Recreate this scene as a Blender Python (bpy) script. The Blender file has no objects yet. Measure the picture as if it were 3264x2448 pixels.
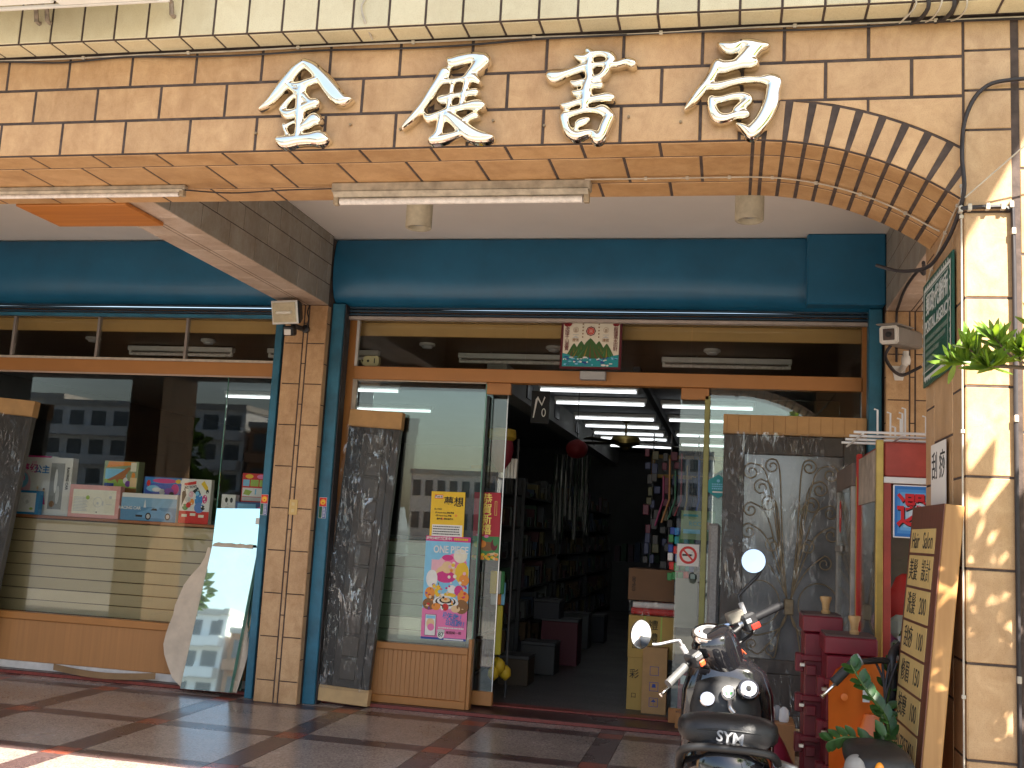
import bpy, math, random
import numpy as np
from mathutils import Matrix, Vector
rad = math.radians
scn = bpy.context.scene
col = scn.collection
random.seed(7)

# ------------------------------------------------------------------ camera, sky, sun, exposure
cam_d = bpy.data.cameras.new('camera'); cam = bpy.data.objects.new('camera', cam_d); col.objects.link(cam)
cam_d.sensor_width = 36.0; cam_d.lens = 36.62; cam_d.clip_start = 0.05; cam_d.clip_end = 1500
cam.matrix_world = (Matrix.Translation((1.9374, -4.4692, 1.5378)) @ Matrix.Rotation(0.2102, 4, 'Z') @ Matrix.Rotation(0.1369, 4, 'X')
                    @ Matrix.Rotation(-0.0550, 4, 'Y') @ Matrix.Rotation(rad(90), 4, 'X'))
scn.camera = cam
SUN = Vector((0.53, -0.75, 1.0)).normalized()          # towards the sun
world = bpy.data.worlds.new('World'); scn.world = world; world.use_nodes = True
wn = world.node_tree.nodes; wl = world.node_tree.links
sky = wn.new('ShaderNodeTexSky'); sky.sky_type = 'NISHITA'; sky.sun_disc = False
sky.sun_elevation = math.asin(SUN.z); sky.sun_rotation = math.atan2(SUN.x, SUN.y)
sky.air_density = 1.2; sky.dust_density = 2.0; sky.ozone_density = 1.0
wl.new(sky.outputs[0], wn['Background'].inputs[0]); wn['Background'].inputs[1].default_value = 0.06
sun_d = bpy.data.lights.new('sun', 'SUN'); sun_d.energy = 5.0; sun_d.angle = rad(0.5); sun_d.color = (1.0, 0.93, 0.82)
sun_o = bpy.data.objects.new('sun', sun_d); col.objects.link(sun_o)
sun_o.rotation_euler = (-SUN).to_track_quat('-Z', 'Y').to_euler()
vs = scn.view_settings; vs.view_transform = 'Standard'; vs.look = 'None'; vs.gamma = 1.0; vs.exposure = 2.35
vs.use_curve_mapping = False
scn.cycles.use_denoising = True; scn.cycles.max_bounces = 8; scn.cycles.transparent_max_bounces = 16
scn.cycles.diffuse_bounces = 5; scn.cycles.caustics_reflective = False; scn.cycles.caustics_refractive = False
scn.cycles.sample_clamp_indirect = 6.0

# ------------------------------------------------------------------ materials
MATS = {}
def M(name, c, rough=.5, metal=0., var=.10, vs=5., bump=0., bs=60., rnd=0., coat=0., spec=.5, emis=0., stretch=None, trans=0.):
    if name in MATS: return MATS[name]
    m = bpy.data.materials.new(name); m.use_nodes = True; nt = m.node_tree; N = nt.nodes; L = nt.links
    p = N['Principled BSDF']; p.inputs['Roughness'].default_value = rough; p.inputs['Metallic'].default_value = metal
    p.inputs['Specular IOR Level'].default_value = spec
    if coat: p.inputs['Coat Weight'].default_value = coat; p.inputs['Coat Roughness'].default_value = .05
    geo = N.new('ShaderNodeNewGeometry'); vec = geo.outputs['Position']
    if stretch:
        mp = N.new('ShaderNodeMapping'); mp.inputs['Scale'].default_value = stretch; L.new(vec, mp.inputs[0]); vec = mp.outputs[0]
    no = N.new('ShaderNodeTexNoise'); no.inputs['Scale'].default_value = vs; no.inputs['Detail'].default_value = 6; no.inputs['Roughness'].default_value = .62
    L.new(vec, no.inputs['Vector'])
    rp = N.new('ShaderNodeValToRGB'); e = rp.color_ramp.elements
    e[0].position = .28; e[1].position = .72
    e[0].color = (*[max(0, x * (1 - var)) for x in c], 1); e[1].color = (*[min(1, x * (1 + var)) for x in c], 1)
    L.new(no.outputs['Fac'], rp.inputs[0]); out = rp.outputs[0]
    if rnd:
        oi = N.new('ShaderNodeObjectInfo'); mr = N.new('ShaderNodeMapRange')
        mr.inputs[3].default_value = 1 - rnd; mr.inputs[4].default_value = 1 + rnd; L.new(oi.outputs['Random'], mr.inputs[0])
        hs = N.new('ShaderNodeHueSaturation'); L.new(mr.outputs[0], hs.inputs['Value']); L.new(out, hs.inputs['Color']); out = hs.outputs[0]
    L.new(out, p.inputs['Base Color'])
    if rough < .9:
        mr2 = N.new('ShaderNodeMapRange'); mr2.inputs[3].default_value = max(.0, rough * .8); mr2.inputs[4].default_value = min(1, rough * 1.25)
        L.new(no.outputs['Fac'], mr2.inputs[0]); L.new(mr2.outputs[0], p.inputs['Roughness'])
    if bump:
        n2 = N.new('ShaderNodeTexNoise'); n2.inputs['Scale'].default_value = bs; n2.inputs['Detail'].default_value = 4; L.new(vec, n2.inputs['Vector'])
        b = N.new('ShaderNodeBump'); b.inputs['Strength'].default_value = bump; b.inputs['Distance'].default_value = .004
        L.new(n2.outputs['Fac'], b.inputs['Height']); L.new(b.outputs[0], p.inputs['Normal'])
    if emis:
        p.inputs['Emission Color'].default_value = (*c, 1); p.inputs['Emission Strength'].default_value = emis
    if trans: p.inputs['Transmission Weight'].default_value = trans
    MATS[name] = m
    return m

def glass_mat(name, tint, rough=0., boost=1.0, wav=0., ws=3.):
    m = bpy.data.materials.new(name); m.use_nodes = True; nt = m.node_tree; N = nt.nodes; L = nt.links
    N.remove(N['Principled BSDF']); o = N['Material Output']
    t = N.new('ShaderNodeBsdfTransparent'); t.inputs[0].default_value = (*tint, 1)
    g = N.new('ShaderNodeBsdfGlossy'); g.inputs['Roughness'].default_value = rough; g.inputs[0].default_value = (1, 1, 1, 1)
    fr = N.new('ShaderNodeFresnel'); fr.inputs[0].default_value = 1.52
    mu = N.new('ShaderNodeMath'); mu.operation = 'MULTIPLY'; mu.use_clamp = True; mu.inputs[1].default_value = boost
    mx = N.new('ShaderNodeMixShader'); L.new(fr.outputs[0], mu.inputs[0]); L.new(mu.outputs[0], mx.inputs[0])
    L.new(t.outputs[0], mx.inputs[1]); L.new(g.outputs[0], mx.inputs[2]); L.new(mx.outputs[0], o.inputs[0])
    if wav:
        geo = N.new('ShaderNodeNewGeometry'); no = N.new('ShaderNodeTexNoise'); no.inputs['Scale'].default_value = ws; no.inputs['Detail'].default_value = 5
        no.inputs['Distortion'].default_value = 1.2
        L.new(geo.outputs['Position'], no.inputs['Vector']); b = N.new('ShaderNodeBump'); b.inputs['Strength'].default_value = wav; b.inputs['Distance'].default_value = .02
        L.new(no.outputs[0], b.inputs['Height']); L.new(b.outputs[0], g.inputs['Normal']); L.new(b.outputs[0], fr.inputs['Normal'])
    MATS[name] = m
    return m

def wrap_mat(name, tint, k=1., ws=2.2):
    # thin stretched film: long creases that catch the light over an almost clear sheet
    m = bpy.data.materials.new(name); m.use_nodes = True; nt = m.node_tree; N = nt.nodes; L = nt.links
    N.remove(N['Principled BSDF']); o = N['Material Output']; geo = N.new('ShaderNodeNewGeometry'); ridges = []
    for rot, sc, stx in ((.5, ws * 1.6, (1, 1, .28)), (-.7, ws * 2.6, (1, 1, .22)), (1.3, ws * 4.5, (1.2, 1, .3))):
        mp = N.new('ShaderNodeMapping'); mp.inputs['Rotation'].default_value = (0, rot, 0); mp.inputs['Scale'].default_value = stx; L.new(geo.outputs['Position'], mp.inputs[0])
        no = N.new('ShaderNodeTexNoise'); no.inputs['Scale'].default_value = sc * 2; no.inputs['Detail'].default_value = 3; no.inputs['Distortion'].default_value = .8; L.new(mp.outputs[0], no.inputs['Vector'])
        rp = N.new('ShaderNodeValToRGB'); e = rp.color_ramp.elements; e[0].position = .465; e[0].color = (0, 0, 0, 1); e[1].position = .5; e[1].color = (1, 1, 1, 1); q = e.new(.535); q.color = (0, 0, 0, 1)
        L.new(no.outputs[0], rp.inputs[0]); ridges.append(rp.outputs[0])
    a = N.new('ShaderNodeMath'); a.operation = 'ADD'; L.new(ridges[0], a.inputs[0]); L.new(ridges[1], a.inputs[1])
    b = N.new('ShaderNodeMath'); b.operation = 'ADD'; b.use_clamp = True; L.new(a.outputs[0], b.inputs[0]); L.new(ridges[2], b.inputs[1])
    big = N.new('ShaderNodeTexNoise'); big.inputs['Scale'].default_value = 3.0; big.inputs['Detail'].default_value = 4; L.new(geo.outputs['Position'], big.inputs['Vector'])
    mr = N.new('ShaderNodeMapRange'); mr.inputs[1].default_value = .42; mr.inputs[2].default_value = .68; mr.inputs[3].default_value = .02; mr.inputs[4].default_value = .26 * k; L.new(big.outputs[0], mr.inputs[0])
    f = N.new('ShaderNodeMath'); f.operation = 'MULTIPLY'; L.new(b.outputs[0], f.inputs[0]); L.new(mr.outputs[0], f.inputs[1])
    fr = N.new('ShaderNodeFresnel'); fr.inputs[0].default_value = 1.4; g2 = N.new('ShaderNodeMath'); g2.operation = 'MULTIPLY_ADD'; g2.use_clamp = True; g2.inputs[1].default_value = .40 * k; L.new(fr.outputs[0], g2.inputs[0]); L.new(f.outputs[0], g2.inputs[2])
    bu = N.new('ShaderNodeBump'); bu.inputs['Strength'].default_value = .8; bu.inputs['Distance'].default_value = .01; L.new(b.outputs[0], bu.inputs['Height'])
    t = N.new('ShaderNodeBsdfTransparent'); t.inputs[0].default_value = (*tint, 1); g = N.new('ShaderNodeBsdfGlossy'); g.inputs['Roughness'].default_value = .12; L.new(bu.outputs[0], g.inputs['Normal'])
    mx = N.new('ShaderNodeMixShader'); L.new(g2.outputs[0], mx.inputs[0]); L.new(t.outputs[0], mx.inputs[1]); L.new(g.outputs[0], mx.inputs[2]); L.new(mx.outputs[0], o.inputs[0])
    MATS[name] = m
    return m

def wood_mat(name, c1, c2, axis='Z', sc=7., rough=.45):
    m = bpy.data.materials.new(name); m.use_nodes = True; nt = m.node_tree; N = nt.nodes; L = nt.links; p = N['Principled BSDF']
    geo = N.new('ShaderNodeNewGeometry'); mp = N.new('ShaderNodeMapping'); s = {'X': (.06, 1, 1), 'Y': (1, .06, 1), 'Z': (1, 1, .06)}[axis]
    mp.inputs['Scale'].default_value = s; L.new(geo.outputs['Position'], mp.inputs[0])
    no = N.new('ShaderNodeTexNoise'); no.inputs['Scale'].default_value = sc * 6; no.inputs['Detail'].default_value = 8; no.inputs['Distortion'].default_value = .6
    L.new(mp.outputs[0], no.inputs['Vector']); rp = N.new('ShaderNodeValToRGB')
    rp.color_ramp.elements[0].position = .3; rp.color_ramp.elements[1].position = .7
    rp.color_ramp.elements[0].color = (*c1, 1); rp.color_ramp.elements[1].color = (*c2, 1)
    L.new(no.outputs[0], rp.inputs[0]); L.new(rp.outputs[0], p.inputs['Base Color']); p.inputs['Roughness'].default_value = rough
    b = N.new('ShaderNodeBump'); b.inputs['Strength'].default_value = .15; b.inputs['Distance'].default_value = .003
    L.new(no.outputs[0], b.inputs['Height']); L.new(b.outputs[0], p.inputs['Normal'])
    MATS[name] = m
    return m

def tile_mat(name, c, rnd=.06, rough=.42, mott=1.):
    # glazed clay tile: cloudy mottling, fine speckle, faint grime streaks
    m = bpy.data.materials.new(name); m.use_nodes = True; nt = m.node_tree; N = nt.nodes; L = nt.links; p = N['Principled BSDF']
    geo = N.new('ShaderNodeNewGeometry'); pos = geo.outputs['Position']
    a = N.new('ShaderNodeTexNoise'); a.inputs['Scale'].default_value = 9; a.inputs['Detail'].default_value = 8; a.inputs['Roughness'].default_value = .7; a.inputs['Distortion'].default_value = 1.0
    L.new(pos, a.inputs['Vector']); rp = N.new('ShaderNodeValToRGB'); e = rp.color_ramp.elements; e[0].position = .3; e[1].position = .7
    e[0].color = (c[0] * (1 - .14 * mott), c[1] * (1 - .20 * mott), c[2] * (1 - .28 * mott), 1); e[1].color = (min(1, c[0] * (1 + .09 * mott)), min(1, c[1] * (1 + .12 * mott)), min(1, c[2] * (1 + .18 * mott)), 1); L.new(a.outputs[0], rp.inputs[0])
    s = N.new('ShaderNodeTexNoise'); s.inputs['Scale'].default_value = 240; s.inputs['Detail'].default_value = 2; L.new(pos, s.inputs['Vector'])
    r2 = N.new('ShaderNodeValToRGB'); r2.color_ramp.elements[0].position = .33; r2.color_ramp.elements[1].position = .48
    r2.color_ramp.elements[0].color = (.72, .68, .62, 1); r2.color_ramp.elements[1].color = (1, 1, 1, 1); L.new(s.outputs[0], r2.inputs[0])
    mx = N.new('ShaderNodeMix'); mx.data_type = 'RGBA'; mx.blend_type = 'MULTIPLY'; mx.inputs[0].default_value = .6
    L.new(rp.outputs[0], mx.inputs[6]); L.new(r2.outputs[0], mx.inputs[7])
    g = N.new('ShaderNodeTexNoise'); g.inputs['Scale'].default_value = 2.2; g.inputs['Detail'].default_value = 7; g.inputs['Roughness'].default_value = .75
    mp = N.new('ShaderNodeMapping'); mp.inputs['Scale'].default_value = (1.6, 1.6, .7); L.new(pos, mp.inputs[0]); L.new(mp.outputs[0], g.inputs['Vector'])
    r3 = N.new('ShaderNodeValToRGB'); r3.color_ramp.elements[0].position = .34; r3.color_ramp.elements[1].position = .56
    r3.color_ramp.elements[0].color = (.70, .63, .56, 1); r3.color_ramp.elements[1].color = (1, 1, 1, 1); L.new(g.outputs[0], r3.inputs[0])
    m2 = N.new('ShaderNodeMix'); m2.data_type = 'RGBA'; m2.blend_type = 'MULTIPLY'; m2.inputs[0].default_value = .8 * mott
    L.new(mx.outputs[2], m2.inputs[6]); L.new(r3.outputs[0], m2.inputs[7])
    oi = N.new('ShaderNodeObjectInfo'); mr = N.new('ShaderNodeMapRange'); mr.inputs[3].default_value = 1 - rnd; mr.inputs[4].default_value = 1 + rnd
    L.new(oi.outputs['Random'], mr.inputs[0]); hs = N.new('ShaderNodeHueSaturation'); L.new(mr.outputs[0], hs.inputs['Value']); L.new(m2.outputs[2], hs.inputs['Color'])
    L.new(hs.outputs[0], p.inputs['Base Color'])
    mr2 = N.new('ShaderNodeMapRange'); mr2.inputs[3].default_value = rough * .8; mr2.inputs[4].default_value = rough * 1.4; L.new(a.outputs[0], mr2.inputs[0]); L.new(mr2.outputs[0], p.inputs['Roughness'])
    b = N.new('ShaderNodeBump'); b.inputs['Strength'].default_value = .25; b.inputs['Distance'].default_value = .003; L.new(a.outputs[0], b.inputs['Height']); L.new(b.outputs[0], p.inputs['Normal'])
    MATS[name] = m
    return m

def terrazzo_mat(name, c1, c2, c3, rough=.16):
    m = bpy.data.materials.new(name); m.use_nodes = True; nt = m.node_tree; N = nt.nodes; L = nt.links; p = N['Principled BSDF']
    geo = N.new('ShaderNodeNewGeometry'); v = N.new('ShaderNodeTexVoronoi'); v.inputs['Scale'].default_value = 95; L.new(geo.outputs['Position'], v.inputs['Vector'])
    rp = N.new('ShaderNodeValToRGB'); rp.color_ramp.interpolation = 'CONSTANT'; e = rp.color_ramp.elements
    e[0].color = (*c1, 1); e[1].color = (*c2, 1); e[1].position = .55; k = e.new(.82); k.color = (*c3, 1)
    sp = N.new('ShaderNodeSeparateColor'); L.new(v.outputs['Color'], sp.inputs[0]); L.new(sp.outputs[0], rp.inputs[0])
    g = N.new('ShaderNodeTexNoise'); g.inputs['Scale'].default_value = 1.7; g.inputs['Detail'].default_value = 8; L.new(geo.outputs['Position'], g.inputs['Vector'])
    r3 = N.new('ShaderNodeValToRGB'); r3.color_ramp.elements[0].position = .3; r3.color_ramp.elements[1].position = .65
    r3.color_ramp.elements[0].color = (.72, .70, .68, 1); r3.color_ramp.elements[1].color = (1, 1, 1, 1); L.new(g.outputs[0], r3.inputs[0])
    mx = N.new('ShaderNodeMix'); mx.data_type = 'RGBA'; mx.blend_type = 'MULTIPLY'; mx.inputs[0].default_value = 1
    L.new(rp.outputs[0], mx.inputs[6]); L.new(r3.outputs[0], mx.inputs[7]); L.new(mx.outputs[2], p.inputs['Base Color'])
    mr = N.new('ShaderNodeMapRange'); mr.inputs[3].default_value = rough * .7; mr.inputs[4].default_value = rough * 2.2; L.new(g.outputs[0], mr.inputs[0]); L.new(mr.outputs[0], p.inputs['Roughness'])
    MATS[name] = m
    return m

# ------------------------------------------------------------------ mesh builder
class MB:
    def __init__(s): s.v = []; s.f = []; s.m = []
    def add(s, vs, fs, mi=0, T=None):
        b = len(s.v)
        for p in vs: s.v.append(tuple(T @ Vector(p)) if T is not None else tuple(p))
        for f in fs: s.f.append([b + i for i in f]); s.m.append(mi)
        return s
    def box(s, x0, x1, y0, y1, z0, z1, mi=0, T=None):
        vs = [(x, y, z) for z in (z0, z1) for y in (y0, y1) for x in (x0, x1)]
        return s.add(vs, [(0, 2, 3, 1), (4, 5, 7, 6), (0, 1, 5, 4), (2, 6, 7, 3), (0, 4, 6, 2), (1, 3, 7, 5)], mi, T)
    def cbox(s, x0, x1, y0, y1, z0, z1, b=.004, mi=0, T=None):
        vs = []; idx = {}
        for i, (x, sx) in enumerate(((x0, 1), (x1, -1))):
            for j, (y, sy) in enumerate(((y0, 1), (y1, -1))):
                for k, (z, sz) in enumerate(((z0, 1), (z1, -1))):
                    idx[i, j, k] = len(vs)
                    vs += [(x, y + sy * b, z + sz * b), (x + sx * b, y, z + sz * b), (x + sx * b, y + sy * b, z)]
        F = []; g = lambda i, j, k, a: idx[i, j, k] + a
        for i in (0, 1):
            q = [g(i, 0, 0, 0), g(i, 1, 0, 0), g(i, 1, 1, 0), g(i, 0, 1, 0)]; F.append(q if i else q[::-1])
            q = [g(0, i, 0, 1), g(0, i, 1, 1), g(1, i, 1, 1), g(1, i, 0, 1)]; F.append(q if i else q[::-1])
            q = [g(0, 0, i, 2), g(1, 0, i, 2), g(1, 1, i, 2), g(0, 1, i, 2)]; F.append(q if i else q[::-1])
        for i in (0, 1):
            for j in (0, 1):
                q = [g(i, j, 0, 0), g(i, j, 1, 0), g(i, j, 1, 1), g(i, j, 0, 1)]; F.append(q if i == j else q[::-1])
                q = [g(i, 0, j, 2), g(i, 1, j, 2), g(i, 1, j, 0), g(i, 0, j, 0)]; F.append(q if i == j else q[::-1])
                q = [g(0, i, j, 1), g(1, i, j, 1), g(1, i, j, 2), g(0, i, j, 2)]; F.append(q if i == j else q[::-1])
                for k in (0, 1):
                    q = [g(i, j, k, 0), g(i, j, k, 1), g(i, j, k, 2)]; F.append(q[::-1] if (i + j + k) % 2 == 0 else q)
        return s.add(vs, F, mi, T)
    def tube(s, path, r, n=8, mi=0, T=None, closed=False, flat=1.0):
        P = [Vector(p) for p in path]; m = len(P)
        R = r if isinstance(r, (list, tuple)) else [r] * m
        up = None; rings = []
        for i in range(m):
            t = (P[(i + 1) % m] - P[i - 1]) if closed else (P[min(i + 1, m - 1)] - P[max(i - 1, 0)])
            if t.length < 1e-9: t = Vector((0, 0, 1))
            t.normalize()
            if up is None:
                up = Vector((0, 0, 1)) if abs(t.z) < .9 else Vector((1, 0, 0))
            u = (up - t * up.dot(t)); u.normalize(); up = u; w = t.cross(u)
            rings.append([P[i] + (u * math.cos(a) * flat + w * math.sin(a)) * R[i] for a in [2 * math.pi * k / n for k in range(n)]])
        vs = [p for q in rings for p in q]; F = []
        for i in range(m if closed else m - 1):
            a = i * n; b = ((i + 1) % m) * n
            for k in range(n): F.append((a + k, a + (k + 1) % n, b + (k + 1) % n, b + k))
        if not closed:
            F.append(tuple(range(n))[::-1]); F.append(tuple(range((m - 1) * n, m * n)))
        return s.add(vs, F, mi, T)
    def lathe(s, prof, n=24, mi=0, T=None, cap=True):
        vs = []; F = []
        for r, z in prof:
            vs += [(r * math.cos(2 * math.pi * k / n), r * math.sin(2 * math.pi * k / n), z) for k in range(n)]
        for i in range(len(prof) - 1):
            for k in range(n): F.append((i * n + k, i * n + (k + 1) % n, (i + 1) * n + (k + 1) % n, (i + 1) * n + k))
        if cap: F.append(tuple(range(n))[::-1]); F.append(tuple(range((len(prof) - 1) * n, len(prof) * n)))
        return s.add(vs, F, mi, T)
    def prism(s, poly, z0, z1, mi=0, T=None):
        n = len(poly); a = sum(poly[i][0] * poly[(i + 1) % n][1] - poly[(i + 1) % n][0] * poly[i][1] for i in range(n))
        if a < 0: poly = poly[::-1]
        vs = [(x, y, z0) for x, y in poly] + [(x, y, z1) for x, y in poly]
        F = [tuple(range(n))[::-1], tuple(range(n, 2 * n))] + [(i, (i + 1) % n, n + (i + 1) % n, n + i) for i in range(n)]
        return s.add(vs, F, mi, T)
    def poly(s, pts, mi=0, T=None):
        return s.add(pts, [tuple(range(len(pts)))], mi, T)
    def grid(s, rows, mi=0, T=None, closed=False):
        n = len(rows[0]); vs = [p for r in rows for p in r]; F = []
        for i in range(len(rows) - 1):
            for k in range(n if closed else n - 1):
                F.append((i * n + k, i * n + (k + 1) % n, (i + 1) * n + (k + 1) % n, (i + 1) * n + k))
        return s.add(vs, F, mi, T)
    def loft(s, rings, mi=0, T=None):
        n = len(rings[0]); s.grid(rings, mi, T, closed=True); b = len(s.v) - n * len(rings)
        s.f.append([b + k for k in range(n)][::-1]); s.m.append(mi); s.f.append([b + n * (len(rings) - 1) + k for k in range(n)]); s.m.append(mi)
        return s
    def mesh(s, name, mats, smooth=None):
        me = bpy.data.meshes.new(name); me.from_pydata(s.v, [], s.f)
        for x in (mats if isinstance(mats, (list, tuple)) else [mats]): me.materials.append(x)
        me.polygons.foreach_set('material_index', s.m)
        if smooth is not None:
            me.polygons.foreach_set('use_smooth', [True] * len(me.polygons)); me.set_sharp_from_angle(angle=rad(smooth))
        me.update()
        return me
    def build(s, name, mats, parent=None, smooth=None, T=None):
        return link(name, s.mesh(name, mats, smooth), parent, T)

WM = {}      # things whose parts are given in world coordinates: object -> its world matrix
def link(name, data, parent=None, T=None):
    o = bpy.data.objects.new(name, data); col.objects.link(o)
    T = T if T is not None else Matrix.Identity(4)
    if parent is not None:
        o.parent = parent
        if parent.name in WM:
            o.matrix_parent_inverse = WM[parent.name].inverted(); WM[o.name] = T
    o.matrix_basis = T
    return o
def tag(o, label=None, cat=None, group=None, kind=None):
    if label: o['label'] = label
    if cat: o['category'] = cat
    if group: o['group'] = group
    if kind: o['kind'] = kind
    return o
def thing(name, label, cat, loc=(0, 0, 0), rz=0., group=None, T=None, local=False):
    o = bpy.data.objects.new(name, None); col.objects.link(o); o.empty_display_size = .1
    T = T if T is not None else Matrix.Translation(loc) @ Matrix.Rotation(rz, 4, 'Z')
    o.matrix_basis = T
    if not local: WM[o.name] = T
    o['kind'] = 'thing'
    return tag(o, label, cat, group)
def frame(o, u, v):
    u = Vector(u).normalized(); v = Vector(v).normalized(); n = u.cross(v); o = Vector(o)
    return Matrix(((u.x, v.x, n.x, o.x), (u.y, v.y, n.y, o.y), (u.z, v.z, n.z, o.z), (0, 0, 0, 1)))
def TR(x, y, z): return Matrix.Translation((x, y, z))
def RX(a): return Matrix.Rotation(rad(a), 4, 'X')
def RY(a): return Matrix.Rotation(rad(a), 4, 'Y')
def RZ(a): return Matrix.Rotation(rad(a), 4, 'Z')
def copy_tree(o, parent=None, T=None):
    c = o.copy(); col.objects.link(c)
    if parent is not None: c.parent = parent
    if T is not None: c.matrix_basis = T
    for ch in list(o.children): copy_tree(ch, c)
    return c
_tc = {}
def tile(parent, F, u0, v0, w, h, mat, t=.012, b=.003, name='tile'):
    key = (round(w, 3), round(h, 3), t, mat.name)
    if key not in _tc:
        mb = MB(); r = [(0, 0), (w, 0), (w, h), (0, h)]; q = [(b, b), (w - b, b), (w - b, h - b), (b, h - b)]
        vs = [(x, y, 0) for x, y in r] + [(x, y, t - b) for x, y in r] + [(x, y, t) for x, y in q]
        fs = [(i, (i + 1) % 4, 4 + (i + 1) % 4, 4 + i) for i in range(4)] + [(4 + i, 4 + (i + 1) % 4, 8 + (i + 1) % 4, 8 + i) for i in range(4)] + [(8, 9, 10, 11)]
        _tc[key] = mb.add(vs, fs).mesh(name, mat)
    return link(name, _tc[key], parent, F @ TR(u0, v0, 0))
def row(parent, F, v0, h, joints, mat, g=.010, t=.012, name='tile'):
    for a, b in zip(joints[:-1], joints[1:]):
        if b - a > g * 1.5: tile(parent, F, a + g / 2, v0 + g / 2, b - a - g, h - g, mat, t, name=name)
def text(body, size, mat, parent, T, name='lettering', align='CENTER', bold=0., ext=.0006, sx=1., space=1.0, line=1.0):
    cu = bpy.data.curves.new(name, 'FONT'); cu.body = body; cu.size = size; cu.align_x = align; cu.align_y = 'CENTER'
    cu.extrude = ext; cu.offset = bold; cu.space_character = space; cu.space_line = line; cu.resolution_u = 3
    cu.materials.append(mat)
    tmp = bpy.data.objects.new('tmp', cu); me = bpy.data.meshes.new_from_object(tmp); bpy.data.objects.remove(tmp); bpy.data.curves.remove(cu)
    me.name = name
    return link(name, me, parent, T @ Matrix.Diagonal((sx, 1, 1, 1)))

# ------------------------------------------------------------------ shared materials
TAN = tile_mat('tan_tile', (.57, .345, .165))
TANP = tile_mat('pillar_tile', (.54, .345, .18))
GREYT = tile_mat('grey_tile', (.36, .33, .28))
PINKT = tile_mat('pale_soffit_tile', (.62, .50, .41))
CREAM = tile_mat('cream_tile', (.70, .62, .42), rnd=.07, mott=.35)
GROUT = M('dark_grout', (.070, .048, .040), .9, var=.5, vs=14, bump=.4)
PAINT = M('ceiling_paint', (.80, .75, .70), .8, var=.05, vs=1.2, bump=.1)
CONC = M('render_wall', (.45, .41, .36), .85, var=.2, vs=2, bump=.3)
BLUE = M('blue_enamel', (.010, .110, .215), .36, var=.16, vs=2.2, bump=.05, bs=30)
BLUER = M('blue_rail_paint', (.02, .13, .21), .45, var=.35, vs=4, bump=.25, bs=50)
BROWN = M('brown_aluminium', (.42, .185, .055), .38, var=.07, vs=3)
BROWNP = M('base_panel', (.43, .205, .075), .5, var=.10, vs=30, stretch=(1, 1, .03))
STEEL = M('brushed_steel', (.55, .54, .52), .3, 1., var=.15, vs=20)
CHROME = M('polished_steel', (.90, .83, .70), .07, 1., var=.05, vs=6)
BLACKP = M('black_plastic', (.018, .018, .020), .45, var=.2, vs=12)
RUBBER = M('cable_rubber', (.025, .020, .022), .6, var=.3, vs=30)
WHITEP = M('white_plastic', (.72, .70, .66), .4, var=.08, vs=8)
GREYP = M('grey_plastic', (.30, .30, .31), .45, var=.12, vs=9)
WIREW = M('pale_cable', (.50, .44, .36), .6, var=.25, vs=14)
CARD = M('cardboard', (.46, .27, .115), .85, var=.14, vs=7, bump=.35, bs=110)
CARDL = M('pale_cardboard', (.52, .35, .17), .85, var=.13, vs=9, bump=.3, bs=120)
PAPERW = M('white_paper', (.78, .76, .72), .7, var=.04, vs=5)
INK = M('black_ink', (.012, .012, .013), .7, var=.1)
REDI = M('red_ink', (.55, .020, .018), .6, var=.08)
GOLD = M('gold_metal', (.48, .34, .10), .35, .8, var=.2, vs=9)
TUBE_ON = M('lit_fluorescent_tube', (.92, .97, 1.0), .4, var=0, emis=.42)
TUBE_OFF = M('unlit_fluorescent_tube', (.72, .66, .62), .35, var=.22, vs=40)
GLASS = glass_mat('clear_glass', (.95, .97, .96), boost=.55)
DOORG = glass_mat('door_glass', (.90, .95, .93), boost=1.2)
WRAP = wrap_mat('clear_plastic_wrap', (.90, .89, .88), 1.)
EDGEG = M('green_glass_edge', (.10, .26, .20), .15, var=.2, vs=20)
T = .354
zb = 3.2705
zt = zb + 1.5 * T
XP = 2.863

# ------------------------------------------------------------------ ground: street, kerb, arcade floor
STREET = M('asphalt', (.13, .125, .12), .9, var=.25, vs=.8, bump=.5, bs=30)
APRON = M('concrete_apron', (.28, .26, .23), .85, var=.15, vs=1.2, bump=.3)
tag(MB().box(-400, 400, -400, -5.2, -.5, -.16).build('street', STREET), kind='structure')
tag(MB().box(-60, 60, -5.2, -1.30, -.5, -.12).build('pavement', APRON), kind='structure')
TER = terrazzo_mat('terrazzo_pale', (.34, .28, .25), (.43, .365, .325), (.24, .19, .17))
TERD = terrazzo_mat('terrazzo_dark', (.105, .062, .060), (.15, .09, .085), (.07, .045, .045), .2)
TERR = terrazzo_mat('terrazzo_red', (.30, .065, .035), (.36, .10, .06), (.20, .05, .03), .2)
fl = tag(MB().box(-9, 9, -1.30, 19, -.5, -.006).build('arcade_floor', terrazzo_mat('terrazzo_base', (.19, .15, .13), (.30, .25, .22), (.10, .075, .07)), None), kind='structure')
WM[fl.name] = Matrix.Identity(4)
S = 1.074; gx, gy, sw = -3.2024, 2.718, .185
_fp = {}
def floor_piece(name, mat, x0, x1, y0, y1):
    k = (name, round(x1 - x0, 3), round(y1 - y0, 3))
    if k not in _fp: _fp[k] = MB().box(0, x1 - x0, 0, y1 - y0, -.004, 0).mesh(name, mat)
    link(name, _fp[k], fl, TR(x0, y0, 0))
jt = .0025
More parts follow.
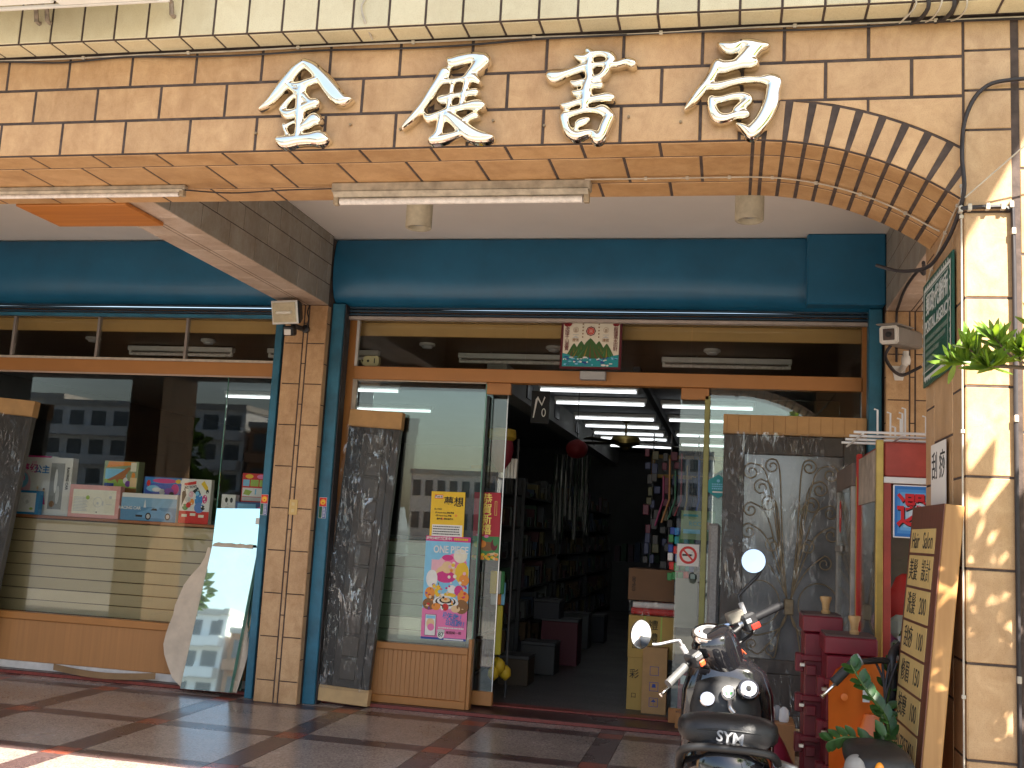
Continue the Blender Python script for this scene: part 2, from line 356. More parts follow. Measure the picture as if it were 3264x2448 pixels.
for i in range(-2, 7):
    for j in range(-2, 2):
        xa, ya = gx + i * S, gy + j * S; h = sw / 2
        yb = min(ya + S - h, 4.06)
        if ya + h < 4.0: floor_piece('terrazzo_panel', TER, xa + h + jt, xa + S - h - jt, ya + h + jt, yb - jt)
        if ya < 4.0:
            floor_piece('inlay_square', TERR, xa - h + jt, xa + h - jt, ya - h + jt, ya + h - jt)
            floor_piece('inlay_strip', TERD, xa + h + jt, xa + S - h - jt, ya - h + jt, ya + h - jt)
            floor_piece('inlay_strip', TERD, xa - h + jt, xa + h - jt, ya + h + jt, yb - jt)
SILLM = terrazzo_mat('threshold_stone', (.075, .030, .028), (.11, .05, .045), (.05, .02, .02), .22)
SILLR = M('threshold_edge', (.22, .045, .035), .35, var=.25, vs=25)
sl = thing('stone_threshold', 'dark red polished stone threshold running below both shopfronts', 'threshold', (0, 4.2, 0))
MB().cbox(-8, -1.90, 4.075, 4.60, 0.0, .032, .005).build('step', SILLM, sl)
MB().cbox(-1.46, 3.07, 4.075, 4.60, 0.0, .032, .005).build('step', SILLM, sl)
MB().box(-8, -1.90, 4.068, 4.0745, .002, .026).build('step_edge', SILLR, sl)
MB().box(-1.46, 3.07, 4.068, 4.0745, .002, .026).build('step_edge', SILLR, sl)
MB().cbox(-1.46, 3.07, 4.44, 4.58, .0325, .048, .004).build('door_track', SILLR, sl)

# ------------------------------------------------------------------ front beam with its arch
bm = thing('front_beam', 'tan tiled beam with arched corner carrying the four steel characters', 'beam', (0, .4, zb))
cxA, czA, RI, RO = 1.98, 1.7655, 1.505, 1.692
g = .014
core = MB()
# core as an extruded outline (recessed behind the tiles), following the arch
out = [(-8, zb + .003), (1.98, zb + .003)]
a_end = math.asin((XP + .02 - cxA) / (RI + .003))
for k in range(1, 25):
    a = a_end * k / 24; out.append((cxA + (RI + .003) * math.sin(a), czA + (RI + .003) * math.cos(a)))
out += [(XP + .02, zt + .15), (-8, zt + .15)]
core.prism([(x, z) for x, z in out], 0, 1, T=Matrix(((1, 0, 0, 0), (0, 0, -.754, .757), (0, 1, 0, 0), (0, 0, 0, 1))))
core.build('beam_core', GROUT, bm)
FB = frame((0, 0.012, 0), (1, 0, 0), (0, 0, 1))
j1 = [k * T for k in range(-10, 8)] + [XP]
j2 = [(k + .5) * T for k in range(-11, 8)] + [XP]
row(bm, FB, zb + T, T / 2, j1, TAN, g)
row(bm, FB, zb + T / 2, T / 2, j2, TAN, g)
row(bm, FB, zb, T / 2, [k * T for k in range(-10, 6)] + [1.941], TAN, g)
def poly_tile(parent, F, poly, mat, t=.012, name='tile'):
    b = .003; n = len(poly); cx = sum(p[0] for p in poly) / n; cy = sum(p[1] for p in poly) / n
    q = []
    for x, y in poly:
        d = math.hypot(x - cx, y - cy); q.append((x - (x - cx) / d * b, y - (y - cy) / d * b))
    mb = MB(); vs = [(x, y, 0) for x, y in poly] + [(x, y, t - b) for x, y in poly] + [(x, y, t) for x, y in q]
    a = sum(poly[i][0] * poly[(i + 1) % n][1] - poly[(i + 1) % n][0] * poly[i][1] for i in range(n))
    fs = [(i, (i + 1) % n, n + (i + 1) % n, n + i) for i in range(n)] + [(n + i, n + (i + 1) % n, 2 * n + (i + 1) % n, 2 * n + i) for i in range(n)] + [tuple(range(2 * n, 3 * n))]
    if a < 0: fs = [f[::-1] for f in fs]
    mb.add(vs, fs); return link(name, mb.mesh(name, mat), parent, F)
# spandrel pieces over the arch
ro = RO + .008
def arc_z(x): return czA + math.sqrt(max(0, ro * ro - (x - cxA) ** 2))
zt1 = zb + T / 2 - g / 2
poly_tile(bm, FB, [(2.175, zt1)] + [(x, min(zt1, arc_z(x))) for x in (2.20, 2.26, 2.34, 2.42, 2.473)] + [(2.473, zt1)], TAN)
poly_tile(bm, FB, [(2.484, zt1)] + [(x, arc_z(x)) for x in (2.484, 2.55, 2.62, 2.69, 2.76, 2.82, XP - .006)] + [(XP - .006, zt1)], TAN)
da = .0588
tile(bm, FB, 1.947, zb + .006, .088, T / 2 - .012, TAN)
for k in range(0, 11):
    a0 = .043 + k * da; a = a0 + da / 2; w = .060
    ux, uz = math.sin(a), math.cos(a)              # radial
    p = lambda r, s: (cxA + r * ux + s * uz, czA + r * uz - s * ux)
    w2 = w * 1.10
    quad = [p(RI + .006, -w / 2 - .004), p(RI + .006, w / 2 + .004), p(RO - .004, w2 / 2), p(RO - .004, -w2 / 2)]
    lim = XP - .006
    if max(q[0] for q in quad) > lim:
        # clip against the pillar
        res = []
        for i in range(4):
            A, B = quad[i], quad[(i + 1) % 4]
            if A[0] <= lim: res.append(A)
            if (A[0] - lim) * (B[0] - lim) < 0:
                f = (lim - A[0]) / (B[0] - A[0]); res.append((lim, A[1] + f * (B[1] - A[1])))
        quad = res
    if len(quad) >= 3: poly_tile(bm, FB, quad, TAN)
# soffit: flat part, three courses
FS = frame((0, 0, zb + .012), (1, 0, 0), (0, -1, 0))       # v runs towards the street (-Y)
for (ya, yb, off) in ((.012, .186, .5), (.186, .540, 0.), (.540, .760, .55)):
    js = [(k + off) * T for k in range(-10, 6)]
    js = [x for x in js if x < 1.90] + [2.0]
    if off == 0.: js[-1] = 2.0
    row(bm, FS, -yb, yb - ya, js, TAN, g)
# soffit: arch, same courses
for k in range(-1, 11):
    a0 = max(.013, .043 + k * da); a1 = .043 + (k + 1) * da
    if cxA + RI * math.sin(a1) > XP + .01: break
    a = (a0 + a1) / 2; w = RI * (a1 - a0) - g - .002
    u = Vector((math.cos(a), 0, -math.sin(a))); o = Vector((cxA + (RI + .012) * math.sin(a), 0, czA + (RI + .012) * math.cos(a)))
    F = frame(o, u, (0, -1, 0))
    for (ya, yb) in ((.012, .186), (.186, .540), (.540, .760)):
        tile(bm, F, -w / 2, -yb + g / 2, w, yb - ya - g, TAN)
# rear face
FR = frame((0, .748, 0), (-1, 0, 0), (0, 0, 1))
for r_ in range(4):
    js = [(k + (r_ % 2) * .5) * T for k in range(-8, 20)]
    row(bm, FR, zb + r_ * T / 2, T / 2 if r_ < 3 else .15, [-1.96] + [x for x in js if x > -1.9 and x < 6.5], TAN, g)

# ledge above
lg = thing('tiled_ledge', 'cream tiled ledge jutting out above the beam', 'ledge', (0, -.07, zt))
LY = -.150
MB().box(-8, 7, LY + .003, .74, zt + .003, zt + 1.6).build('ledge_core', GROUT, lg)
FLf = frame((0, LY + .012, 0), (1, 0, 0), (0, 0, 1)); FLs = frame((0, 0, zt + .012), (1, 0, 0), (0, -1, 0))
js = [-.017 + k * T / 2 for k in range(-24, 22)]
row(lg, FLf, zt, T, js, CREAM, .011)
row(lg, FLs, .008, -LY - .020, js, CREAM, .011)
row(lg, FLf, zt + T, T, js[4:-4], CREAM, .011)

# upper storey, awning (out of the picture above; shades the beam)
up = thing('upper_wall', 'plain rendered wall of the storey above the ledge', 'wall', (0, .5, zt + 1.0))
MB().box(-9, 8, 0.02, .72, zt + 1.65, 9.0).build('wall', CONC, up)
aw = thing('metal_awning', 'grey sheet metal awning above the ledge shading the beam', 'awning', (0, 0, 6.0))
MB().box(-9, 4.56, -2.90, .02, 6.0, 6.04).build('sheet', M('awning_sheet', (.45, .45, .44), .5, var=.1), aw)
for x in (-7, -5, -3, -1, 1, 3): MB().tube([(x, .02, 5.5), (x, -2.6, 5.995)], .015, 6).build('strut', STEEL, aw)
# lit white sign frame at the upper corner
sf = thing('sign_frame', 'white painted sign frame bracketed on the cream ledge', 'sign', (-1.5, -.4, 4.1))
MB().cbox(-1.27, -.74, -.62, -.315, 3.902, 4.33, .008).build('panel', M('bright_sign_sheet', (.85, .85, .82), .4, var=.05), sf)
MB().cbox(-4.2, -1.30, -.62, -.315, 3.915, 4.33, .008).build('panel', MATS['bright_sign_sheet'], sf)
MB().cbox(-4.3, -.70, -.312, -.295, 3.900, 3.918, .003).build('rail', WHITEP, sf)
for x in (-1.50, -1.44, -.76):
    MB().tube([(x, -.152, 3.905), (x, -.175, 3.905), (x, -.19, 3.96), (x, -.305, 3.97)], .012, 6).build('bracket', M('rusty_bracket', (.28, .22, .17), .7, .2, var=.5, vs=30), sf)

# ------------------------------------------------------------------ pillars
def shop_pillar(name, label, x0, grp):
    w = .378; t = thing(name, label, 'pillar', (x0 + w / 2, 4.0, 0), group=grp)
    MB().box(x0 + .003, x0 + w - .003, 3.826, 4.35, 0, 3.95).build('pillar_core', GROUT, t)
    F = frame((x0, 3.835, 0), (1, 0, 0), (0, 0, 1)); gg = .008
    for (u0, u1, ph) in ((0, .167, .182), (.175, .207, .0), (.215, .378, .182)):
        zs = [0.0] + [ph + k * T for k in range(0, 11) if .05 < ph + k * T < 3.30] + [3.352]
        if ph == 0.: zs = [0.0] + [.360 + k * T for k in range(0, 9) if .36 + k * T < 3.3] + [3.352]
        for a, b in zip(zs[:-1], zs[1:]):
            if b - a > .03: tile(t, F, u0 + .002, a + gg / 2, u1 - u0 - .004, b - a - gg, TANP)
    for (F2, du) in ((frame((x0 + w - .012, 3.823, 0), (0, 1, 0), (0, 0, 1)), .075), (frame((x0 + .012, 3.90, 0), (0, -1, 0), (0, 0, 1)), .075)):
        zs = [0.0] + [.36 + k * T for k in range(0, 9) if .36 + k * T < 3.3] + [3.352]
        for a, b in zip(zs[:-1], zs[1:]): tile(t, F2, .003, a + gg / 2, du, b - a - gg, TANP)
    return t
shop_pillar('shop_pillar', 'tan tiled pillar between the two shopfronts with an outlet on it', -1.868, 'pillars along the shopfront')
shop_pillar('shop_pillar', 'shaded tan tiled pillar behind the security camera', 3.088, 'pillars along the shopfront')

def front_pillar(name, label, x0, x1, grp):
    t = thing(name, label, 'pillar', ((x0 + x1) / 2, .43, 0), group=grp)
    MB().box(x0 + .003, x1 - .003, .003, .865, -.3, zt - .002).build('pillar_core', GROUT, t)
    F = frame((x0, .012, 0), (1, 0, 0), (0, 0, 1)); gg = .010; P_ = .366
    mid = (x0 + x1) / 2
    za = [.0] + [.378 + k * P_ for k in range(8)] + [3.295, 3.47, 3.648, zt - .004]
    zc = [.0] + [.195 + k * P_ for k in range(9)] + [3.47, 3.648, zt - .004]
    for (u0, u1, zs) in ((.0, (x1 - x0) / 2 - .013, za), ((x1 - x0) / 2 + .013, x1 - x0, zc)):
        for a, b in zip(zs[:-1], zs[1:]): tile(t, F, u0 + .004, a + gg / 2, u1 - u0 - .006, b - a - gg, TANP)
    FL_ = frame((x0 + .012, .868, 0), (0, -1, 0), (0, 0, 1)); FRr = frame((x1 - .012, 0, 0), (0, 1, 0), (0, 0, 1)); FBk = frame((x1, .856, 0), (-1, 0, 0), (0, 0, 1))
    zl = [0.] + [.378 + k * P_ for k in range(8)] + [3.25]; zm = [0.] + [.205 + k * P_ for k in range(9)] + [3.25]
    for (u0, u1, zs) in ((.0, .208, zl), (.212, .62, zm), (.624, .868, zl)):
        for a, b in zip(zs[:-1], zs[1:]):
            if b - a > .03:
                tile(t, FL_, u0 + .004, a + gg / 2, u1 - u0 - .006, b - a - gg, TANP); tile(t, FRr, u0 + .004, a + gg / 2, u1 - u0 - .006, b - a - gg, TANP)
    for (u0, u1, zs) in ((.0, (x1 - x0) / 2, zl), ((x1 - x0) / 2, x1 - x0, zm)):
        for a, b in zip(zs[:-1], zs[1:]):
            if b - a > .03: tile(t, FBk, u0 + .004, a + gg / 2, u1 - u0 - .006, b - a - gg, TANP)
    return t
front_pillar('front_pillar', 'sunlit tan tiled pillar at the street edge with the green postal sign', XP, XP + .40, 'pillars along the street edge')
front_pillar('front_pillar', 'tan tiled pillar seen only as a reflection in the toy window', -5.62, -5.17, 'pillars along the street edge')

# ------------------------------------------------------------------ cross beams, ceiling
def cross_beam(label, x0, x1):
    t = thing('cross_beam', label, 'beam', ((x0 + x1) / 2, 2.3, 3.36), group='cross beams under the arcade ceiling')
    z0, z1 = 3.352, 3.965; gg = .007
    MB().box(x0 + .003, x1 - .003, .77, 3.83, z0 + .003, z1).build('beam_core', GROUT, t)
    for F, ys in ((frame((x1 - .012, 0, 0), (0, 1, 0), (0, 0, 1)), 1), (frame((x0 + .012, 0, 0), (0, -1, 0), (0, 0, 1)), -1)):
        for r_ in range(4):
            h = T / 2 if r_ < 3 else z1 - z0 - 1.5 * T
            js = sorted(y for y in [1.579 + (k + .5 * (r_ % 2)) * .392 for k in range(-3, 8)] if .80 < y < 3.78)
            js = [.775] + js + [3.825]
            if ys < 0: js = [-y for y in js[::-1]]
            row(t, F, z0 + r_ * T / 2, h, js, GREYT, gg)
    F = frame((x0, 0, z0 + .012), (0, 1, 0), (1, 0, 0))
    for (v0, v1) in ((0, .185), (.188, .218), (.221, x1 - x0)):
        js = [.775] + [.9 + k * .392 for k in range(0, 8) if .9 + k * .392 < 3.75] + [3.825]
        if v1 - v0 < .1: js = [.775, 2.1, 3.825]
        row(t, F, v0, v1 - v0, js, PINKT, .005)
    return t
cross_beam('grey tiled cross beam running from the front beam to the middle pillar', -1.892, -1.487)
cross_beam('shaded cross beam above the security camera', 3.085, 3.49)
tag(MB().box(-9, 8, .74, 5.0, 3.965, 4.10).build('ceiling', PAINT), kind='structure')
wb = tag(MB().cbox(-2.394, -1.645, .955, 1.393, 3.325, 3.349, .004).build('wooden_board', wood_mat('orange_wood', (.42, .14, .025), (.56, .22, .05), 'X', 3)), 'orange brown wooden board hung flat under the grey cross beam', 'board')

# ------------------------------------------------------------------ rolling shutters
prof = [(4.00, 3.962), (3.905, 3.955), (3.872, 3.90), (3.852, 3.80), (3.846, 3.70), (3.852, 3.60), (3.872, 3.51), (3.91, 3.44), (3.965, 3.40), (4.04, 3.385), (4.12, 3.385)]
def fine(pr, n=4):
    out = []
    for i in range(len(pr) - 1):
        p0 = pr[max(i - 1, 0)]; p1 = pr[i]; p2 = pr[i + 1]; p3 = pr[min(i + 2, len(pr) - 1)]
        for k in range(n):
            t = k / n; out.append(tuple(.5 * (2 * p1[a] + (p2[a] - p0[a]) * t + (2 * p0[a] - 5 * p1[a] + 4 * p2[a] - p3[a]) * t * t + (3 * p1[a] - p0[a] - 3 * p2[a] + p3[a]) * t ** 3) for a in range(len(p1))))
    return out + [tuple(pr[-1])]
def shutter(label, x0, x1, rails, motor=None, sag=0.):
    t = thing('rolling_shutter', label, 'shutter', ((x0 + x1) / 2, 3.95, 3.38), group='blue rolling shutters of the shopfronts')
    fp = fine(prof); mb = MB(); n = 24; rows = []
    for k in range(n + 1):
        x = x0 + (x1 - x0) * k / n
        rows.append([(x, y + .004 * math.sin(x * 2.3 + z * 9), z + (.006 * math.sin(x * 1.7) if z < 3.5 else 0)) for y, z in fp])
    mb.grid(rows); bx = mb.build('shutter_box', BLUE, t, 50)
    for xx, sg in ((x0, -1), (x1, 1)):
        MB().prism([(y, z) for y, z in prof] + [(4.12, 3.962)], 0, .004, T=Matrix(((0, 0, 1, xx + (0 if sg > 0 else -.004)), (1, 0, 0, 0), (0, 1, 0, 0), (0, 0, 0, 1)))).build('end_plate', BLUE, t)
    for k in range(3):
        z = 3.318 + k * .030
        MB().tube([(x0 + .06, 4.035, z), (x1 - .06, 4.035, z)], .016, 8, flat=.75).build('slat', M('dark_blue_slat', (.006, .030, .055), .55, var=.2), t, 60)
    MB().cbox(x0 + .06, x1 - .06, 4.015, 4.06, 3.268, 3.300, .004).build('bottom_bar', M('bar_aluminium', (.50, .43, .38), .35, .7, var=.15, vs=10) if motor else BLUER, t)
    for a, b in rails:
        MB().cbox(a, b, 3.925, 4.06, .0, 3.39, .006).build('guide_rail', BLUER, t)
        MB().box(b + .001, b + .012, 3.95, 4.06, .0, 3.385).build('rail_seal', RUBBER, t)
    if motor: MB().cbox(motor[0], motor[1], 3.80, 4.05, 3.395, 3.964, .012).build('motor_cover', BLUE, t)
    return t
shutter('blue rolling shutter housing above the toy window', -8.0, -1.90, [(-2.005, -1.935)])
shutter('blue rolling shutter housing above the open doorway', -1.475, 3.08, [(-1.488, -1.378), (2.975, 3.075)], motor=(2.49, 3.083))

# ------------------------------------------------------------------ shopfront with the toy window
FY = 4.15
def bar(parent, name, x0, x1, z0, z1, y0=FY, d=.09, mat=BROWN, b=.004):
    return MB().cbox(x0, x1, y0, y0 + d, z0, z1, b).build(name, mat, parent)
def pane(parent, x0, x1, z0, z1, y, mat=GLASS, name='pane', th=.008):
    return MB().box(x0, x1, y, y + th, z0, z1).build(name, mat, parent)
tw = thing('toy_window', 'wide shop window with brown bars in front of the toy boxes', 'shop window', (-4.2, FY, 0))
bar(tw, 'transom_bar', -7.9, -2.02, 2.757, 2.883); bar(tw, 'head_bar', -7.9, -2.02, 3.340, 3.385)
MB().box(-7.9, -2.02, FY - .006, FY + .02, 2.883, 2.905).build('trim', WIREW, tw); MB().box(-7.9, -2.02, FY - .008, FY - .001, 2.745, 2.760).build('trim', M('pinkish_trim', (.45, .33, .27), .5), tw)
for x in (-4.80, -3.90, -2.99): bar(tw, 'mullion', x - .012, x + .012, 2.906, 3.339, mat=M('grey_aluminium', (.34, .29, .26), .4, .4), d=.05)
for a, b in ((-7.9, -4.813), (-4.787, -3.913), (-3.887, -3.003), (-2.977, -2.02)): pane(tw, a, b, 2.906, 3.339, FY + .03)
pane(tw, -7.9, -2.552, .536, 2.756, FY + .05); pane(tw, -2.546, -2.02, .536, 2.756, FY + .05)
MB().box(-2.5519, -2.5461, FY + .045, FY + .062, .536, 2.756).build('glass_joint', EDGEG, tw)
bar(tw, 'sill_rail', -7.9, -2.02, .470, .535, FY - .01); bar(tw, 'base_panel', -7.9, -2.02, .100, .469, FY + .012, .06, BROWNP)
bar(tw, 'skirting', -7.9, -2.02, .033, .099, FY + .004, .06, M('white_skirting', (.62, .60, .58), .6, var=.2, vs=6))
bar(tw, 'side_jamb', -2.018, -1.94, .033, 3.385)

# ------------------------------------------------------------------ shopfront with the doorway
df = thing('glass_shopfront', 'brown framed glass shopfront with an open sliding doorway', 'shopfront', (.8, FY, 0))
bar(df, 'jamb', -1.418, -1.340, .033, 3.39); bar(df, 'jamb', 2.952, 3.02, .033, 3.39)
bar(df, 'transom_bar', -1.339, 2.951, 2.762, 2.876, FY - .01, .12)
bar(df, 'head_bar', -1.339, 2.951, 3.345, 3.388)
MB().box(-1.339, -1.317, FY + .01, FY + .05, 2.878, 3.344).build('trim', WHITEP, df)
for a, b in ((-1.315, .196), (.204, 1.596), (1.604, 2.951)): pane(df, a, b, 2.878, 3.344, FY + .03)
# fixed display pane and its base
pane(df, -1.30, -.134, .528, 2.752, FY + .035, DOORG)
MB().box(-.1335, -.124, FY + .030, FY + .048, .528, 2.752).build('glass_edge', EDGEG, df)
MB().box(-1.339, -1.301, FY + .01, FY + .05, .528, 2.761).build('trim', WIREW, df)
MB().box(-1.300, -.134, FY + .028, FY + .048, 2.752, 2.7615).build('trim', WIREW, df)
fr = bar(df, 'base_frame', -1.339, -.147, .473, .527, FY - .012, .08); bar(df, 'base_frame', -1.339, -.147, .033, .095, FY - .012, .08)
bar(df, 'base_frame', -.200, -.147, .0955, .4725, FY - .012, .08); bar(df, 'base_frame', -1.339, -1.28, .0955, .4725, FY - .012, .08)
for k in range(27):
    a = -1.279 + k * .04
    if a < -.205: MB().cbox(a, min(a + .0394, -.2005), FY + .012, FY + .03, .096, .472, .003).build('plank', BROWNP, df)
bar(df, 'post', -.146, -.116, .033, .60, FY - .005, .08)
bar(df, 'header_board', -.124, .085, 2.662, 2.761, FY + .02, .06); bar(df, 'header_board', 1.527, 1.755, 2.665, 2.761, FY + .02, .06)
# sliding doors on the inner track
SY = 4.33
pane(df, -1.20, .028, .168, 2.70, SY, DOORG, 'sliding_door'); MB().box(.0285, .036, SY - .004, SY + .014, .168, 2.70).build('door_edge', STEEL, df)
bar(df, 'bottom_rail', -1.20, .040, .052, .167, SY - .02, .05)
MB().cbox(-.155, -.125, SY - .06, SY - .02, .17, 2.66, .003).build('door_stile', BLACKP, df)
pane(df, 1.518, 2.80, .168, 2.70, SY, DOORG, 'sliding_door'); bar(df, 'bottom_rail', 1.50, 2.80, .052, .167, SY - .02, .05)
pane(df, 1.768, 2.951, .10, 2.762, FY + .035, DOORG)
MB().cbox(1.722, 1.767, FY + .02, FY + .05, .05, 2.70, .004).build('door_stile', M('olive_edge_tape', (.30, .29, .09), .4, var=.15, vs=9), df)

# ------------------------------------------------------------------ shop interior
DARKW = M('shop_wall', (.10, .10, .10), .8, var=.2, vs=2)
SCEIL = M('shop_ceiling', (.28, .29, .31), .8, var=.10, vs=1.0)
ir = thing('shop_room', 'dim shop interior behind the glass with grey ceiling and walls', 'shop interior', (0, 11, 0))
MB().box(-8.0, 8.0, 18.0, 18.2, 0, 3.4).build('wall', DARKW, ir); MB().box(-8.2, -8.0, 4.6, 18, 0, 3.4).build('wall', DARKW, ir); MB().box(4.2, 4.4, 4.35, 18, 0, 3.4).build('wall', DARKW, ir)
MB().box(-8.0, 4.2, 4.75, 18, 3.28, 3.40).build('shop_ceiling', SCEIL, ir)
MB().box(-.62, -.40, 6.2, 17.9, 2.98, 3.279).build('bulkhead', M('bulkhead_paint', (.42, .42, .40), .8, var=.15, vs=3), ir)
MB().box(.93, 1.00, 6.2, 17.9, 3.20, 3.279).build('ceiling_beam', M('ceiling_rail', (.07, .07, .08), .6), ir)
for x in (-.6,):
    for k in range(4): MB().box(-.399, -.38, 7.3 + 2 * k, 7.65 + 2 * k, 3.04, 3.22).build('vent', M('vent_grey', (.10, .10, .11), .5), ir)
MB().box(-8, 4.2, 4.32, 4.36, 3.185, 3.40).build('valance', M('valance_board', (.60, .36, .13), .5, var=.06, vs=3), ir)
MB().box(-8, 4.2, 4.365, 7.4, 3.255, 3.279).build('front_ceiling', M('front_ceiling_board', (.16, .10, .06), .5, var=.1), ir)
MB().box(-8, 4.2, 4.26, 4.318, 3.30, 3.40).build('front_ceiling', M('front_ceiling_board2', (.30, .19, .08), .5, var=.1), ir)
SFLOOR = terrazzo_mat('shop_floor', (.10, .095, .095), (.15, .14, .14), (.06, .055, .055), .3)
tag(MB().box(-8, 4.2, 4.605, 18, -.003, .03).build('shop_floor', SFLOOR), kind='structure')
# ceiling tube lights
def tube_light(x0, x1, y, z, on=True):
    t = thing('shop_tube_light', 'x', 'lamp', ((x0 + x1) / 2, y, z))
    MB().cbox(x0 - .03, x1 + .03, y - .035, y + .035, z, z + .05, .004).build('housing', WHITEP, t)
    MB().tube([(x0, y, z - .03), (x1, y, z - .03)], .019, 8).build('tube', TUBE_ON if on else TUBE_OFF, t, 60)
    for x in (x0 - .01, x1 + .01): MB().cbox(x - .012, x + .012, y - .015, y + .015, z - .045, z, .003).build('holder', WHITEP, t)
    MB().tube([(x0 + .3, y, z + .05), (x0 + .3, y, 3.277)], .006, 5).build('hanger', STEEL, t)
    return t
nth = ['first', 'second', 'third', 'fourth', 'fifth', 'sixth', 'seventh']
for k, y in enumerate((7.69, 8.88, 10.63, 11.75, 12.89, 13.79, 15.33)):
    t = tube_light(-.30, .84, y, 3.22); tag(t, f'lit white fluorescent tube above the aisle, {nth[k]} row from the doorway', 'lamp', 'lit tubes on the shop ceiling')
for k, y in enumerate((8.98, 10.57, 12.80, 14.6)):
    t = tube_light(1.07, 2.2, y, 3.22); tag(t, f'lit white fluorescent tube beyond the ceiling rail, {nth[k]} row from the doorway', 'lamp', 'lit tubes on the shop ceiling')
for k, (x, y) in enumerate(((-3.4, 8.2), (-3.6, 10.4), (-5.2, 9.3))):
    t = tube_light(x, x + 1.15, y, 3.22); tag(t, ['lit tube glimpsed through the toy window beside the middle pillar', 'lit tube deep behind the toy window', 'lit tube far behind the window with the toy boxes'][k], 'lamp', 'lit tubes on the shop ceiling')
for k, (x, y) in enumerate(((-4.35, 5.45), (-2.75, 5.45), (-.72, 5.5), (1.30, 5.5))):
    t = tube_light(x, x + 1.15, y, 3.19, False)
    tag(t, ['unlit tube fixture behind the transom over the princess box', 'unlit tube fixture behind the transom next to the middle pillar', 'unlit tube fixture behind the transom above the fixed door pane', 'unlit tube fixture behind the transom above the iron door'][k], 'lamp', 'unlit tubes behind the transom')
for k, (x, y) in enumerate(((-4.55, 5.05), (-3.25, 5.05), (-2.16, 5.05), (-.95, 5.05), (.28, 5.1), (1.75, 5.1))):
    t = thing('ceiling_spot', ['round white ceiling spot behind the transom above the far wrapped door', 'round white ceiling spot behind the middle transom pane', 'round white ceiling spot behind the transom beside the floodlight', 'round white ceiling spot behind the transom above the wrapped door leaf', 'round white ceiling spot behind the transom before the mountain picture', 'round white ceiling spot behind the transom past the mountain picture'][k], 'lamp', (x, y, 3.25), group='round spots behind the transom')
    MB().lathe([(.075, 3.252), (.078, 3.232), (.06, 3.222)], 20, T=TR(x, y, 0)).build('ring', WHITEP, t, 40)
    MB().lathe([(.055, 3.224), (.045, 3.205), (.02, 3.200)], 16, T=TR(x, y, 0)).build('bulb', M('spot_bulb', (.6, .6, .6), .3), t, 40)
# ceiling fan
fn = thing('ceiling_fan', 'dark bronze ceiling fan hanging above the shop aisle', 'fan', (.41, 11.0, 2.8))
BRZ = M('bronze_fan', (.10, .07, .03), .3, .7, var=.2)
MB().lathe([(.02, 3.28), (.09, 3.27), (.07, 3.19), (.016, 3.17), (.016, 2.98)], 16, T=TR(.41, 11, 0)).build('rod', BRZ, fn, 40)
MB().lathe([(.03, 2.99), (.19, 2.97), (.22, 2.92), (.21, 2.86), (.12, 2.83), (.07, 2.81), (.05, 2.77)], 24, T=TR(.41, 11, 0)).build('motor', M('brass_motor', (.36, .27, .09), .3, .8), fn, 40)
for k in range(5):
    a = rad(20 + 72 * k)
    MB().prism([(.16, -.03), (.25, -.06), (.85, -.08), (.88, 0), (.85, .08), (.25, .06), (.16, .03)], 2.865, 2.873, T=TR(.41, 11, 0) @ Matrix.Rotation(a, 4, 'Z') @ TR(0, 0, 2.87) @ RX(10) @ TR(0, 0, -2.87)).build('blade', BRZ, fn)
ln = thing('paper_lantern', 'round red paper lantern hanging inside the shop', 'lantern', (.05, 8, 2.5))
MB().lathe([(.03, 2.41)] + [(.135 * math.cos(rad(a)), 2.52 + .115 * math.sin(rad(a))) for a in range(-70, 80, 10)] + [(.03, 2.635)], 20, T=TR(.12, 8, 0)).build('body', M('lantern_red', (.22, .010, .012), .6), ln, 60)
MB().tube([(.12, 8, 2.63), (.12, 8, 3.27)], .004, 5).build('cord', INK, ln)
pf = thing('framed_picture', 'large framed picture on the back wall of the shop', 'picture', (1.0, 17.6, 2.7))
MB().cbox(.30, 2.15, 17.85, 17.95, 2.75, 3.25, .01).build('frame', M('gilt_frame', (.45, .28, .08), .4, .5), pf); MB().box(.38, 2.07, 17.835, 17.849, 2.83, 3.17).build('canvas', M('dim_canvas', (.10, .11, .09), .4, var=.6, vs=3), pf)
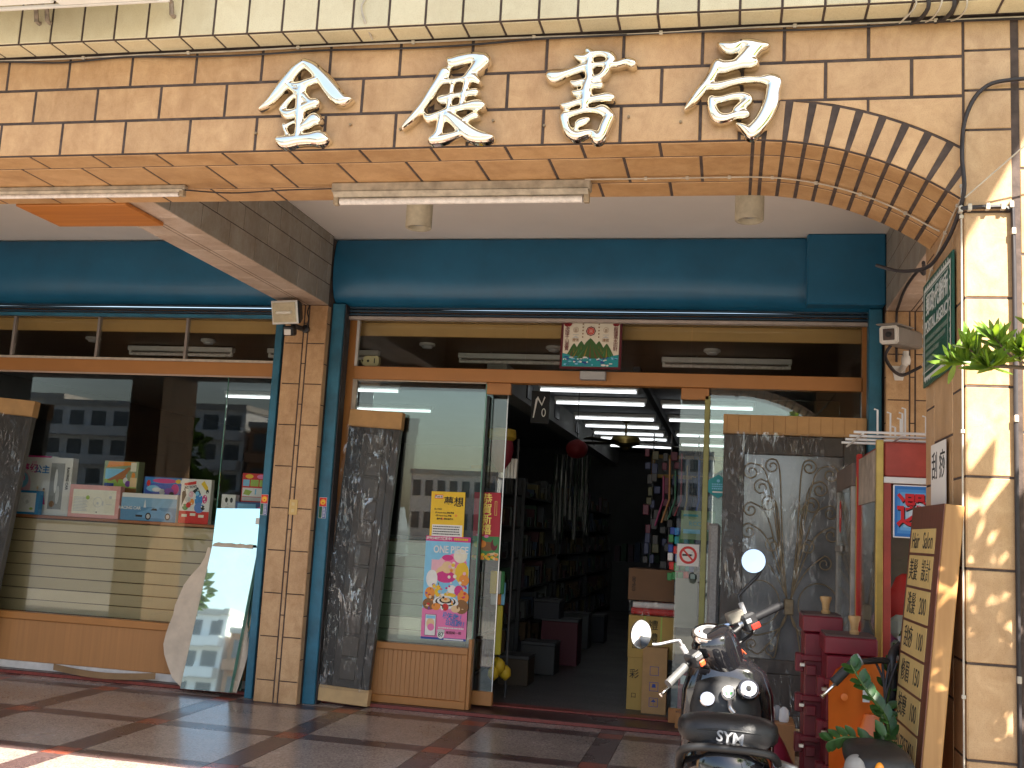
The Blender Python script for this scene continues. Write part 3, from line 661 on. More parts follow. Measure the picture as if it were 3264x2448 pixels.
# shelving with goods
rng = random.Random(3)
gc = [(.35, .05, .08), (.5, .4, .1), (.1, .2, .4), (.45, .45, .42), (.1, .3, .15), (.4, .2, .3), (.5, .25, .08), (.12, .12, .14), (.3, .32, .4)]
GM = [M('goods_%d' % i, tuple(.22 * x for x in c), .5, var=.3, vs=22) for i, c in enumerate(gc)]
SHM = M('shelf_metal', (.06, .06, .065), .5, var=.1)
def shelf(label, x0, y0, y1, face, tiers=6, dep=.42, top=2.1, lowest=.12, step=.36):
    t = thing('shelf_unit', label, 'shelf', (x0, (y0 + y1) / 2, 0), group='shelves lining the shop aisle')
    xb = x0 - face * dep; xa, xc = min(x0, xb), max(x0, xb)
    MB().box(xb - .02 * face if face < 0 else xb - .02, xb if face > 0 else xb + .02, y0, y1, .03, top).build('back_panel', SHM, t)
    for y in (y0, y1): MB().box(xa, xc, y - .015, y + .015, .031, top).build('upright', SHM, t)
    k = 0; z = lowest
    while z < top - .1 and k < tiers:
        MB().box(xa, xc, y0 + .016, y1 - .016, z - .02, z).build('shelf_board', SHM, t)
        y = y0 + .03; mb = MB()
        while y < y1 - .12:
            w = rng.uniform(.05, .16); h = rng.choice((rng.uniform(.04, .12), rng.uniform(.10, step - .05))); d = rng.uniform(.12, dep - .03)
            if y + w > y1 - .02: break
            xf = x0 - face * rng.uniform(0, .04)
            mb.box(min(xf, xf - face * d), max(xf, xf - face * d), y, y + w, z + .001, z + h, rng.randrange(len(GM))); y += w + rng.uniform(.0, .02)
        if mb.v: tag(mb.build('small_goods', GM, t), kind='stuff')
        z += step; k += 1
    return t
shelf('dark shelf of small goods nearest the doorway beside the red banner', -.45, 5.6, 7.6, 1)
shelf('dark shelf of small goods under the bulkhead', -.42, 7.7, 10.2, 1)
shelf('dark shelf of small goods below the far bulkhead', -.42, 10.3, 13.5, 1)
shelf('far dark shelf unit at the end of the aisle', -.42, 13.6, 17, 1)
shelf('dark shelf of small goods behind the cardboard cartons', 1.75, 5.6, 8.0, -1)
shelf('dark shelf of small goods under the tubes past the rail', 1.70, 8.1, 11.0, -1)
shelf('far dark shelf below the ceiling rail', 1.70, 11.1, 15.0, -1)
bt = thing('back_counter', 'dark counter with stacked goods at the end of the aisle', 'counter', (.6, 16.5, 0))
MB().cbox(-.3, 1.6, 16.3, 16.9, .03, 1.0, .01).build('counter_body', SHM, bt); mbx = MB()
for k in range(14): mbx.box(-.25 + k * .13, -.15 + k * .13, 16.4, 16.6, 1.001, 1.1 + rng.random() * .4, rng.randrange(9))
tag(mbx.build('small_goods', GM, bt), kind='stuff')
# slat wall and display shelf behind the toy window
sd = thing('slat_display', 'beige slatted display stand behind the toy window', 'display stand', (-4.2, 4.5, 0))
SLAT = M('slat_board', (.44, .34, .19), .45, var=.05, vs=4)
MB().box(-7.8, -2.08, 4.47, 4.50, .04, 1.40).build('back_board', M('slat_groove', (.10, .06, .03), .8), sd)
for k in range(8):
    z0 = .515 + k * .1085
    MB().cbox(-7.8, -2.08, 4.445, 4.469, z0, z0 + .101, .004).build('slat', SLAT, sd)
MB().cbox(-7.8, -2.08, 4.445, 5.0, 1.386, 1.412, .003).build('shelf_board', M('display_shelf', (.36, .13, .05), .5), sd)
MB().box(-7.8, -2.08, 5.001, 5.03, .03, 1.40).build('rear_board', SHM, sd)
# slat stand behind the fixed door pane
sd2 = thing('slat_display', 'beige slatted display stand behind the comic poster', 'display stand', (-.8, 4.5, 0))
MB().box(-1.30, -.26, 4.50, 4.53, .04, 1.40).build('back_board', MATS['slat_groove'], sd2)
for k in range(8):
    z0 = .50 + k * .1085; MB().cbox(-1.30, -.26, 4.475, 4.499, z0, z0 + .101, .004).build('slat', M('pale_slat', (.40, .38, .27), .45, var=.05), sd2)
MB().cbox(-1.30, -.26, 4.475, 5.0, 1.386, 1.412, .003).build('shelf_board', SHM, sd2)

# ------------------------------------------------------------------ steel characters on the beam (strokes: x, z, radius in mm)
CHARS = [[[(-114,3693,16),(-154,3662,18),(-196,3608,20),(-237,3551,20),(-282,3498,14),(-329,3467,4)],[(-111,3693,16),(-66,3665,21),(-12,3611,24),(35,3555,27),(77,3512,25),(110,3501,16),(142,3506,4)],[(-188,3593,8),(-134,3577,16),(-83,3594,15),(-38,3606,13)],[(-194,3589,10),(-155,3558,11),(-124,3544,18)],[(-116,3560,20),(-119,3509,16),(-115,3444,18),(-113,3380,14),(-113,3326,16)],[(-137,3535,8),(-171,3513,8),(-206,3463,13)],[(-212,3457,9),(-174,3436,18),(-129,3451,14),(-82,3475,16),(-41,3490,18)],[(-103,3527,16),(-75,3501,14),(-38,3487,14)],[(-102,3367,11),(-71,3385,18),(-41,3410,21),(-27,3403,18)],[(-192,3385,8),(-176,3350,9),(-164,3333,8)],[(-182,3377,8),(-141,3397,6)],[(-222,3319,8),(-188,3302,21),(-117,3310,19),(-52,3314,20),(0,3316,24),(36,3306,8)]],[[(600,3686,6),(623,3669,18),(662,3677,20),(723,3687,19),(764,3672,25)],[(770,3672,26),(742,3636,21),(713,3606,15),(693,3578,14)],[(592,3617,22),(570,3583,18),(536,3527,17),(500,3466,15),(463,3417,14),(428,3380,10),(402,3353,4)],[(582,3576,13),(626,3574,9),(669,3579,10),(708,3587,14),(729,3589,17),(758,3566,9)],[(569,3492,6),(588,3485,16),(628,3499,10),(673,3507,9),(719,3515,12),(746,3517,14)],[(633,3555,9),(628,3499,9),(622,3443,12)],[(703,3572,12),(691,3513,12),(682,3457,11)],[(632,3437,13),(677,3445,12),(737,3455,17),(774,3454,18)],[(502,3428,4),(526,3396,14),(569,3411,12),(617,3428,14)],[(593,3413,11),(587,3370,14),(578,3320,15),(552,3293,15)],[(618,3409,18),(650,3386,20),(686,3354,23),(731,3319,24),(777,3303,20),(817,3299,15),(838,3298,7)],[(685,3373,9),(717,3391,11),(747,3405,12),(762,3399,6)],[(549,3293,14),(595,3298,15),(655,3312,12),(685,3321,10)]],[[(1257,3697,12),(1276,3681,13)],[(1194,3675,4),(1218,3665,12),(1247,3661,15),(1276,3678,13),(1319,3682,11),(1358,3669,16),(1365,3644,16),(1336,3627,9)],[(1089,3587,15),(1113,3577,21),(1163,3591,14),(1220,3610,14),(1255,3621,12),(1307,3628,9),(1351,3629,11),(1394,3627,12),(1437,3638,13),(1463,3628,16)],[(1271,3660,14),(1267,3614,16),(1272,3568,15),(1260,3520,17),(1262,3477,20),(1255,3438,14),(1255,3423,12)],[(1354,3626,13),(1346,3599,13),(1324,3572,12),(1290,3561,10)],[(1188,3550,6),(1209,3540,12),(1252,3551,9),(1291,3531,10),(1323,3530,13)],[(1193,3504,4),(1214,3494,12),(1249,3502,11)],[(1146,3444,5),(1170,3438,12),(1228,3454,11),(1271,3462,12),(1314,3469,13),(1357,3474,15),(1378,3470,13)],[(1166,3389,17),(1174,3349,15),(1190,3316,16),(1223,3297,15),(1264,3305,13),(1298,3307,12),(1319,3282,18),(1339,3300,17),(1352,3339,18),(1365,3371,17),(1370,3386,16),(1337,3411,19),(1302,3412,10),(1259,3414,10),(1215,3403,10),(1172,3392,13)],[(1222,3330,4),(1232,3351,13),(1258,3362,13),(1275,3368,9)]],[[(1840,3704,5),(1870,3690,17),(1899,3683,21),(1943,3703,13),(1981,3695,18),(2030,3686,14),(2056,3688,6)],[(2016,3687,18),(1987,3666,24),(1967,3642,24),(1930,3615,18)],[(1842,3619,12),(1858,3596,21),(1901,3601,18),(1945,3611,18),(1988,3613,19),(2006,3612,7)],[(1837,3610,17),(1820,3566,17),(1795,3523,16),(1764,3483,16),(1736,3443,13),(1704,3406,5)],[(1798,3510,12),(1845,3508,14),(1903,3522,12),(1961,3532,12),(2019,3530,12),(2062,3529,20),(2086,3518,22)],[(2086,3518,23),(2078,3478,22),(2073,3432,24),(2054,3377,24),(2029,3334,23),(1998,3298,22),(1987,3286,15),(1961,3312,13),(1923,3334,3)],[(1818,3447,14),(1822,3409,15),(1843,3368,18),(1878,3360,15),(1922,3372,14),(1959,3377,16),(1974,3373,7)],[(1821,3443,13),(1862,3445,12),(1905,3456,12),(1949,3458,13),(1975,3441,15),(1950,3414,15),(1927,3393,15)]]]
def char_mesh(strokes):
    # relief of a brush-written character: union of tapering strokes, domed towards the middle, with side walls
    segs = []
    for st in strokes:
        st2 = fine([tuple(map(float, p)) for p in st], 5) if len(st) > 2 else st
        for a, b in zip(st2[:-1], st2[1:]): segs.append((*a, *b))
    segs = np.array(segs) / 1000.0
    x0, x1 = (segs[:, [0, 3]]).min() - .04, (segs[:, [0, 3]]).max() + .04; z0, z1 = (segs[:, [1, 4]]).min() - .04, (segs[:, [1, 4]]).max() + .04
    c = .0035; nx, nz = int((x1 - x0) / c) + 1, int((z1 - z0) / c) + 1
    X, Z = np.meshgrid(x0 + np.arange(nx) * c, z0 + np.arange(nz) * c, indexing='ij')
    s = np.full(X.shape, -1.0)
    for ax, az, ar, bx, bz, br in segs:
        dx, dz = bx - ax, bz - az; L2 = dx * dx + dz * dz + 1e-12
        t = np.clip(((X - ax) * dx + (Z - az) * dz) / L2, 0, 1)
        d = (ar + (br - ar) * t) * 1.50 - np.hypot(X - ax - t * dx, Z - az - t * dz)
        k = .004; h = np.clip(.5 + .5 * (s - d) / k, 0, 1); s = d + (s - d) * h + k * h * (1 - h)
    for _ in range(2):
        p = np.pad(s, 1, mode='edge'); s = (p[:-2, 1:-1] + p[2:, 1:-1] + p[1:-1, :-2] + p[1:-1, 2:] + 2 * s) / 6
    gx_, gz_ = np.gradient(s, c); gl = np.hypot(gx_, gz_) + 1e-6
    neg = s < 0; mv = np.where(neg, -s / gl, 0); mv = np.clip(mv, 0, 1.6 * c)
    PX, PZ = X + gx_ / gl * mv, Z + gz_ / gl * mv
    inside = s >= 0
    cnt = inside[:-1, :-1].astype(int) + inside[1:, :-1] + inside[1:, 1:] + inside[:-1, 1:]
    keep = cnt >= 1
    R_ = .024; q = np.clip(s / R_, 0, 1); H = .030 * np.sqrt(np.clip(1 - (1 - q) ** 2, 0, 1)) + .05 * np.clip(s - R_ * .5, 0, .02)
    p = H.copy()
    for _ in range(2):
        e = np.pad(p, 1, mode='edge'); p = (e[:-2, 1:-1] + e[2:, 1:-1] + e[1:-1, :-2] + e[1:-1, 2:] + 4 * p) / 8
    H = np.where(inside, p, np.minimum(p, .004))
    idx = -np.ones(X.shape, int); vs = []; fs = []; edges = {}
    I, J = np.nonzero(keep)
    def vid(i, j):
        if idx[i, j] < 0: idx[i, j] = len(vs); vs.append((PX[i, j], -.032 - H[i, j], PZ[i, j]))
        return idx[i, j]
    for i, j in zip(I.tolist(), J.tolist()):
        f = (vid(i, j), vid(i + 1, j), vid(i + 1, j + 1), vid(i, j + 1)); fs.append(f)
        for a, b in zip(f, f[1:] + f[:1]):
            if (b, a) in edges: del edges[b, a]
            else: edges[a, b] = 1
    w = {}
    def wall(a):
        if a not in w:
            vs.append(vs[a]); vs.append((vs[a][0], -.004, vs[a][2])); w[a] = len(vs) - 2
        return w[a]
    for a, b in edges:
        p_, q_ = wall(a), wall(b); fs.append((p_, p_ + 1, q_ + 1, q_))
    mb = MB(); mb.add(vs, fs); return mb
names = [('with a roof-like top stroke, first of the row', (-.10, 3.5)), ('between the peaked one and the tall narrow one', (.62, 3.5)), ('tall and narrow, third of the row', (1.28, 3.5)), ('last of the row, over the start of the arch', (1.90, 3.5))]
for k, st in enumerate(CHARS):
    o = thing('steel_character', 'polished steel brush-written character ' + names[k][0], 'sign letter', (names[k][1][0], -.03, zb + .25), group='steel characters of the shop name')
    char_mesh(st).build('character_body', CHROME, o, 62)
    xs = [p[0] / 1000 for s_ in st for p in s_]; zs = [p[1] / 1000 for s_ in st for p in s_]
    for (x, z) in ((min(xs) - .02, zb + .09), (max(xs) - .01, zb + .12)):
        MB().tube([(x, -.001, z), (x, -.012, z)], .006, 8).build('fixing', M('rusty_fixing', (.30, .22, .13), .6, .6), o)

# ------------------------------------------------------------------ lamps and cables on the beam
def batten(label, x0, x1, y, k=1.):
    t = thing('fluorescent_batten', label, 'lamp', ((x0 + x1) / 2, y, zb), group='old tube battens under the beam')
    HM = M('rusty_cream_metal', (.42, .36, .28), .55, .1, var=.35, vs=16, bump=.2)
    MB().cbox(x0, x1, y - .04 * k, y + .04 * k, zb - .050 * k, zb - .001, .005).build('housing', HM, t)
    MB().prism([(-.045, 0), (.045, 0), (.02, -.022), (-.02, -.022)], x0 + .01, x1 - .01, T=Matrix(((0, 0, 1, 0), (k, 0, 0, y), (0, k, 0, zb - .050 * k - .001), (0, 0, 0, 1)))).build('reflector', HM, t)
    MB().tube([(x0 + .04, y, zb - .092 * k), (x1 - .04, y, zb - .092 * k)], .019 * (.3 + .7 * k), 10).build('tube', TUBE_OFF, t, 60)
    for x in (x0 + .02, x1 - .02): MB().cbox(x - .014, x + .014, y - .018, y + .018, zb - .112 * k, zb - .052 * k, .004).build('holder', M('tube_holder', (.33, .26, .18), .6, var=.4, vs=20), t)
    return t
batten('rusty cream tube batten under the middle of the beam', -.135, 1.225, .50)
batten('thin tube batten under the beam beside the wooden board', -2.40, -.97, .47, .55)
def cable(name, label, path, r, mat, clips=0, cat='cable', grp='cables strung along the beam', sm=6):
    t = thing(name, label, cat, path[0], group=grp)
    P = fine([tuple(p) for p in path], sm) if len(path) > 2 else path
    MB().tube(P, r, 6).build('cable_run', mat, t, 60)
    if clips:
        for k in range(1, clips + 1):
            q = P[int(k * (len(P) - 1) / (clips + 1))]
            MB().cbox(q[0] - .008, q[0] + .008, q[1] - r - .003, q[1] + r + .003, q[2] - r - .004, q[2] + r + .004, .002).build('clip', WIREW, t)
    return t
rg = random.Random(5)
pts = [(-6 + k * .35, -.010 - .004 * rg.random(), zt - .018 - .022 * rg.random()) for k in range(27)]
cable('sagging_cable', 'thin black cable sagging along the top of the beam', pts, .0055, RUBBER, 0)
pts = [(-6 + k * .5, -.012, zt - .012 - .008 * rg.random()) for k in range(21)]
cable('straight_cable', 'pale cable clipped straight along the top of the beam', pts, .0045, WIREW, 16)
cable('batten_wire', 'thin drooping wire between the two tube battens', [(-.97, .46, zb - .03), (-.7, .46, zb - .05), (-.4, .47, zb - .035), (-.14, .5, zb - .02)], .004, RUBBER)
ap = lambda x, y, o=.02: (x, y, (zb - o) if x < cxA else czA + math.sqrt((RI - o) ** 2 - (x - cxA) ** 2))
cable('arch_wire', 'pale wire clipped across the underside of the arch', [ap(1.2, .44, .012)] + [ap(1.4 + k * .1, .44, .012) for k in range(15)] + [ap(2.845, .42, .014)], .004, WIREW, 7)
cable('looping_cable', 'thick black cable looping beside the arch over the pillar', [(4.2, -.05, 3.52), (3.4, -.03, 3.50), (3.05, -.025, 3.50), (2.93, -.025, 3.46), (2.865, -.025, 3.34), (2.85, -.025, 3.18), (2.858, -.022, 3.02), (2.84, .10, 2.90), (2.82, .28, 2.84), (2.80, .50, 2.83), (2.72, .72, 2.87), (2.62, .80, 2.92)], .009, RUBBER)
cable('pillar_cable', 'black cable strapped round the sunlit pillar and down its joint', [(2.855, .02, 2.945), (2.855, -.012, 2.950), (2.95, -.014, 2.955), (3.03, -.014, 2.945), (3.048, -.014, 2.85), (3.050, -.012, 1.6), (3.050, -.012, .1)], .010, RUBBER, 8, grp='cables on the sunlit pillar')
cable('edge_cable', 'pale cable strapped down the edge of the sunlit pillar', [(2.852, .86, 2.80), (2.851, .4, 2.93), (2.852, .03, 2.99), (2.853, .006, 2.92), (2.853, .004, 1.5), (2.853, .004, .1)], .004, WIREW, 7, grp='cables on the sunlit pillar')
cable('stay_wire', 'thin pale stay wire rising from the arch end across the pillar', [(2.86, -.03, 2.99), (3.35, -.30, 3.42)], .0035, WIREW, grp='cables on the sunlit pillar')
cable('camera_cable', 'black cable hanging under the shaded cross beam towards the security camera', [(2.85, .86, 2.95), (2.98, 1.6, 3.08), (3.08, 2.4, 3.30), (3.10, 3.0, 3.335), (3.14, 3.6, 3.33), (3.16, 3.81, 3.30), (3.16, 3.80, 2.95)], .010, RUBBER, grp='cables on the sunlit pillar')
cl = thing('cable_clump', 'tangle of dark tape and wire ends stuck on the ledge', 'cable', (2.66, -.08, zt))
for k in range(5):
    x = 2.60 + .05 * k
    MB().tube(fine([(x, .0, zt - .02), (x + .04 * rg.random(), -.06, zt - .03), (x + .05, -.14, zt - .005), (x + .06 * rg.random(), -.17, zt + .10)], 4), .009 if k % 2 else .004, 6).build('wire', RUBBER if k % 2 else WIREW, cl, 60)
hw = thing('hanging_wire', 'short pale wire end hanging over the ledge corner', 'cable', (.21, -.16, 3.9))
MB().tube(fine([(.215, -.155, 4.15), (.217, -.16, 3.95), (.205, -.165, 3.90), (.225, -.16, 3.83), (.23, -.06, zt - .012)], 4), .005, 6).build('wire', WIREW, hw, 60)

def downlight(label, x, y):
    t = thing('ceiling_downlight', label, 'lamp', (x, y, 3.62), group='cylinder downlights on the arcade ceiling')
    CM = M('peeling_cream_metal', (.52, .46, .34), .55, var=.28, vs=9, bump=.3)
    MB().lathe([(.094, 3.964), (.094, 3.615), (.090, 3.610), (.074, 3.612), (.070, 3.63), (.066, 3.80), (.02, 3.81)], 28, T=TR(x, y, 0), cap=False).build('cylinder', CM, t, 50)
    MB().lathe([(.072, 3.632), (.060, 3.70), (.02, 3.72)], 24, T=TR(x, y, 0), cap=False).build('reflector', M('lamp_reflector', (.55, .52, .48), .3, .6), t, 50)
    MB().lathe([(.010, 3.64), (.032, 3.655), (.036, 3.69), (.02, 3.72)], 16, T=TR(x, y, 0)).build('bulb', WHITEP, t, 50)
downlight('peeling cream cylinder downlight below the second steel character', -.275, 2.42)
downlight('peeling cream cylinder downlight near the start of the arch', 2.02, 2.30)

# floodlight with motion sensor
fd = thing('floodlight', 'black floodlight with motion sensor on the middle pillar', 'lamp', (-1.72, 3.62, 3.2))
A = TR(-1.735, 3.58, 3.235) @ RZ(-12) @ RX(14) @ Matrix.Scale(1.22, 4)
mb = MB(); mb.loft([[(sx * w, d, sz * h) for sx, sz in ((-1, -1), (1, -1), (1, 1), (-1, 1))] for w, h, d in ((.098, .072, -.045), (.104, .078, -.035), (.104, .078, -.02), (.07, .05, .06))], T=A); mb.build('lamp_housing', BLACKP, fd)
MB().cbox(-.108, .108, -.052, -.0455, -.082, .082, .002, T=A).build('bezel', STEEL, fd)
MB().box(-.094, .094, -.058, -.0525, -.068, .068, T=A).build('lamp_glass', M('flood_reflector', (.58, .56, .44), .18, .7, var=.2, vs=40), fd)
MB().tube([(-.06, -.062, 0), (.06, -.062, 0)], .010, 8, T=A).build('lamp_tube', M('quartz', (.75, .74, .66), .15), fd)
MB().tube([(-1.69, 3.81, 3.135), (-1.70, 3.72, 3.13), (-1.72, 3.64, 3.14)], .022, 8).build('bracket', BLACKP, fd, 60); MB().lathe([(.034, 0), (.034, .03), (.02, .035)], 16, T=TR(-1.672, 3.822, 3.135) @ RX(90)).build('wall_plate', BLACKP, fd, 40)
B_ = TR(-1.72, 3.60, 3.075) @ RX(12); MB().cbox(-.045, .045, -.05, .045, -.038, .045, .012, T=B_).build('sensor_body', BLACKP, fd); MB().cbox(-.030, .030, -.058, -.049, -.032, .018, .004, T=B_).build('sensor_lens', WHITEP, fd)
MB().tube(fine([(-1.655, 3.81, 3.345), (-1.66, 3.79, 3.28), (-1.645, 3.79, 3.22), (-1.66, 3.80, 3.16)], 4), .006, 6).build('cord', RUBBER, fd, 60)

# security camera
sc_ = thing('security_camera', 'white box security camera with swivel bracket below the shaded cross beam', 'camera', (3.16, 3.3, 3.0))
A = TR(3.12, 3.45, 3.075) @ RZ(-24) @ RX(6)
CG = M('camera_grey', (.20, .18, .16), .5, var=.15)
mb = MB(); rr = lambda w, h, y: [(w * math.copysign(min(1, abs(math.cos(a)) * 1.25), math.cos(a)), y, h * math.copysign(min(1, abs(math.sin(a)) * 1.25), math.sin(a))) for a in [2 * math.pi * k / 24 + .13 for k in range(24)]]
mb.loft([rr(.068, .066, y) for y in (-.22, -.21, .22, .40)][::-1], T=A); mb.build('camera_body', CG, sc_, 40)
MB().cbox(-.075, .075, -.29, .16, .067, .078, .004, T=A).build('sun_hood', CG, sc_)
MB().cbox(-.066, .066, -.238, -.221, -.068, .064, .016, T=A).build('face_plate', WHITEP, sc_)
MB().cbox(-.040, .040, -.246, -.2385, -.040, .042, .004, T=A).build('window', M('camera_window', (.10, .07, .055), .1), sc_)
MB().lathe([(.020, 0), (.020, .01), (.012, .012)], 14, T=A @ TR(0, -.246, 0) @ RX(90)).build('lens', INK, sc_, 40)
MB().lathe([(.03, 0), (.035, .03), (.03, .06), (.022, .07), (.022, .10)], 14, T=TR(3.20, 3.62, 2.90)).build('swivel', WHITEP, sc_, 40)
MB().tube([(3.20, 3.62, 2.91), (3.19, 3.72, 2.89), (3.18, 3.80, 2.88)], .022, 8).build('arm', WHITEP, sc_, 60)
MB().prism([(-.055, .05), (.055, .05), (.03, -.06), (-.03, -.06)], 0, .012, T=frame((3.18, 3.822, 2.87), (1, 0, 0), (0, 0, 1))).build('wall_plate', WHITEP, sc_)
MB().tube(fine([(3.06, 3.40, 3.0), (3.03, 3.45, 2.93), (3.10, 3.6, 2.86), (3.18, 3.74, 2.84), (3.24, 3.78, 2.86), (3.32, 3.70, 2.90)], 4), .013, 6).build('cord', RUBBER, sc_, 60)

# ------------------------------------------------------------------ prints
PM = {}
def ink(name, c, rough=.55):
    k = 'ink_' + name
    if k not in PM: PM[k] = M(k, c, rough, var=.06, vs=20)
    return PM[k]
def rect(u0, v0, u1, v1): return [(u0, v0), (u1, v0), (u1, v1), (u0, v1)]
def ell(cu, cv, ru, rv=None, n=18, a0=0.): rv = rv or ru; return [(cu + ru * math.cos(2 * math.pi * k / n + a0), cv + rv * math.sin(2 * math.pi * k / n + a0)) for k in range(n)]
def printed(parent, F, shapes, lift=.0006, name='print', step=.00015):
    mats = []; mb = MB()
    for k, (m, p) in enumerate(shapes):
        if m not in mats: mats.append(m)
        a = sum(p[i][0] * p[(i + 1) % len(p)][1] - p[(i + 1) % len(p)][0] * p[i][1] for i in range(len(p)))
        mb.poly([(x, y, lift + step * k) for x, y in (p if a > 0 else p[::-1])], mats.index(m), F)
    return tag(mb.build(name, mats, parent), kind='stuff')
def textrows(F, u0, u1, v, n, dv, m, rgx, h=.4):
    # unreadable small print: rows of short dashes
    out = []
    for k in range(n):
        u = u0
        while u < u1 - .01:
            w = rgx.uniform(.006, .016); out.append((m, rect(u, v - k * dv, min(u + w, u1), v - k * dv + dv * h))); u += w + .004
    return out
YEL = ink('yellow', (.80, .52, .02)); PNK = ink('pink', (.80, .20, .42)); CYN = ink('cyan', (.22, .55, .78)); ORA = ink('orange', (.80, .28, .04)); WHT = ink('white', (.80, .79, .76)); NAV = ink('navy', (.02, .06, .30)); MAG = ink('magenta', (.62, .03, .22)); GRN = ink('green', (.05, .24, .07)); LPK = ink('light_pink', (.80, .45, .52)); SKN = ink('peach', (.80, .56, .30)); RED = ink('red', (.62, .025, .02)); CRM = ink('cream', (.80, .75, .60)); BRN = ink('brown', (.25, .11, .03)); TEL = ink('teal', (.01, .30, .34)); BLU = ink('blue', (.03, .22, .55)); DGR = ink('dark_green', (.015, .10, .055)); LGR = ink('light_grey', (.55, .55, .54)); DRD = ink('dark_red', (.16, .012, .02)); LIM = ink('lime', (.35, .50, .08)); PUR = ink('purple', (.20, .05, .35))
rp_ = random.Random(11)

# yellow notice
yp = thing('yellow_poster', 'yellow notice with large black title on the fixed glass pane', 'poster', (-.40, 4.17, 1.43))
F = frame((-.553, 4.1770, 1.425), (1, 0, .012), (-.012, 0, 1)); w, h = .298, .385
MB().box(0, w, 0, h, 0, .001, T=F).build('sheet', YEL, yp)
printed(yp, F, [(WHT, rect(.02, .005, .285, .105)), (ORA, ell(.225, .185, .011)), (ORA, ell(.105, .155, .013)), (RED, rect(.03, .325, .105, .358)), (CRM, rect(.033, .331, .102, .352))] + textrows(F, .03, .27, .085, 4, .021, INK, rp_), .0013)
TF = lambda F, u, v, z=.002: F @ TR(u, v, z)
text('夢想', .088, INK, yp, TF(F, .20, .295), bold=.0016); text('Post-it', .024, INK, yp, TF(F, .067, .342), bold=.0006)
text('萬人集氣', .017, INK, yp, TF(F, .065, .235)); text('把 Post-it Note 夢想募集', .0155, INK, yp, TF(F, .125, .205), bold=.0005); text('1張 Post-it Note 募集', .0155, INK, yp, TF(F, .115, .18), bold=.0005); text('集越多   夢想金越大', .0165, INK, yp, TF(F, .13, .153), bold=.0006)
# comic poster
cp = thing('comic_poster', 'tall pink and blue comic poster under the yellow notice', 'poster', (-.37, 4.17, .57))
F = frame((-.572, 4.1755, .575), (1, 0, .008), (-.010, 0, 1)); w, h = .392, .858
MB().box(0, w, 0, h, 0, .001, T=F).build('sheet', CYN, cp)
sh = [(MAG, rect(0, .815, w, h)), (PNK, rect(0, .015, w, .255)), (NAV, rect(0, 0, w, .018)), (LPK, rect(.06, .50, .20, .66)), (WHT, rect(.20, .003, .37, .013))]
for cu, cv, ru, rv, m in [(.21, .60, .11, .10, LPK), (.27, .63, .10, .09, PNK), (.20, .55, .10, .07, SKN), (.19, .52, .09, .05, MAG), (.20, .60, .05, .05, SKN), (.07, .50, .05, .075, WHT), (.33, .56, .06, .09, YEL), (.35, .50, .045, .05, ORA), (.20, .68, .05, .025, MAG), (.31, .70, .06, .06, CRM), (.06, .38, .045, .05, ORA), (.13, .40, .03, .05, YEL), (.19, .42, .03, .05, CYN), (.25, .42, .04, .035, WHT), (.31, .41, .04, .045, MAG), (.35, .36, .05, .05, ORA), (.23, .37, .06, .02, YEL), (.06, .29, .06, .05, BRN), (.34, .28, .06, .06, BRN), (.20, .31, .11, .055, WHT), (.20, .315, .09, .04, INK), (.20, .32, .075, .034, WHT), (.20, .325, .055, .025, INK), (.20, .33, .04, .02, SKN), (.12, .27, .04, .03, ORA), (.29, .26, .04, .03, SKN), (.20, .27, .03, .03, RED)]:
    sh.append((m, ell(cu, cv, ru, rv, 14, rp_.random())))
for k in range(60):
    sh.append((rp_.choice([ORA, YEL, MAG, WHT, BRN, CYN, SKN, RED, PUR, INK]), ell(rp_.uniform(.02, .37), rp_.uniform(.255, .46), rp_.uniform(.004, .016), rp_.uniform(.004, .018), 7)))
for k in range(14): sh.append((rp_.choice([YEL, CRM, ORA, LPK]), ell(rp_.uniform(.22, .38), rp_.uniform(.45, .70), rp_.uniform(.004, .018), None, 7)))
sh += [(INK, rect(.032, .030, .127, .205)), (WHT, rect(.035, .033, .124, .202)), (SKN, ell(.08, .13, .035, .045)), (PNK, ell(.085, .10, .03, .03)), (CYN, rect(.04, .17, .12, .195)), (WHT, ell(.175, .045, .032, .036, 12)), (LGR, ell(.175, .075, .034, .015))]
printed(cp, F, sh, .0013, step=.00006)
z_ = .0075
text('週刊少年強力連載中！', .028, WHT, cp, TF(F, .125, .837, z_), bold=.0008, sx=.85); printed(cp, F, textrows(F, .25, .375, .828, 1, .03, YEL, rp_, .6), z_, 'small_print', .00001)
text('ONE PIECE', .085, WHT, cp, TF(F, .225, .745, z_), bold=.0015, sx=.74)
text('作戰失敗！', .056, BLU, cp, TF(F, .245, .195, z_) @ Matrix(((1, .22, 0, 0), (0, 1, 0, 0), (0, 0, 1, 0), (0, 0, 0, 1))), bold=.0006); text('開始逃跑！', .056, BLU, cp, TF(F, .272, .142, z_) @ Matrix(((1, .22, 0, 0), (0, 1, 0, 0), (0, 0, 1, 0), (0, 0, 0, 1))), bold=.0006)
text('87', .048, DGR, cp, TF(F, .176, .042, z_), bold=.0012); text('尾田榮一郎', .027, INK, cp, TF(F, .285, .062, z_)); printed(cp, F, textrows(F, .15, .37, .095, 1, .018, WHT, rp_, .6), z_, 'small_print', .00001)
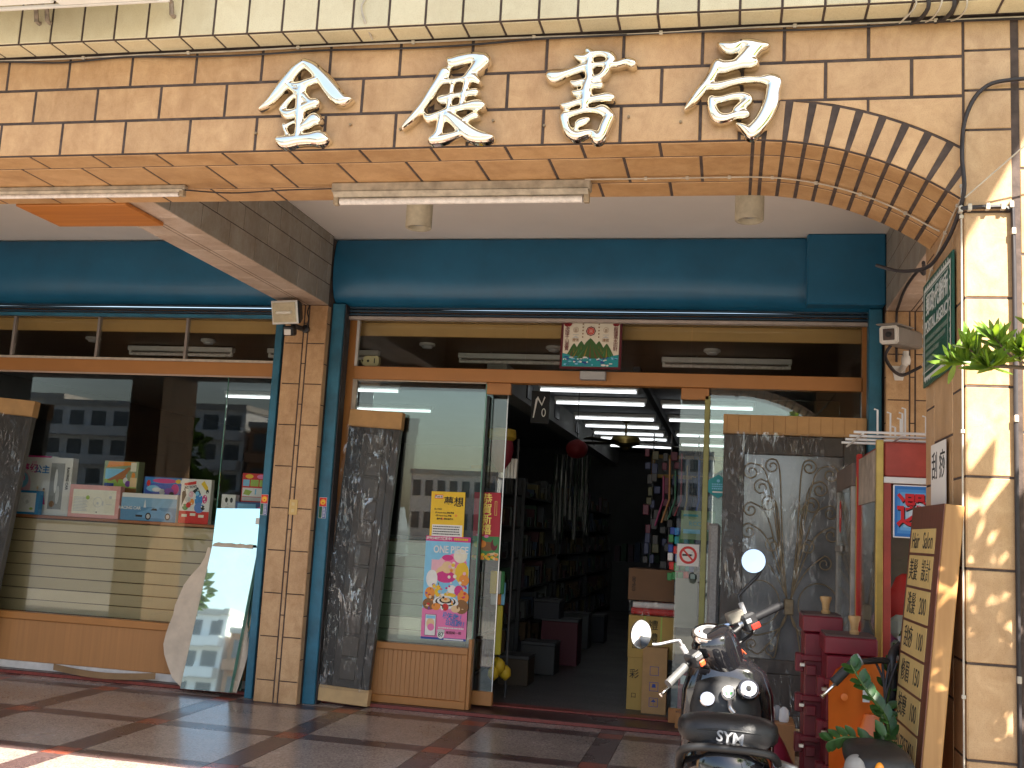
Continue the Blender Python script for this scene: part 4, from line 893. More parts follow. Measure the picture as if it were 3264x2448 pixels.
# red new year banner
rb = thing('new_year_banner', 'red new year banner with gold characters on the sliding glass door', 'banner', (-.08, 4.3, 1.25))
F = frame((-.205, 4.3245, 1.250), (1, 0, .02), (-.02, 0, 1)); w, h = .235, .575
MB().box(0, w, 0, h, 0, .001, T=F).build('sheet', ink('banner_red', (.42, .012, .03)), rb)
sh = [(GRN, rect(.0, .0, w, .20)), (LIM, ell(.06, .13, .05, .03)), (PNK, ell(.12, .20, .02, .012)), (PNK, ell(.05, .21, .02, .012)), (BRN, ell(.13, .115, .065, .04)), (ORA, ell(.09, .135, .03, .03)), (RED, ell(.075, .165, .012, .015)), (DRD, ell(.19, .13, .03, .05)), (GRN, ell(.20, .16, .02, .04))]
for k in range(24): sh.append((rp_.choice([YEL, ORA, SKN]), ell(rp_.uniform(.01, .22), rp_.uniform(.01, .06), .016, .012, 9)))
sh += [(GOLD, rect(.185, .38, .205, .50)), (MATS['ink_banner_red'], rect(.188, .383, .202, .497))]
printed(rb, F, sh, .0013)
text('恭\n賀\n新\n禧', .095, M('gold_foil', (.72, .55, .12), .35, .4), rb, TF(F, .115, .385, .004), bold=.001, line=.92)
# no smoking sticker
ns = thing('no_smoking_sticker', 'square white sticker with a red no smoking ring', 'sticker', (1.62, 4.32, 1.31))
F = frame((1.530, 4.3245, 1.305), (1, 0, 0), (0, 0, 1)); s_ = .178
MB().box(0, s_, 0, s_, 0, .001, T=F).build('sheet', PAPERW, ns)
ring = lambda cu, cv, r0, r1, m, n=28: [(m, [(cu + r0 * math.cos(a), cv + r0 * math.sin(a)), (cu + r1 * math.cos(a), cv + r1 * math.sin(a)), (cu + r1 * math.cos(b), cv + r1 * math.sin(b)), (cu + r0 * math.cos(b), cv + r0 * math.sin(b))]) for a, b in [(2 * math.pi * k / n, 2 * math.pi * (k + 1) / n) for k in range(n)]]
c_ = s_ / 2
printed(ns, F, [(INK, rect(.042, c_ - .008, .13, c_ + .008)), (LGR, rect(.118, c_ - .008, .13, c_ + .008))] + [(LGR, ell(.12 + .01 * k, c_ + .022 + .006 * k, .008, .003, 8)) for k in range(2)] + [(RED, [(.035, .135), (.045, .145), (.143, .042), (.133, .032)])] + ring(c_, c_, .052, .072, RED), .0013, step=.00002)
# hexagon sticker
hx = thing('hexagon_sticker', 'teal hexagon sticker on the glass beside the wrapped iron door', 'sticker', (1.85, 4.17, 1.86))
F = frame((1.848, 4.1765, 1.96), (1, 0, 0), (0, 0, 1))
MB().prism(ell(0, 0, .095, None, 6, math.pi / 2), 0, .001, T=F).build('sheet', ink('sticker_teal', (.02, .30, .33)), hx); printed(hx, F, [(CYN, ell(0, .045, .013))] + [(WHT, rect(-.045, -.052, .045, -.040))], .0013); printed(hx, F, textrows(F, -.05, .05, .012, 3, .018, CYN, rp_, .6), .002, 'small_print', .00001)
# mountain picture over the door
mp_ = thing('mountain_picture', 'framed picture of green mountains and blue waves with a red octagon', 'picture', (.77, 4.08, 2.88))
F = frame((.512, 4.072, 2.885), (1, 0, .004), (-.004, .06, 1)); w, h = .517, .418
MB().cbox(0, w, 0, h, -.03, -.001, .004, T=F).build('frame', ink('frame_red', (.10, .010, .018), .35), mp_)
F2 = F @ TR(.022, .018, 0); w2, h2 = w - .044, h - .036
MB().box(0, w2, 0, h2, 0, .001, T=F2).build('sheet', ink('picture_cream', (.78, .72, .58)), mp_)
sh = []
for cx_, pw, ph in [(.095, .075, .20), (.155, .085, .222), (.305, .085, .222), (.37, .075, .20), (.232, .13, .245)]:
    base = .065
    L_ = [(cx_ - pw * (1 - t) ** .8 * (1 + .06 * math.sin(9 * t)), base + (ph - base) * t) for t in (0, .2, .4, .6, .8, .93)] + [(cx_, ph)] + [(cx_ + pw * (1 - t) ** .8, base + (ph - base) * t) for t in (.93, .8, .6, .4, .2, 0)]
    sh.append((ink('hill_green', (.045, .12, .028)), L_))
    for q in range(5):
        dx_ = (q - 2) * pw * .3; t0 = .1 + .1 * abs(q - 2); sh.append((rp_.choice([ink('hill_brown', (.16, .055, .02)), ink('hill_ochre', (.30, .19, .02)), GRN]), [(cx_ + dx_ * 1.4 - .006, base), (cx_ + dx_ * 1.4 + .008, base), (cx_ + dx_ * .5, base + (ph - base) * (.86 - t0))]))
sh.append((TEL, [(0, 0), (w2, 0), (w2, .105), (w2 * .88, .095), (w2 * .8, .07), (w2 * .2, .07), (w2 * .12, .10), (0, .115)]))
for k in range(70): sh.append((rp_.choice([TEL, CYN, WHT, NAV, ink('sea', (.03, .22, .34))]), ell(rp_.uniform(.01, w2 - .01), rp_.uniform(.01, .085), rp_.uniform(.006, .022), rp_.uniform(.004, .009), 8)))
oc = (.232, .305)
sh += ring(*oc, .034, .042, DRD, 8) + ring(*oc, .020, .030, RED, 8) + ring(*oc, .010, .016, RED, 8) + [(RED, ell(*oc, .004))]
for sx_ in (.105, .36):
    sh += ring(sx_, .315, .022, .024, BRN, 10) + [(BRN, rect(sx_ - .012, .30 + .01 * k, sx_ + .012, .304 + .01 * k)) for k in range(3)] + [(LGR, rect(sx_ - .025, .27, sx_ + .025, .276)), (LGR, [(sx_ - .03, .245), (sx_, .265), (sx_ + .03, .245)])]
for u in (.165, .30): sh += [(BRN, rect(u - .005, .36 - .028 * k, u + .005, .372 - .028 * k)) for k in range(5)]
printed(mp_, F2, sh, .0013, step=.00003)
text('龍\n蟠\n萬\n水\n招\n財', .040, DRD, mp_, TF(F2, w2 - .030, .235, .006), line=.85); text('虎\n踞\n千\n山\n進\n寶', .040, DRD, mp_, TF(F2, .032, .235, .006), line=.85)
text('澄法', .030, BRN, mp_, TF(F2, .105, .225, .006)); text('達官', .030, BRN, mp_, TF(F2, .36, .225, .006))
for u, r_ in ((.035, .035), (w2 - .03, .028)):
    mb = MB()
    for k in range(9):
        a = k * 2.4; mb.lathe([(.002, 0), (r_ * .4, .008), (r_ * .5, .016), (.004, .02)], 8, T=F2 @ TR(u + r_ * .55 * math.cos(a), h2 - .012 + r_ * .45 * math.sin(a), .004) @ Matrix.Rotation(a, 4, 'Z') @ RX(20))
    mb.build('rosette', ink('cloth_red', (.22, .01, .015), .8), mp_, 50)
db = thing('door_sensor', 'small grey ribbed box fixed under the mountain picture', 'sensor', (.80, 4.08, 2.79))
MB().cbox(.688, .905, 4.075, 4.139, 2.795, 2.868, .005).build('body', GREYP, db)
for k in range(6): MB().box(.695, .898, 4.071, 4.0749, 2.803 + k * .0105, 2.809 + k * .0105).build('rib', LGR, db)
dv = thing('cream_device', 'small cream alarm box standing behind the transom pane', 'device', (-1.2, 4.2, 2.89))
MB().prism([(0, .01), (.02, 0), (.13, 0), (.145, .02), (.145, .075), (.13, .092), (.02, .092), (0, .075)], 0, .05, T=frame((-1.275, 4.255, 2.888), (1, 0, 0), (0, 0, 1))).build('body', M('cream_plastic', (.55, .48, .27), .5), dv)
F = frame((-1.275, 4.2048, 2.888), (1, 0, 0), (0, 0, 1)); printed(dv, F, [(INK, ell(.045, .046, .012)), (INK, rect(.100, .025, .110, .07))], .0006); MB().tube([(-1.275, 4.23, 2.90), (-1.30, 4.23, 2.93), (-1.30, 4.23, 2.95)], .008, 6).build('plug', M('cream_plastic2', (.5, .44, .25), .5), dv)

# outlet, neighbourhood stickers
ot = thing('wall_outlet', 'ivory double outlet plate on the middle pillar', 'outlet', (-1.65, 3.82, 1.54))
F = frame((-1.693, 3.8225, 1.545), (1, 0, 0), (0, 0, 1)); MB().cbox(0, .075, 0, .128, 0, .008, .003, T=F).build('plate', M('ivory_plastic', (.62, .42, .15), .45), ot)
for v in (.035, .09): MB().cbox(.024, .051, v - .014, v + .014, .0082, .012, .002, T=F).build('socket', M('ivory_socket', (.66, .50, .24), .4), ot)
def sticker(label, x, z):
    t = thing('watch_sticker', label, 'sticker', (x, 3.92, z), group='small printed stickers on the blue rails')
    F = frame((x, 3.9238, z), (1, 0, 0), (0, 0, 1)); MB().box(0, .066, 0, .175, 0, .001, T=F).build('sheet', PAPERW, t)
    printed(t, F, [(RED, rect(.002, .10, .064, .173)), (ORA, ell(.033, .136, .026)), (YEL, ell(.033, .135, .017)), (RED, ell(.033, .13, .007)), (DGR, rect(.002, .002, .030, .098)), (NAV, rect(.034, .002, .064, .098))] + [(WHT, rect(.040 + .010 * q, .01 + .012 * k, .046 + .010 * q, .018 + .012 * k)) for k in range(7) for q in range(2)], .0013)
sticker('small red green and blue sticker on the blue rail by the door leaf', -1.468, 1.530); sticker('small red green and blue sticker on the blue rail by the leaning mirrors', -2.003, 1.530)

# postal sign, paper notice on the pillar
ps = thing('postal_sign', 'green postal agency sign with white stamp border on the sunlit pillar', 'sign', (2.85, .5, 2.31))
F = frame((2.8495, .838, 2.315), (0, -1, 0), (0, 0, 1)); w, h = .688, .505
MB().cbox(0, w, 0, h, -.006, .004, .002, T=F).build('board', ink('sign_green', (.010, .085, .055), .4), ps)
WS = M('sign_white', (.62, .64, .60), .5, var=.06)
sh = [(WS, rect(.03, .028, w - .03, .045)), (WS, rect(.03, h - .045, w - .03, h - .028)), (WS, rect(.03, .028, .045, h - .028)), (WS, rect(w - .045, .028, w - .03, h - .028))]
for k in range(12):
    u = .045 + (w - .09) * (k + .5) / 12; sh += [(WS, [(u - .014, .03), (u, .012), (u + .014, .03)]), (WS, [(u - .014, h - .03), (u, h - .012), (u + .014, h - .03)])]
for k in range(9):
    v = .045 + (h - .09) * (k + .5) / 9; sh += [(WS, [(.031, v - .014), (.014, v), (.031, v + .014)]), (WS, [(w - .031, v - .014), (w - .014, v), (w - .031, v + .014)])]
sh += [(WS, rect(.06, h - .064, w - .06, h - .060)), (WS, rect(.06, .060, w - .06, .064)), (WS, rect(.06, .06, .064, h - .06)), (WS, rect(w - .064, .06, w - .06, h - .06)), (WS, rect(.07, .245, w - .07, .249))]
printed(ps, F, sh, .0046)
text('郵政代辦所', .112, WS, ps, TF(F, w / 2, .378, .006), bold=.0012, sx=.92); text('POSTAL AGENCY', .078, WS, ps, TF(F, w / 2, .280, .006), bold=.0006, sx=.92)
FW = M('faded_sign_white', (.18, .26, .21), .6)
printed(ps, F, [q for k, u1 in enumerate((.60, .56, .40, .30, .26)) for q in textrows(F, .075, u1, .205 - .034 * k, 1, .034, FW, rp_, .62)], .0056, 'small_print', .000002)
pn = thing('paper_notice', 'white paper with two handwritten characters on the side of the sunlit pillar', 'notice', (2.85, .5, 1.74))
F = frame((2.8495, .655, 1.735), (0, -1, 0), (0, 0, 1)); MB().box(0, .345, 0, .285, 0, .001, T=F).build('sheet', PAPERW, pn); text('刮 痧', .135, INK, pn, TF(F, .175, .175, .0015))
# hair salon board leaning on the pillar
hb = thing('salon_board', 'tall wooden hair salon price board leaning on the sunlit pillar', 'sign board', (2.62, .3, 0))
F = frame((2.610, .60, 0.0), (.03, -1, 0), (.088, .005, 1)); w, h = .62, 1.735
WD = wood_mat('board_edge_wood', (.34, .17, .055), (.46, .25, .09), 'Z', 4); WDD = wood_mat('board_face_dark', (.10, .030, .018), (.15, .05, .028), 'Z', 5)
MB().cbox(0, w, 0, h, -.078, -.004, .004, T=F).build('board_body', WD, hb); MB().box(0, w, 0, h, -.0038, 0, T=F).build('face', WDD, hb)
rows_ = [('Hair   Salon', .115), ('美髮   設計', .145), ('洗髮   200', .145), ('刮痧   100', .145), ('修眉   150', .145), ('按摩   100', .145), ('0917357401', .155), ('2 樓', .155), ('', .16), ('', .16)]
v = h - .10; YP = M('yellow_board_strip', (.62, .44, .17), .5, var=.10, vs=12)
for s, hh in rows_:
    MB().box(.045, w - .10, v - hh + .012, v, .0002, .003, T=F).build('strip', YP, hb)
    if s: text(s, .10 if not s.startswith('09') else .094, INK, hb, TF(F, .045 + (w - .145) / 2, v - hh / 2 + .004, .0035), sx=.88 if not s.startswith('09') else .86)
    v -= hh

# ------------------------------------------------------------------ toy boxes on the display shelf
def carton(name, label, cat, x0, x1, y0, dep, z0, z1, mat, shapes=None, texts=(), group=None, b=.002, rz=0., tape=None):
    t = thing(name, label, cat, ((x0 + x1) / 2, y0 + dep / 2, z0), group=group)
    A = TR((x0 + x1) / 2, y0, z0) @ RZ(rz) @ TR(-(x1 - x0) / 2, 0, 0)
    MB().cbox(0, x1 - x0, 0, dep, 0, z1 - z0, b, T=A).build('box_body', mat, t)
    F = A @ frame((0, 0, 0), (1, 0, 0), (0, 0, 1))
    if shapes: printed(t, F, shapes, .0006, step=.00008)
    for s, size, m, u, v, kw in texts: text(s, size, m, t, F @ TR(u, v, .006) @ RZ(kw.get('rot', 0)), bold=kw.get('bold', 0), sx=kw.get('sx', 1))
    return t
GT = 'toy boxes on the display shelf'
zs = 1.413
carton('princess_box', 'tall white toy box with pink princess print behind the blue bordered box', 'toy box', -4.95, -4.545, 4.60, .10, zs, 1.985, PAPERW,
       [(MAG, rect(0, .555, .405, .572)), (LPK, ell(.10, .27, .10, .15)), (CYN, ell(.10, .33, .07, .08)), (MAG, [(.03, .12), (.14, .12), (.10, .30)]), (PNK, ell(.11, .35, .02, .03)), (PNK, [(.24, .10), (.32, .10), (.28, .25)]), (SKN, ell(.28, .26, .012, .016)), (MAG, [(.31, .10), (.38, .10), (.35, .22)]), (SKN, ell(.35, .235, .012, .016)), (BRN, ell(.35, .25, .013, .010)), (CYN, ell(.17, .16, .04, .05)), (MAG, ell(.18, .15, .03, .03))],
       [('夢幻', .095, MAG, .17, .44, {'bold': .002}), ('公主', .085, BLU, .31, .435, {'bold': .002}), ('公主', .03, PNK, .22, .505, {})], GT)
carton('racing_car_case', 'white window case with upright black lettering beside the princess box', 'toy box', -4.530, -4.285, 4.56, .09, zs, 1.972, PAPERW,
       [(GREYP, rect(.015, .06, .165, .505)), (ink('foil', (.30, .30, .29), .2), rect(.022, .067, .158, .498)), (WHT, ell(.08, .33, .018, .12, 10)), (LGR, ell(.11, .2, .02, .09, 10)), (BRN, ell(.06, .11, .03, .03))], [('RACING CAR', .036, INK, .205, .36, {'rot': -90, 'bold': .001})], GT)
carton('blue_bordered_box', 'white instruction box with a bright blue border', 'toy box', -4.91, -4.55, 4.47, .07, zs, 1.640, ink('border_blue', (.01, .22, .50)),
       [(WHT, rect(0, .022, .33, .205))] + [(LGR, rect(.01, .05 + .013 * k, .01 + .12 * (1 - .05 * (k % 3)), .056 + .013 * k)) for k in range(9)] + ring(.23, .14, .040, .043, LGR, 14) + [(LGR, ell(.24, .12, .018)), (LIM, ell(.29, .055, .02, .012))], (), GT)
carton('pink_bordered_box', 'white and pink bordered box with small grey print', 'toy box', -4.225, -3.690, 4.47, .07, zs, 1.722, ink('border_pink', (.72, .34, .30)),
       [(CRM, rect(.04, .035, .495, .265))] + [(LGR, rect(.055, .06 + .014 * k, .055 + .15 * (1 - .06 * (k % 3)), .067 + .014 * k)) for k in range(10)] + [(LIM, ell(.20, .19, .02))] + ring(.31, .15, .045, .049, LGR, 16) + [(LGR, ell(.31, .14, .012)), (LGR, rect(.36, .12, .372, .16)), (INK, rect(.30, .05, .31, .062)), (LGR, ell(.44, .20, .015)), (LGR, rect(.40, .13, .46, .135))], (), GT)
dn = carton('dinosaur_bag', 'dinosaur print toy bag standing behind the pink bordered box', 'toy box', -3.985, -3.62, 4.62, .11, zs, 1.968, ink('bag_green', (.30, .36, .20)),
       [(CYN, rect(.02, .30, .25, .48)), (LIM, rect(.02, .30, .36, .38)), (ORA, [(.03, .49), (.30, .52), (.33, .55), (.05, .55)]), (ink('dino', (.38, .14, .04)), [(.04, .37), (.12, .41), (.20, .46), (.26, .50), (.30, .49), (.27, .47), (.24, .42), (.25, .36), (.22, .38), (.17, .38), (.16, .34), (.13, .38), (.08, .36)]), (WHT, ell(.24, .37, .025, .03)), (NAV, rect(.02, .305, .12, .34)), (CRM, rect(.285, .46, .345, .545)), (PUR, ell(.27, .34, .03, .03)), (ORA, ell(.32, .42, .02, .03)), (SKN, rect(.29, .31, .36, .40)), (BRN, rect(.0, .0, .365, .30))], (), GT)
carton('racing_car_box', 'long blue racing car box with white top edge', 'toy box', -3.668, -3.095, 4.47, .08, zs, 1.668, PAPERW,
       [(ink('box_blue', (.10, .26, .44)), rect(.0, .0, .573, .215)), (ink('box_sky', (.22, .42, .60)), rect(.0, .13, .573, .215)), (ink('car_blue', (.16, .36, .58)), [(.15, .03), (.18, .075), (.26, .10), (.30, .125), (.38, .125), (.43, .10), (.52, .095), (.545, .06), (.53, .03)]), (WHT, [(.235, .125), (.245, .205), (.26, .125)]), (ink('car_blue2', (.24, .46, .66)), [(.34, .115), (.42, .21), (.46, .205), (.385, .11)]), (INK, ell(.29, .045, .030, .034)), (INK, ell(.49, .05, .028, .032)), (LGR, ell(.29, .045, .018, .021)), (LGR, ell(.49, .05, .017, .020)), (INK, rect(.16, .035, .23, .055)), (INK, [(.31, .10), (.33, .12), (.37, .12), (.38, .10)])], [('RACING CAR', .038, WHT, .095, .115, {'bold': .001})], GT)
carton('robot_box', 'dark blue robot toy box behind the racing car box', 'toy box', -3.545, -3.10, 4.62, .12, zs, 1.835, ink('box_navy', (.02, .05, .22)),
       [(BLU, rect(.01, .245, .43, .415)), (MAG, ell(.22, .385, .13, .022)), (ink('box_indigo', (.04, .10, .45)), rect(.02, .25, .42, .36)), (CYN, ell(.10, .31, .07, .03)), (WHT, ell(.14, .30, .05, .02)), (LGR, ell(.20, .28, .03, .03)), (MAG, ell(.33, .31, .04, .05)), (PUR, ell(.27, .29, .05, .03)), (YEL, ell(.36, .385, .03, .02)), (WHT, ell(.40, .38, .02, .02)), (INK, ell(.30, .265, .025, .02)), (RED, ell(.05, .36, .02, .03))], (), GT)
carton('figure_pack', 'white pack of small figures with a red bottom band', 'toy box', -3.068, -2.765, 4.47, .06, zs, 1.825, PAPERW,
       [(RED, rect(0, 0, .303, .115)), (RED, [(.03, .345), (.15, .365), (.15, .395), (.03, .37)]), (YEL, [(.20, .37), (.23, .40), (.28, .33), (.27, .29)]), (INK, [(.02, .16), (.06, .26), (.04, .33), (.015, .28)]), (INK, [(.12, .30), (.17, .34), (.21, .27), (.18, .25)]), (BLU, ell(.19, .22, .04, .06)), (ink('toy_blue', (.10, .22, .55)), ell(.20, .15, .05, .05)), (CYN, ell(.17, .28, .02, .02)), (LPK, ell(.11, .27, .025, .03)), (ORA, ell(.12, .20, .025, .03)), (GRN, ell(.06, .15, .03, .03)), (RED, ell(.09, .17, .025, .025)), (MAG, ell(.25, .23, .025, .04)), (INK, ell(.27, .30, .015, .02)), (LGR, ell(.08, .22, .03, .025)), (INK, ell(.24, .15, .02, .02))] + [(CRM, rect(.03 + .085 * k, .06 + .012 * (k % 2), .085 + .085 * k, .085 + .012 * (k % 2))) for k in range(3)] + [(WHT, ell(rp_.uniform(.02, .28), rp_.uniform(.13, .37), .006, .008, 6)) for k in range(24)], [('RC TOYS', .030, INK, .10, .335, {'bold': .001, 'rot': 8})], GT)
carton('small_white_box', 'small white box with dark dots above the leaning mirrors', 'toy box', -2.665, -2.525, 4.50, .08, zs, 1.700, PAPERW, [(INK, ell(.05, .235, .014, .024)), (INK, ell(.10, .235, .014, .024)), (LGR, ell(.06, .16, .02, .02)), (LGR, ell(.10, .15, .02, .015)), (INK, rect(.06, .195, .07, .202))], (), GT)
carton('flat_blue_box', 'flat blue box lying under the red game box', 'toy box', -2.52, -2.14, 4.50, .20, zs, 1.640, ink('lid_blue', (.06, .12, .30)), [(CYN, rect(.02, .10, .2, .21)), (MAG, ell(.25, .16, .04, .03)), (ORA, rect(0, 0, .38, .03))], (), GT)
carton('red_game_box', 'red game box with green board pictures behind the leaning mirrors', 'toy box', -2.485, -2.235, 4.52, .10, 1.641, 1.905, RED,
       [(CYN, rect(.01, .145, .075, .205)), (LIM, rect(.085, .145, .165, .205)), (LIM, rect(.175, .145, .245, .205)), (WHT, rect(.01, .05, .245, .13)), (LIM, [(.02, .07), (.08, .06), (.11, .10), (.04, .115)]), (CYN, rect(.135, .07, .15, .12)), (LGR, rect(.01, .01, .245, .045)), (YEL, ell(.07, .235, .04, .02)), (PNK, ell(.19, .235, .045, .02))], (), GT)

# ------------------------------------------------------------------ leaning mirrors in kraft paper
MIR = M('mirror_glass', (.60, .86, .88), .015, 1., var=.02); MIR2 = M('mirror_back_glass', (.70, .82, .80), .02, .85, var=.08, vs=3)
def leaning(name, label, pts, th, mat, edge, cat='mirror', grp=None):
    t = thing(name, label, cat, pts[0], group=grp)
    a, b, c, d = [Vector(p) for p in pts]; n = (b - a).cross(d - a).normalized()
    MB().add([*pts], [(0, 1, 2, 3)]).build('glass_face', mat, t)
    q = [p - n * .0006 for p in (a, b, c, d)]; r = [p - n * th for p in (a, b, c, d)]
    MB().add(q + r, [(0, 1, 5, 4), (1, 2, 6, 5), (2, 3, 7, 6), (3, 0, 4, 7), (7, 6, 5, 4)]).build('glass_edge', edge, t)
    return t, n
t1, n1 = leaning('leaning_mirror', 'tall pale cyan mirror leaning on the toy window beside the pillar', [(-2.475, 3.965, .040), (-2.06, 3.965, .050), (-2.015, 4.105, 1.585), (-2.50, 4.105, 1.565)], .010, MIR, EDGEG, grp='mirrors leaning on the toy window')
F = frame((-2.115, 4.0915, 1.50), (1, 0, .06), (-.06, .09, 1)); MB().box(0, .085, -.055, 0, .0005, .0015, T=F).build('label_sheet', PAPERW, t1)
t2, n2 = leaning('leaning_mirror', 'shorter stack of glass sheets leaning in front of the cyan mirror', [(-2.575, 3.895, .036), (-2.125, 3.895, .040), (-2.045, 4.035, 1.245), (-2.475, 4.035, 1.235)], .022, MIR2, EDGEG, grp='mirrors leaning on the toy window')
for k in range(4):
    o_ = -.001 - .005 * k; MB().box(-.0015, .0015, 0, 1.21, -.004, .0, T=frame((-2.121 + .004 * k, 3.897 + .006 * k, .04), (1, 0, 0), (.066, .116, 1))).build('sheet_edge', EDGEG, t2)
kp = thing('kraft_paper', 'crumpled pale kraft paper wrapped behind the leaning glass sheets', 'paper', (-2.6, 3.95, 0))
KM = M('kraft', (.58, .49, .39), .85, var=.14, vs=8, bump=1.0, bs=14)
rk = random.Random(2); rows = []
for i in range(15):
    v = i / 14; z = .034 + v * 1.19; rr_ = []
    bulge = .27 * math.sin(math.pi * min(1, v * 1.12)) ** .8 if v < .88 else .02
    for j in range(9):
        u = j / 8
        xl = -2.585 + .105 * v - bulge - .03 * math.sin(9 * v); xr = -2.30 + .10 * v
        rr_.append((xl + (xr - xl) * u + rk.uniform(-.012, .012), 3.925 + .135 * v + .035 * u + .022 * math.sin(7 * u + 5 * v) + rk.uniform(-.010, .010), z + rk.uniform(-.006, .006)))
    rows.append(rr_)
MB().grid(rows).build('paper_sheet', KM, kp, 30)
rows = []
for i in range(12):
    v = i / 11; rows.append([(-2.13 + .078 * v + u * .05 * (1 + .5 * math.sin(6 * v)), 3.935 + .135 * v + .018 * math.sin(9 * v + 4 * u) + .02 * u, .034 + v * 1.10) for u in (0, .5, 1)])
MB().grid(rows).build('paper_edge', KM, kp, 30)
MB().grid([[(-2.47 + .042 * j, 4.028 + .012 * i + .004 * math.sin(j * 2), 1.236 + .012 * i + (.014 * abs(math.sin(j * 1.3)) if i else 0)) for j in range(10)] for i in range(3)]).build('paper_top', KM, kp, 30)
cs = thing('cardboard_strip', 'curled strip of cardboard lying against the white skirting', 'cardboard', (-3.3, 4.03, 0))
CARDD = M('old_cardboard', (.26, .16, .08), .85, var=.2)
MB().grid([[(-3.90 + .0625 * k, 4.045 - .035 * math.sin(math.pi * k / 16), .036 + .030 * (1 - math.sin(math.pi * k / 16)) + dz) for k in range(17)] for dz in (0, .055)]).build('strip', CARDD, cs, 40)

# ------------------------------------------------------------------ wrapped door leaves
def wrapped_leaf(label, A, w, h, th, cap=.15, foot=.13, relief=True):
    t = thing('wrapped_door_leaf', label, 'door', T=A, local=True, group='door leaves wrapped in plastic')
    LM = M('grey_leaf_paint', (.050, .045, .040), .45, var=.2, vs=6); LD = M('dark_leaf_edge', (.012, .011, .011), .4)
    MB().cbox(.0, w, .012, th, foot, h - cap, .003).build('leaf', LM, t)
    MB().box(.002, w * .30, .008, .0118, foot + .01, h - cap - .01).build('dark_strip', LD, t)
    if relief:
        n = 11; s = (h - cap - foot - .1) / n
        for k in range(n):
            z = foot + .05 + k * s
            MB().cbox(w * .42, w * .72, .002, .0118, z + .012, z + s - .012, .004).build('raised_panel', M('panel_paint', (.075, .066, .056), .4, var=.25, vs=8), t)
        MB().cbox(w * .84, w * .86, .004, .0118, foot + .02, h - cap - .02, .002).build('rib', LD, t)
    mb = MB(); mb.cbox(-.008, w + .008, -.004, th + .006, h - cap, h, .004); mb.build('cardboard_cap', CARD, t)
    MB().cbox(-.008, w + .008, -.004, th + .006, 0, foot, .004).build('cardboard_foot', CARDL, t)
    rk = random.Random(int(w * 1000)); rows = []
    nz = 44
    for i in range(nz + 1):
        v = i / nz; z = foot - .02 + (h - cap - foot + .03) * v; r_ = []
        for j in range(15):
            u = j / 14
            r_.append((-.012 + (w + .024) * u, -.012 - abs(.020 * math.sin(17 * v + 5 * u) * math.sin(3.1 * u + 9 * v)) - rk.uniform(0, .008), z + rk.uniform(-.004, .004)))
        rows.append(r_)
    MB().grid(rows).build('plastic_wrap', WRAP, t, 35)
    return t
wrapped_leaf('narrow plastic wrapped door leaf with cardboard ends by the blue rail', TR(-1.408, 3.975, .033) @ RY(2.3) @ RX(-2.6), .468, 2.46, .075)
wrapped_leaf('plastic wrapped door leaf at the far end of the toy window', TR(-5.55, 3.93, .033) @ RY(3.6) @ RX(-3), .98, 2.50, .08, relief=False)
# ornate iron door
ID = thing('iron_door', 'wide plastic wrapped iron door with scrollwork over grey glass', 'door', T=TR(1.885, 3.90, .033) @ RX(-2.2), local=True, group='door leaves wrapped in plastic')
DF_ = M('iron_door_frame', (.055, .042, .034), .45, var=.25, vs=8)
w, h = 1.08, 2.50
for a in ((0, .165, .13, 2.34), (.915, 1.08, .13, 2.34), (.1655, .9145, 2.19, 2.34), (.1655, .9145, .13, .62)): MB().cbox(a[0], a[1], .0, .06, a[2], a[3], .005).build('door_rail', DF_, ID)
MB().box(.1655, .9145, .035, .043, .621, 2.189).build('grey_pane', M('smoked_pane', (.15, .155, .16), .10, var=.5, vs=1.6, spec=1.0), ID)
MB().cbox(.30, .78, -.006, -.0005, .22, .52, .008).build('raised_panel', DF_, ID)
IR = M('wrought_iron', (.20, .145, .08), .4, .5, var=.3, vs=30)
def spiral(cx, cz, r, turns, a0, sgn):
    return [(cx + r * (1 - .78 * k / 22) * math.cos(a0 + sgn * turns * 2 * math.pi * k / 22), .018, cz + r * (1 - .78 * k / 22) * math.sin(a0 + sgn * turns * 2 * math.pi * k / 22)) for k in range(23)]
C0 = (.52, 1.02)
for sx in (-1, 1):
    for (px, pz, r, bx, bz) in ((.30, 2.05, .07, .47, 1.5), (.22, 1.93, .065, .45, 1.5), (.14, 2.10, .06, .49, 1.6), (.30, 1.75, .06, .40, 1.4), (.31, 1.58, .065, .42, 1.35), (.16, 1.80, .065, .46, 1.4), (.13, 1.48, .06, .48, 1.2), (.26, 1.36, .06, .44, 1.15)):
        ex = C0[0] + sx * px; a0 = math.pi / 2 + sx * .5
        a0 = math.pi / 2; sp = spiral(ex, pz, r, 1.35, a0, -sx)
        st = sp[0]; s0 = (C0[0] + sx * .015, .018, C0[1] + .06)
        mid = (C0[0] + sx * (.03 + .16 * px), .018, C0[1] + .06 + (pz - C0[1]) * .38); mid2 = (C0[0] + sx * px * .60, .018, pz + r * .35 - .05)
        MB().tube(fine([s0, mid, mid2, st], 7)[:-1] + sp, .0052, 6).build('scroll', IR, ID, 60)
    for (px, pz, r) in ((.30, .86, .06), (.27, .72, .05), (.13, .70, .05)):
        sp = spiral(C0[0] + sx * px, pz, r, 1.3, -math.pi / 2, sx)
        MB().tube(fine([(C0[0] + sx * .012, .018, C0[1] - .05), (C0[0] + sx * .06, .018, .86), (C0[0] + sx * px * .75, .018, pz - r * 1.1), sp[0]], 7)[:-1] + sp, .0052, 6).build('scroll', IR, ID, 60)
    cir = [(C0[0] + sx * .22 + .15 * math.cos(a), .018, C0[1] + .02 + .17 * math.sin(a)) for a in [2 * math.pi * k / 28 for k in range(28)]]
    MB().tube(cir, .0045, 6, closed=True).build('scroll', IR, ID, 60)
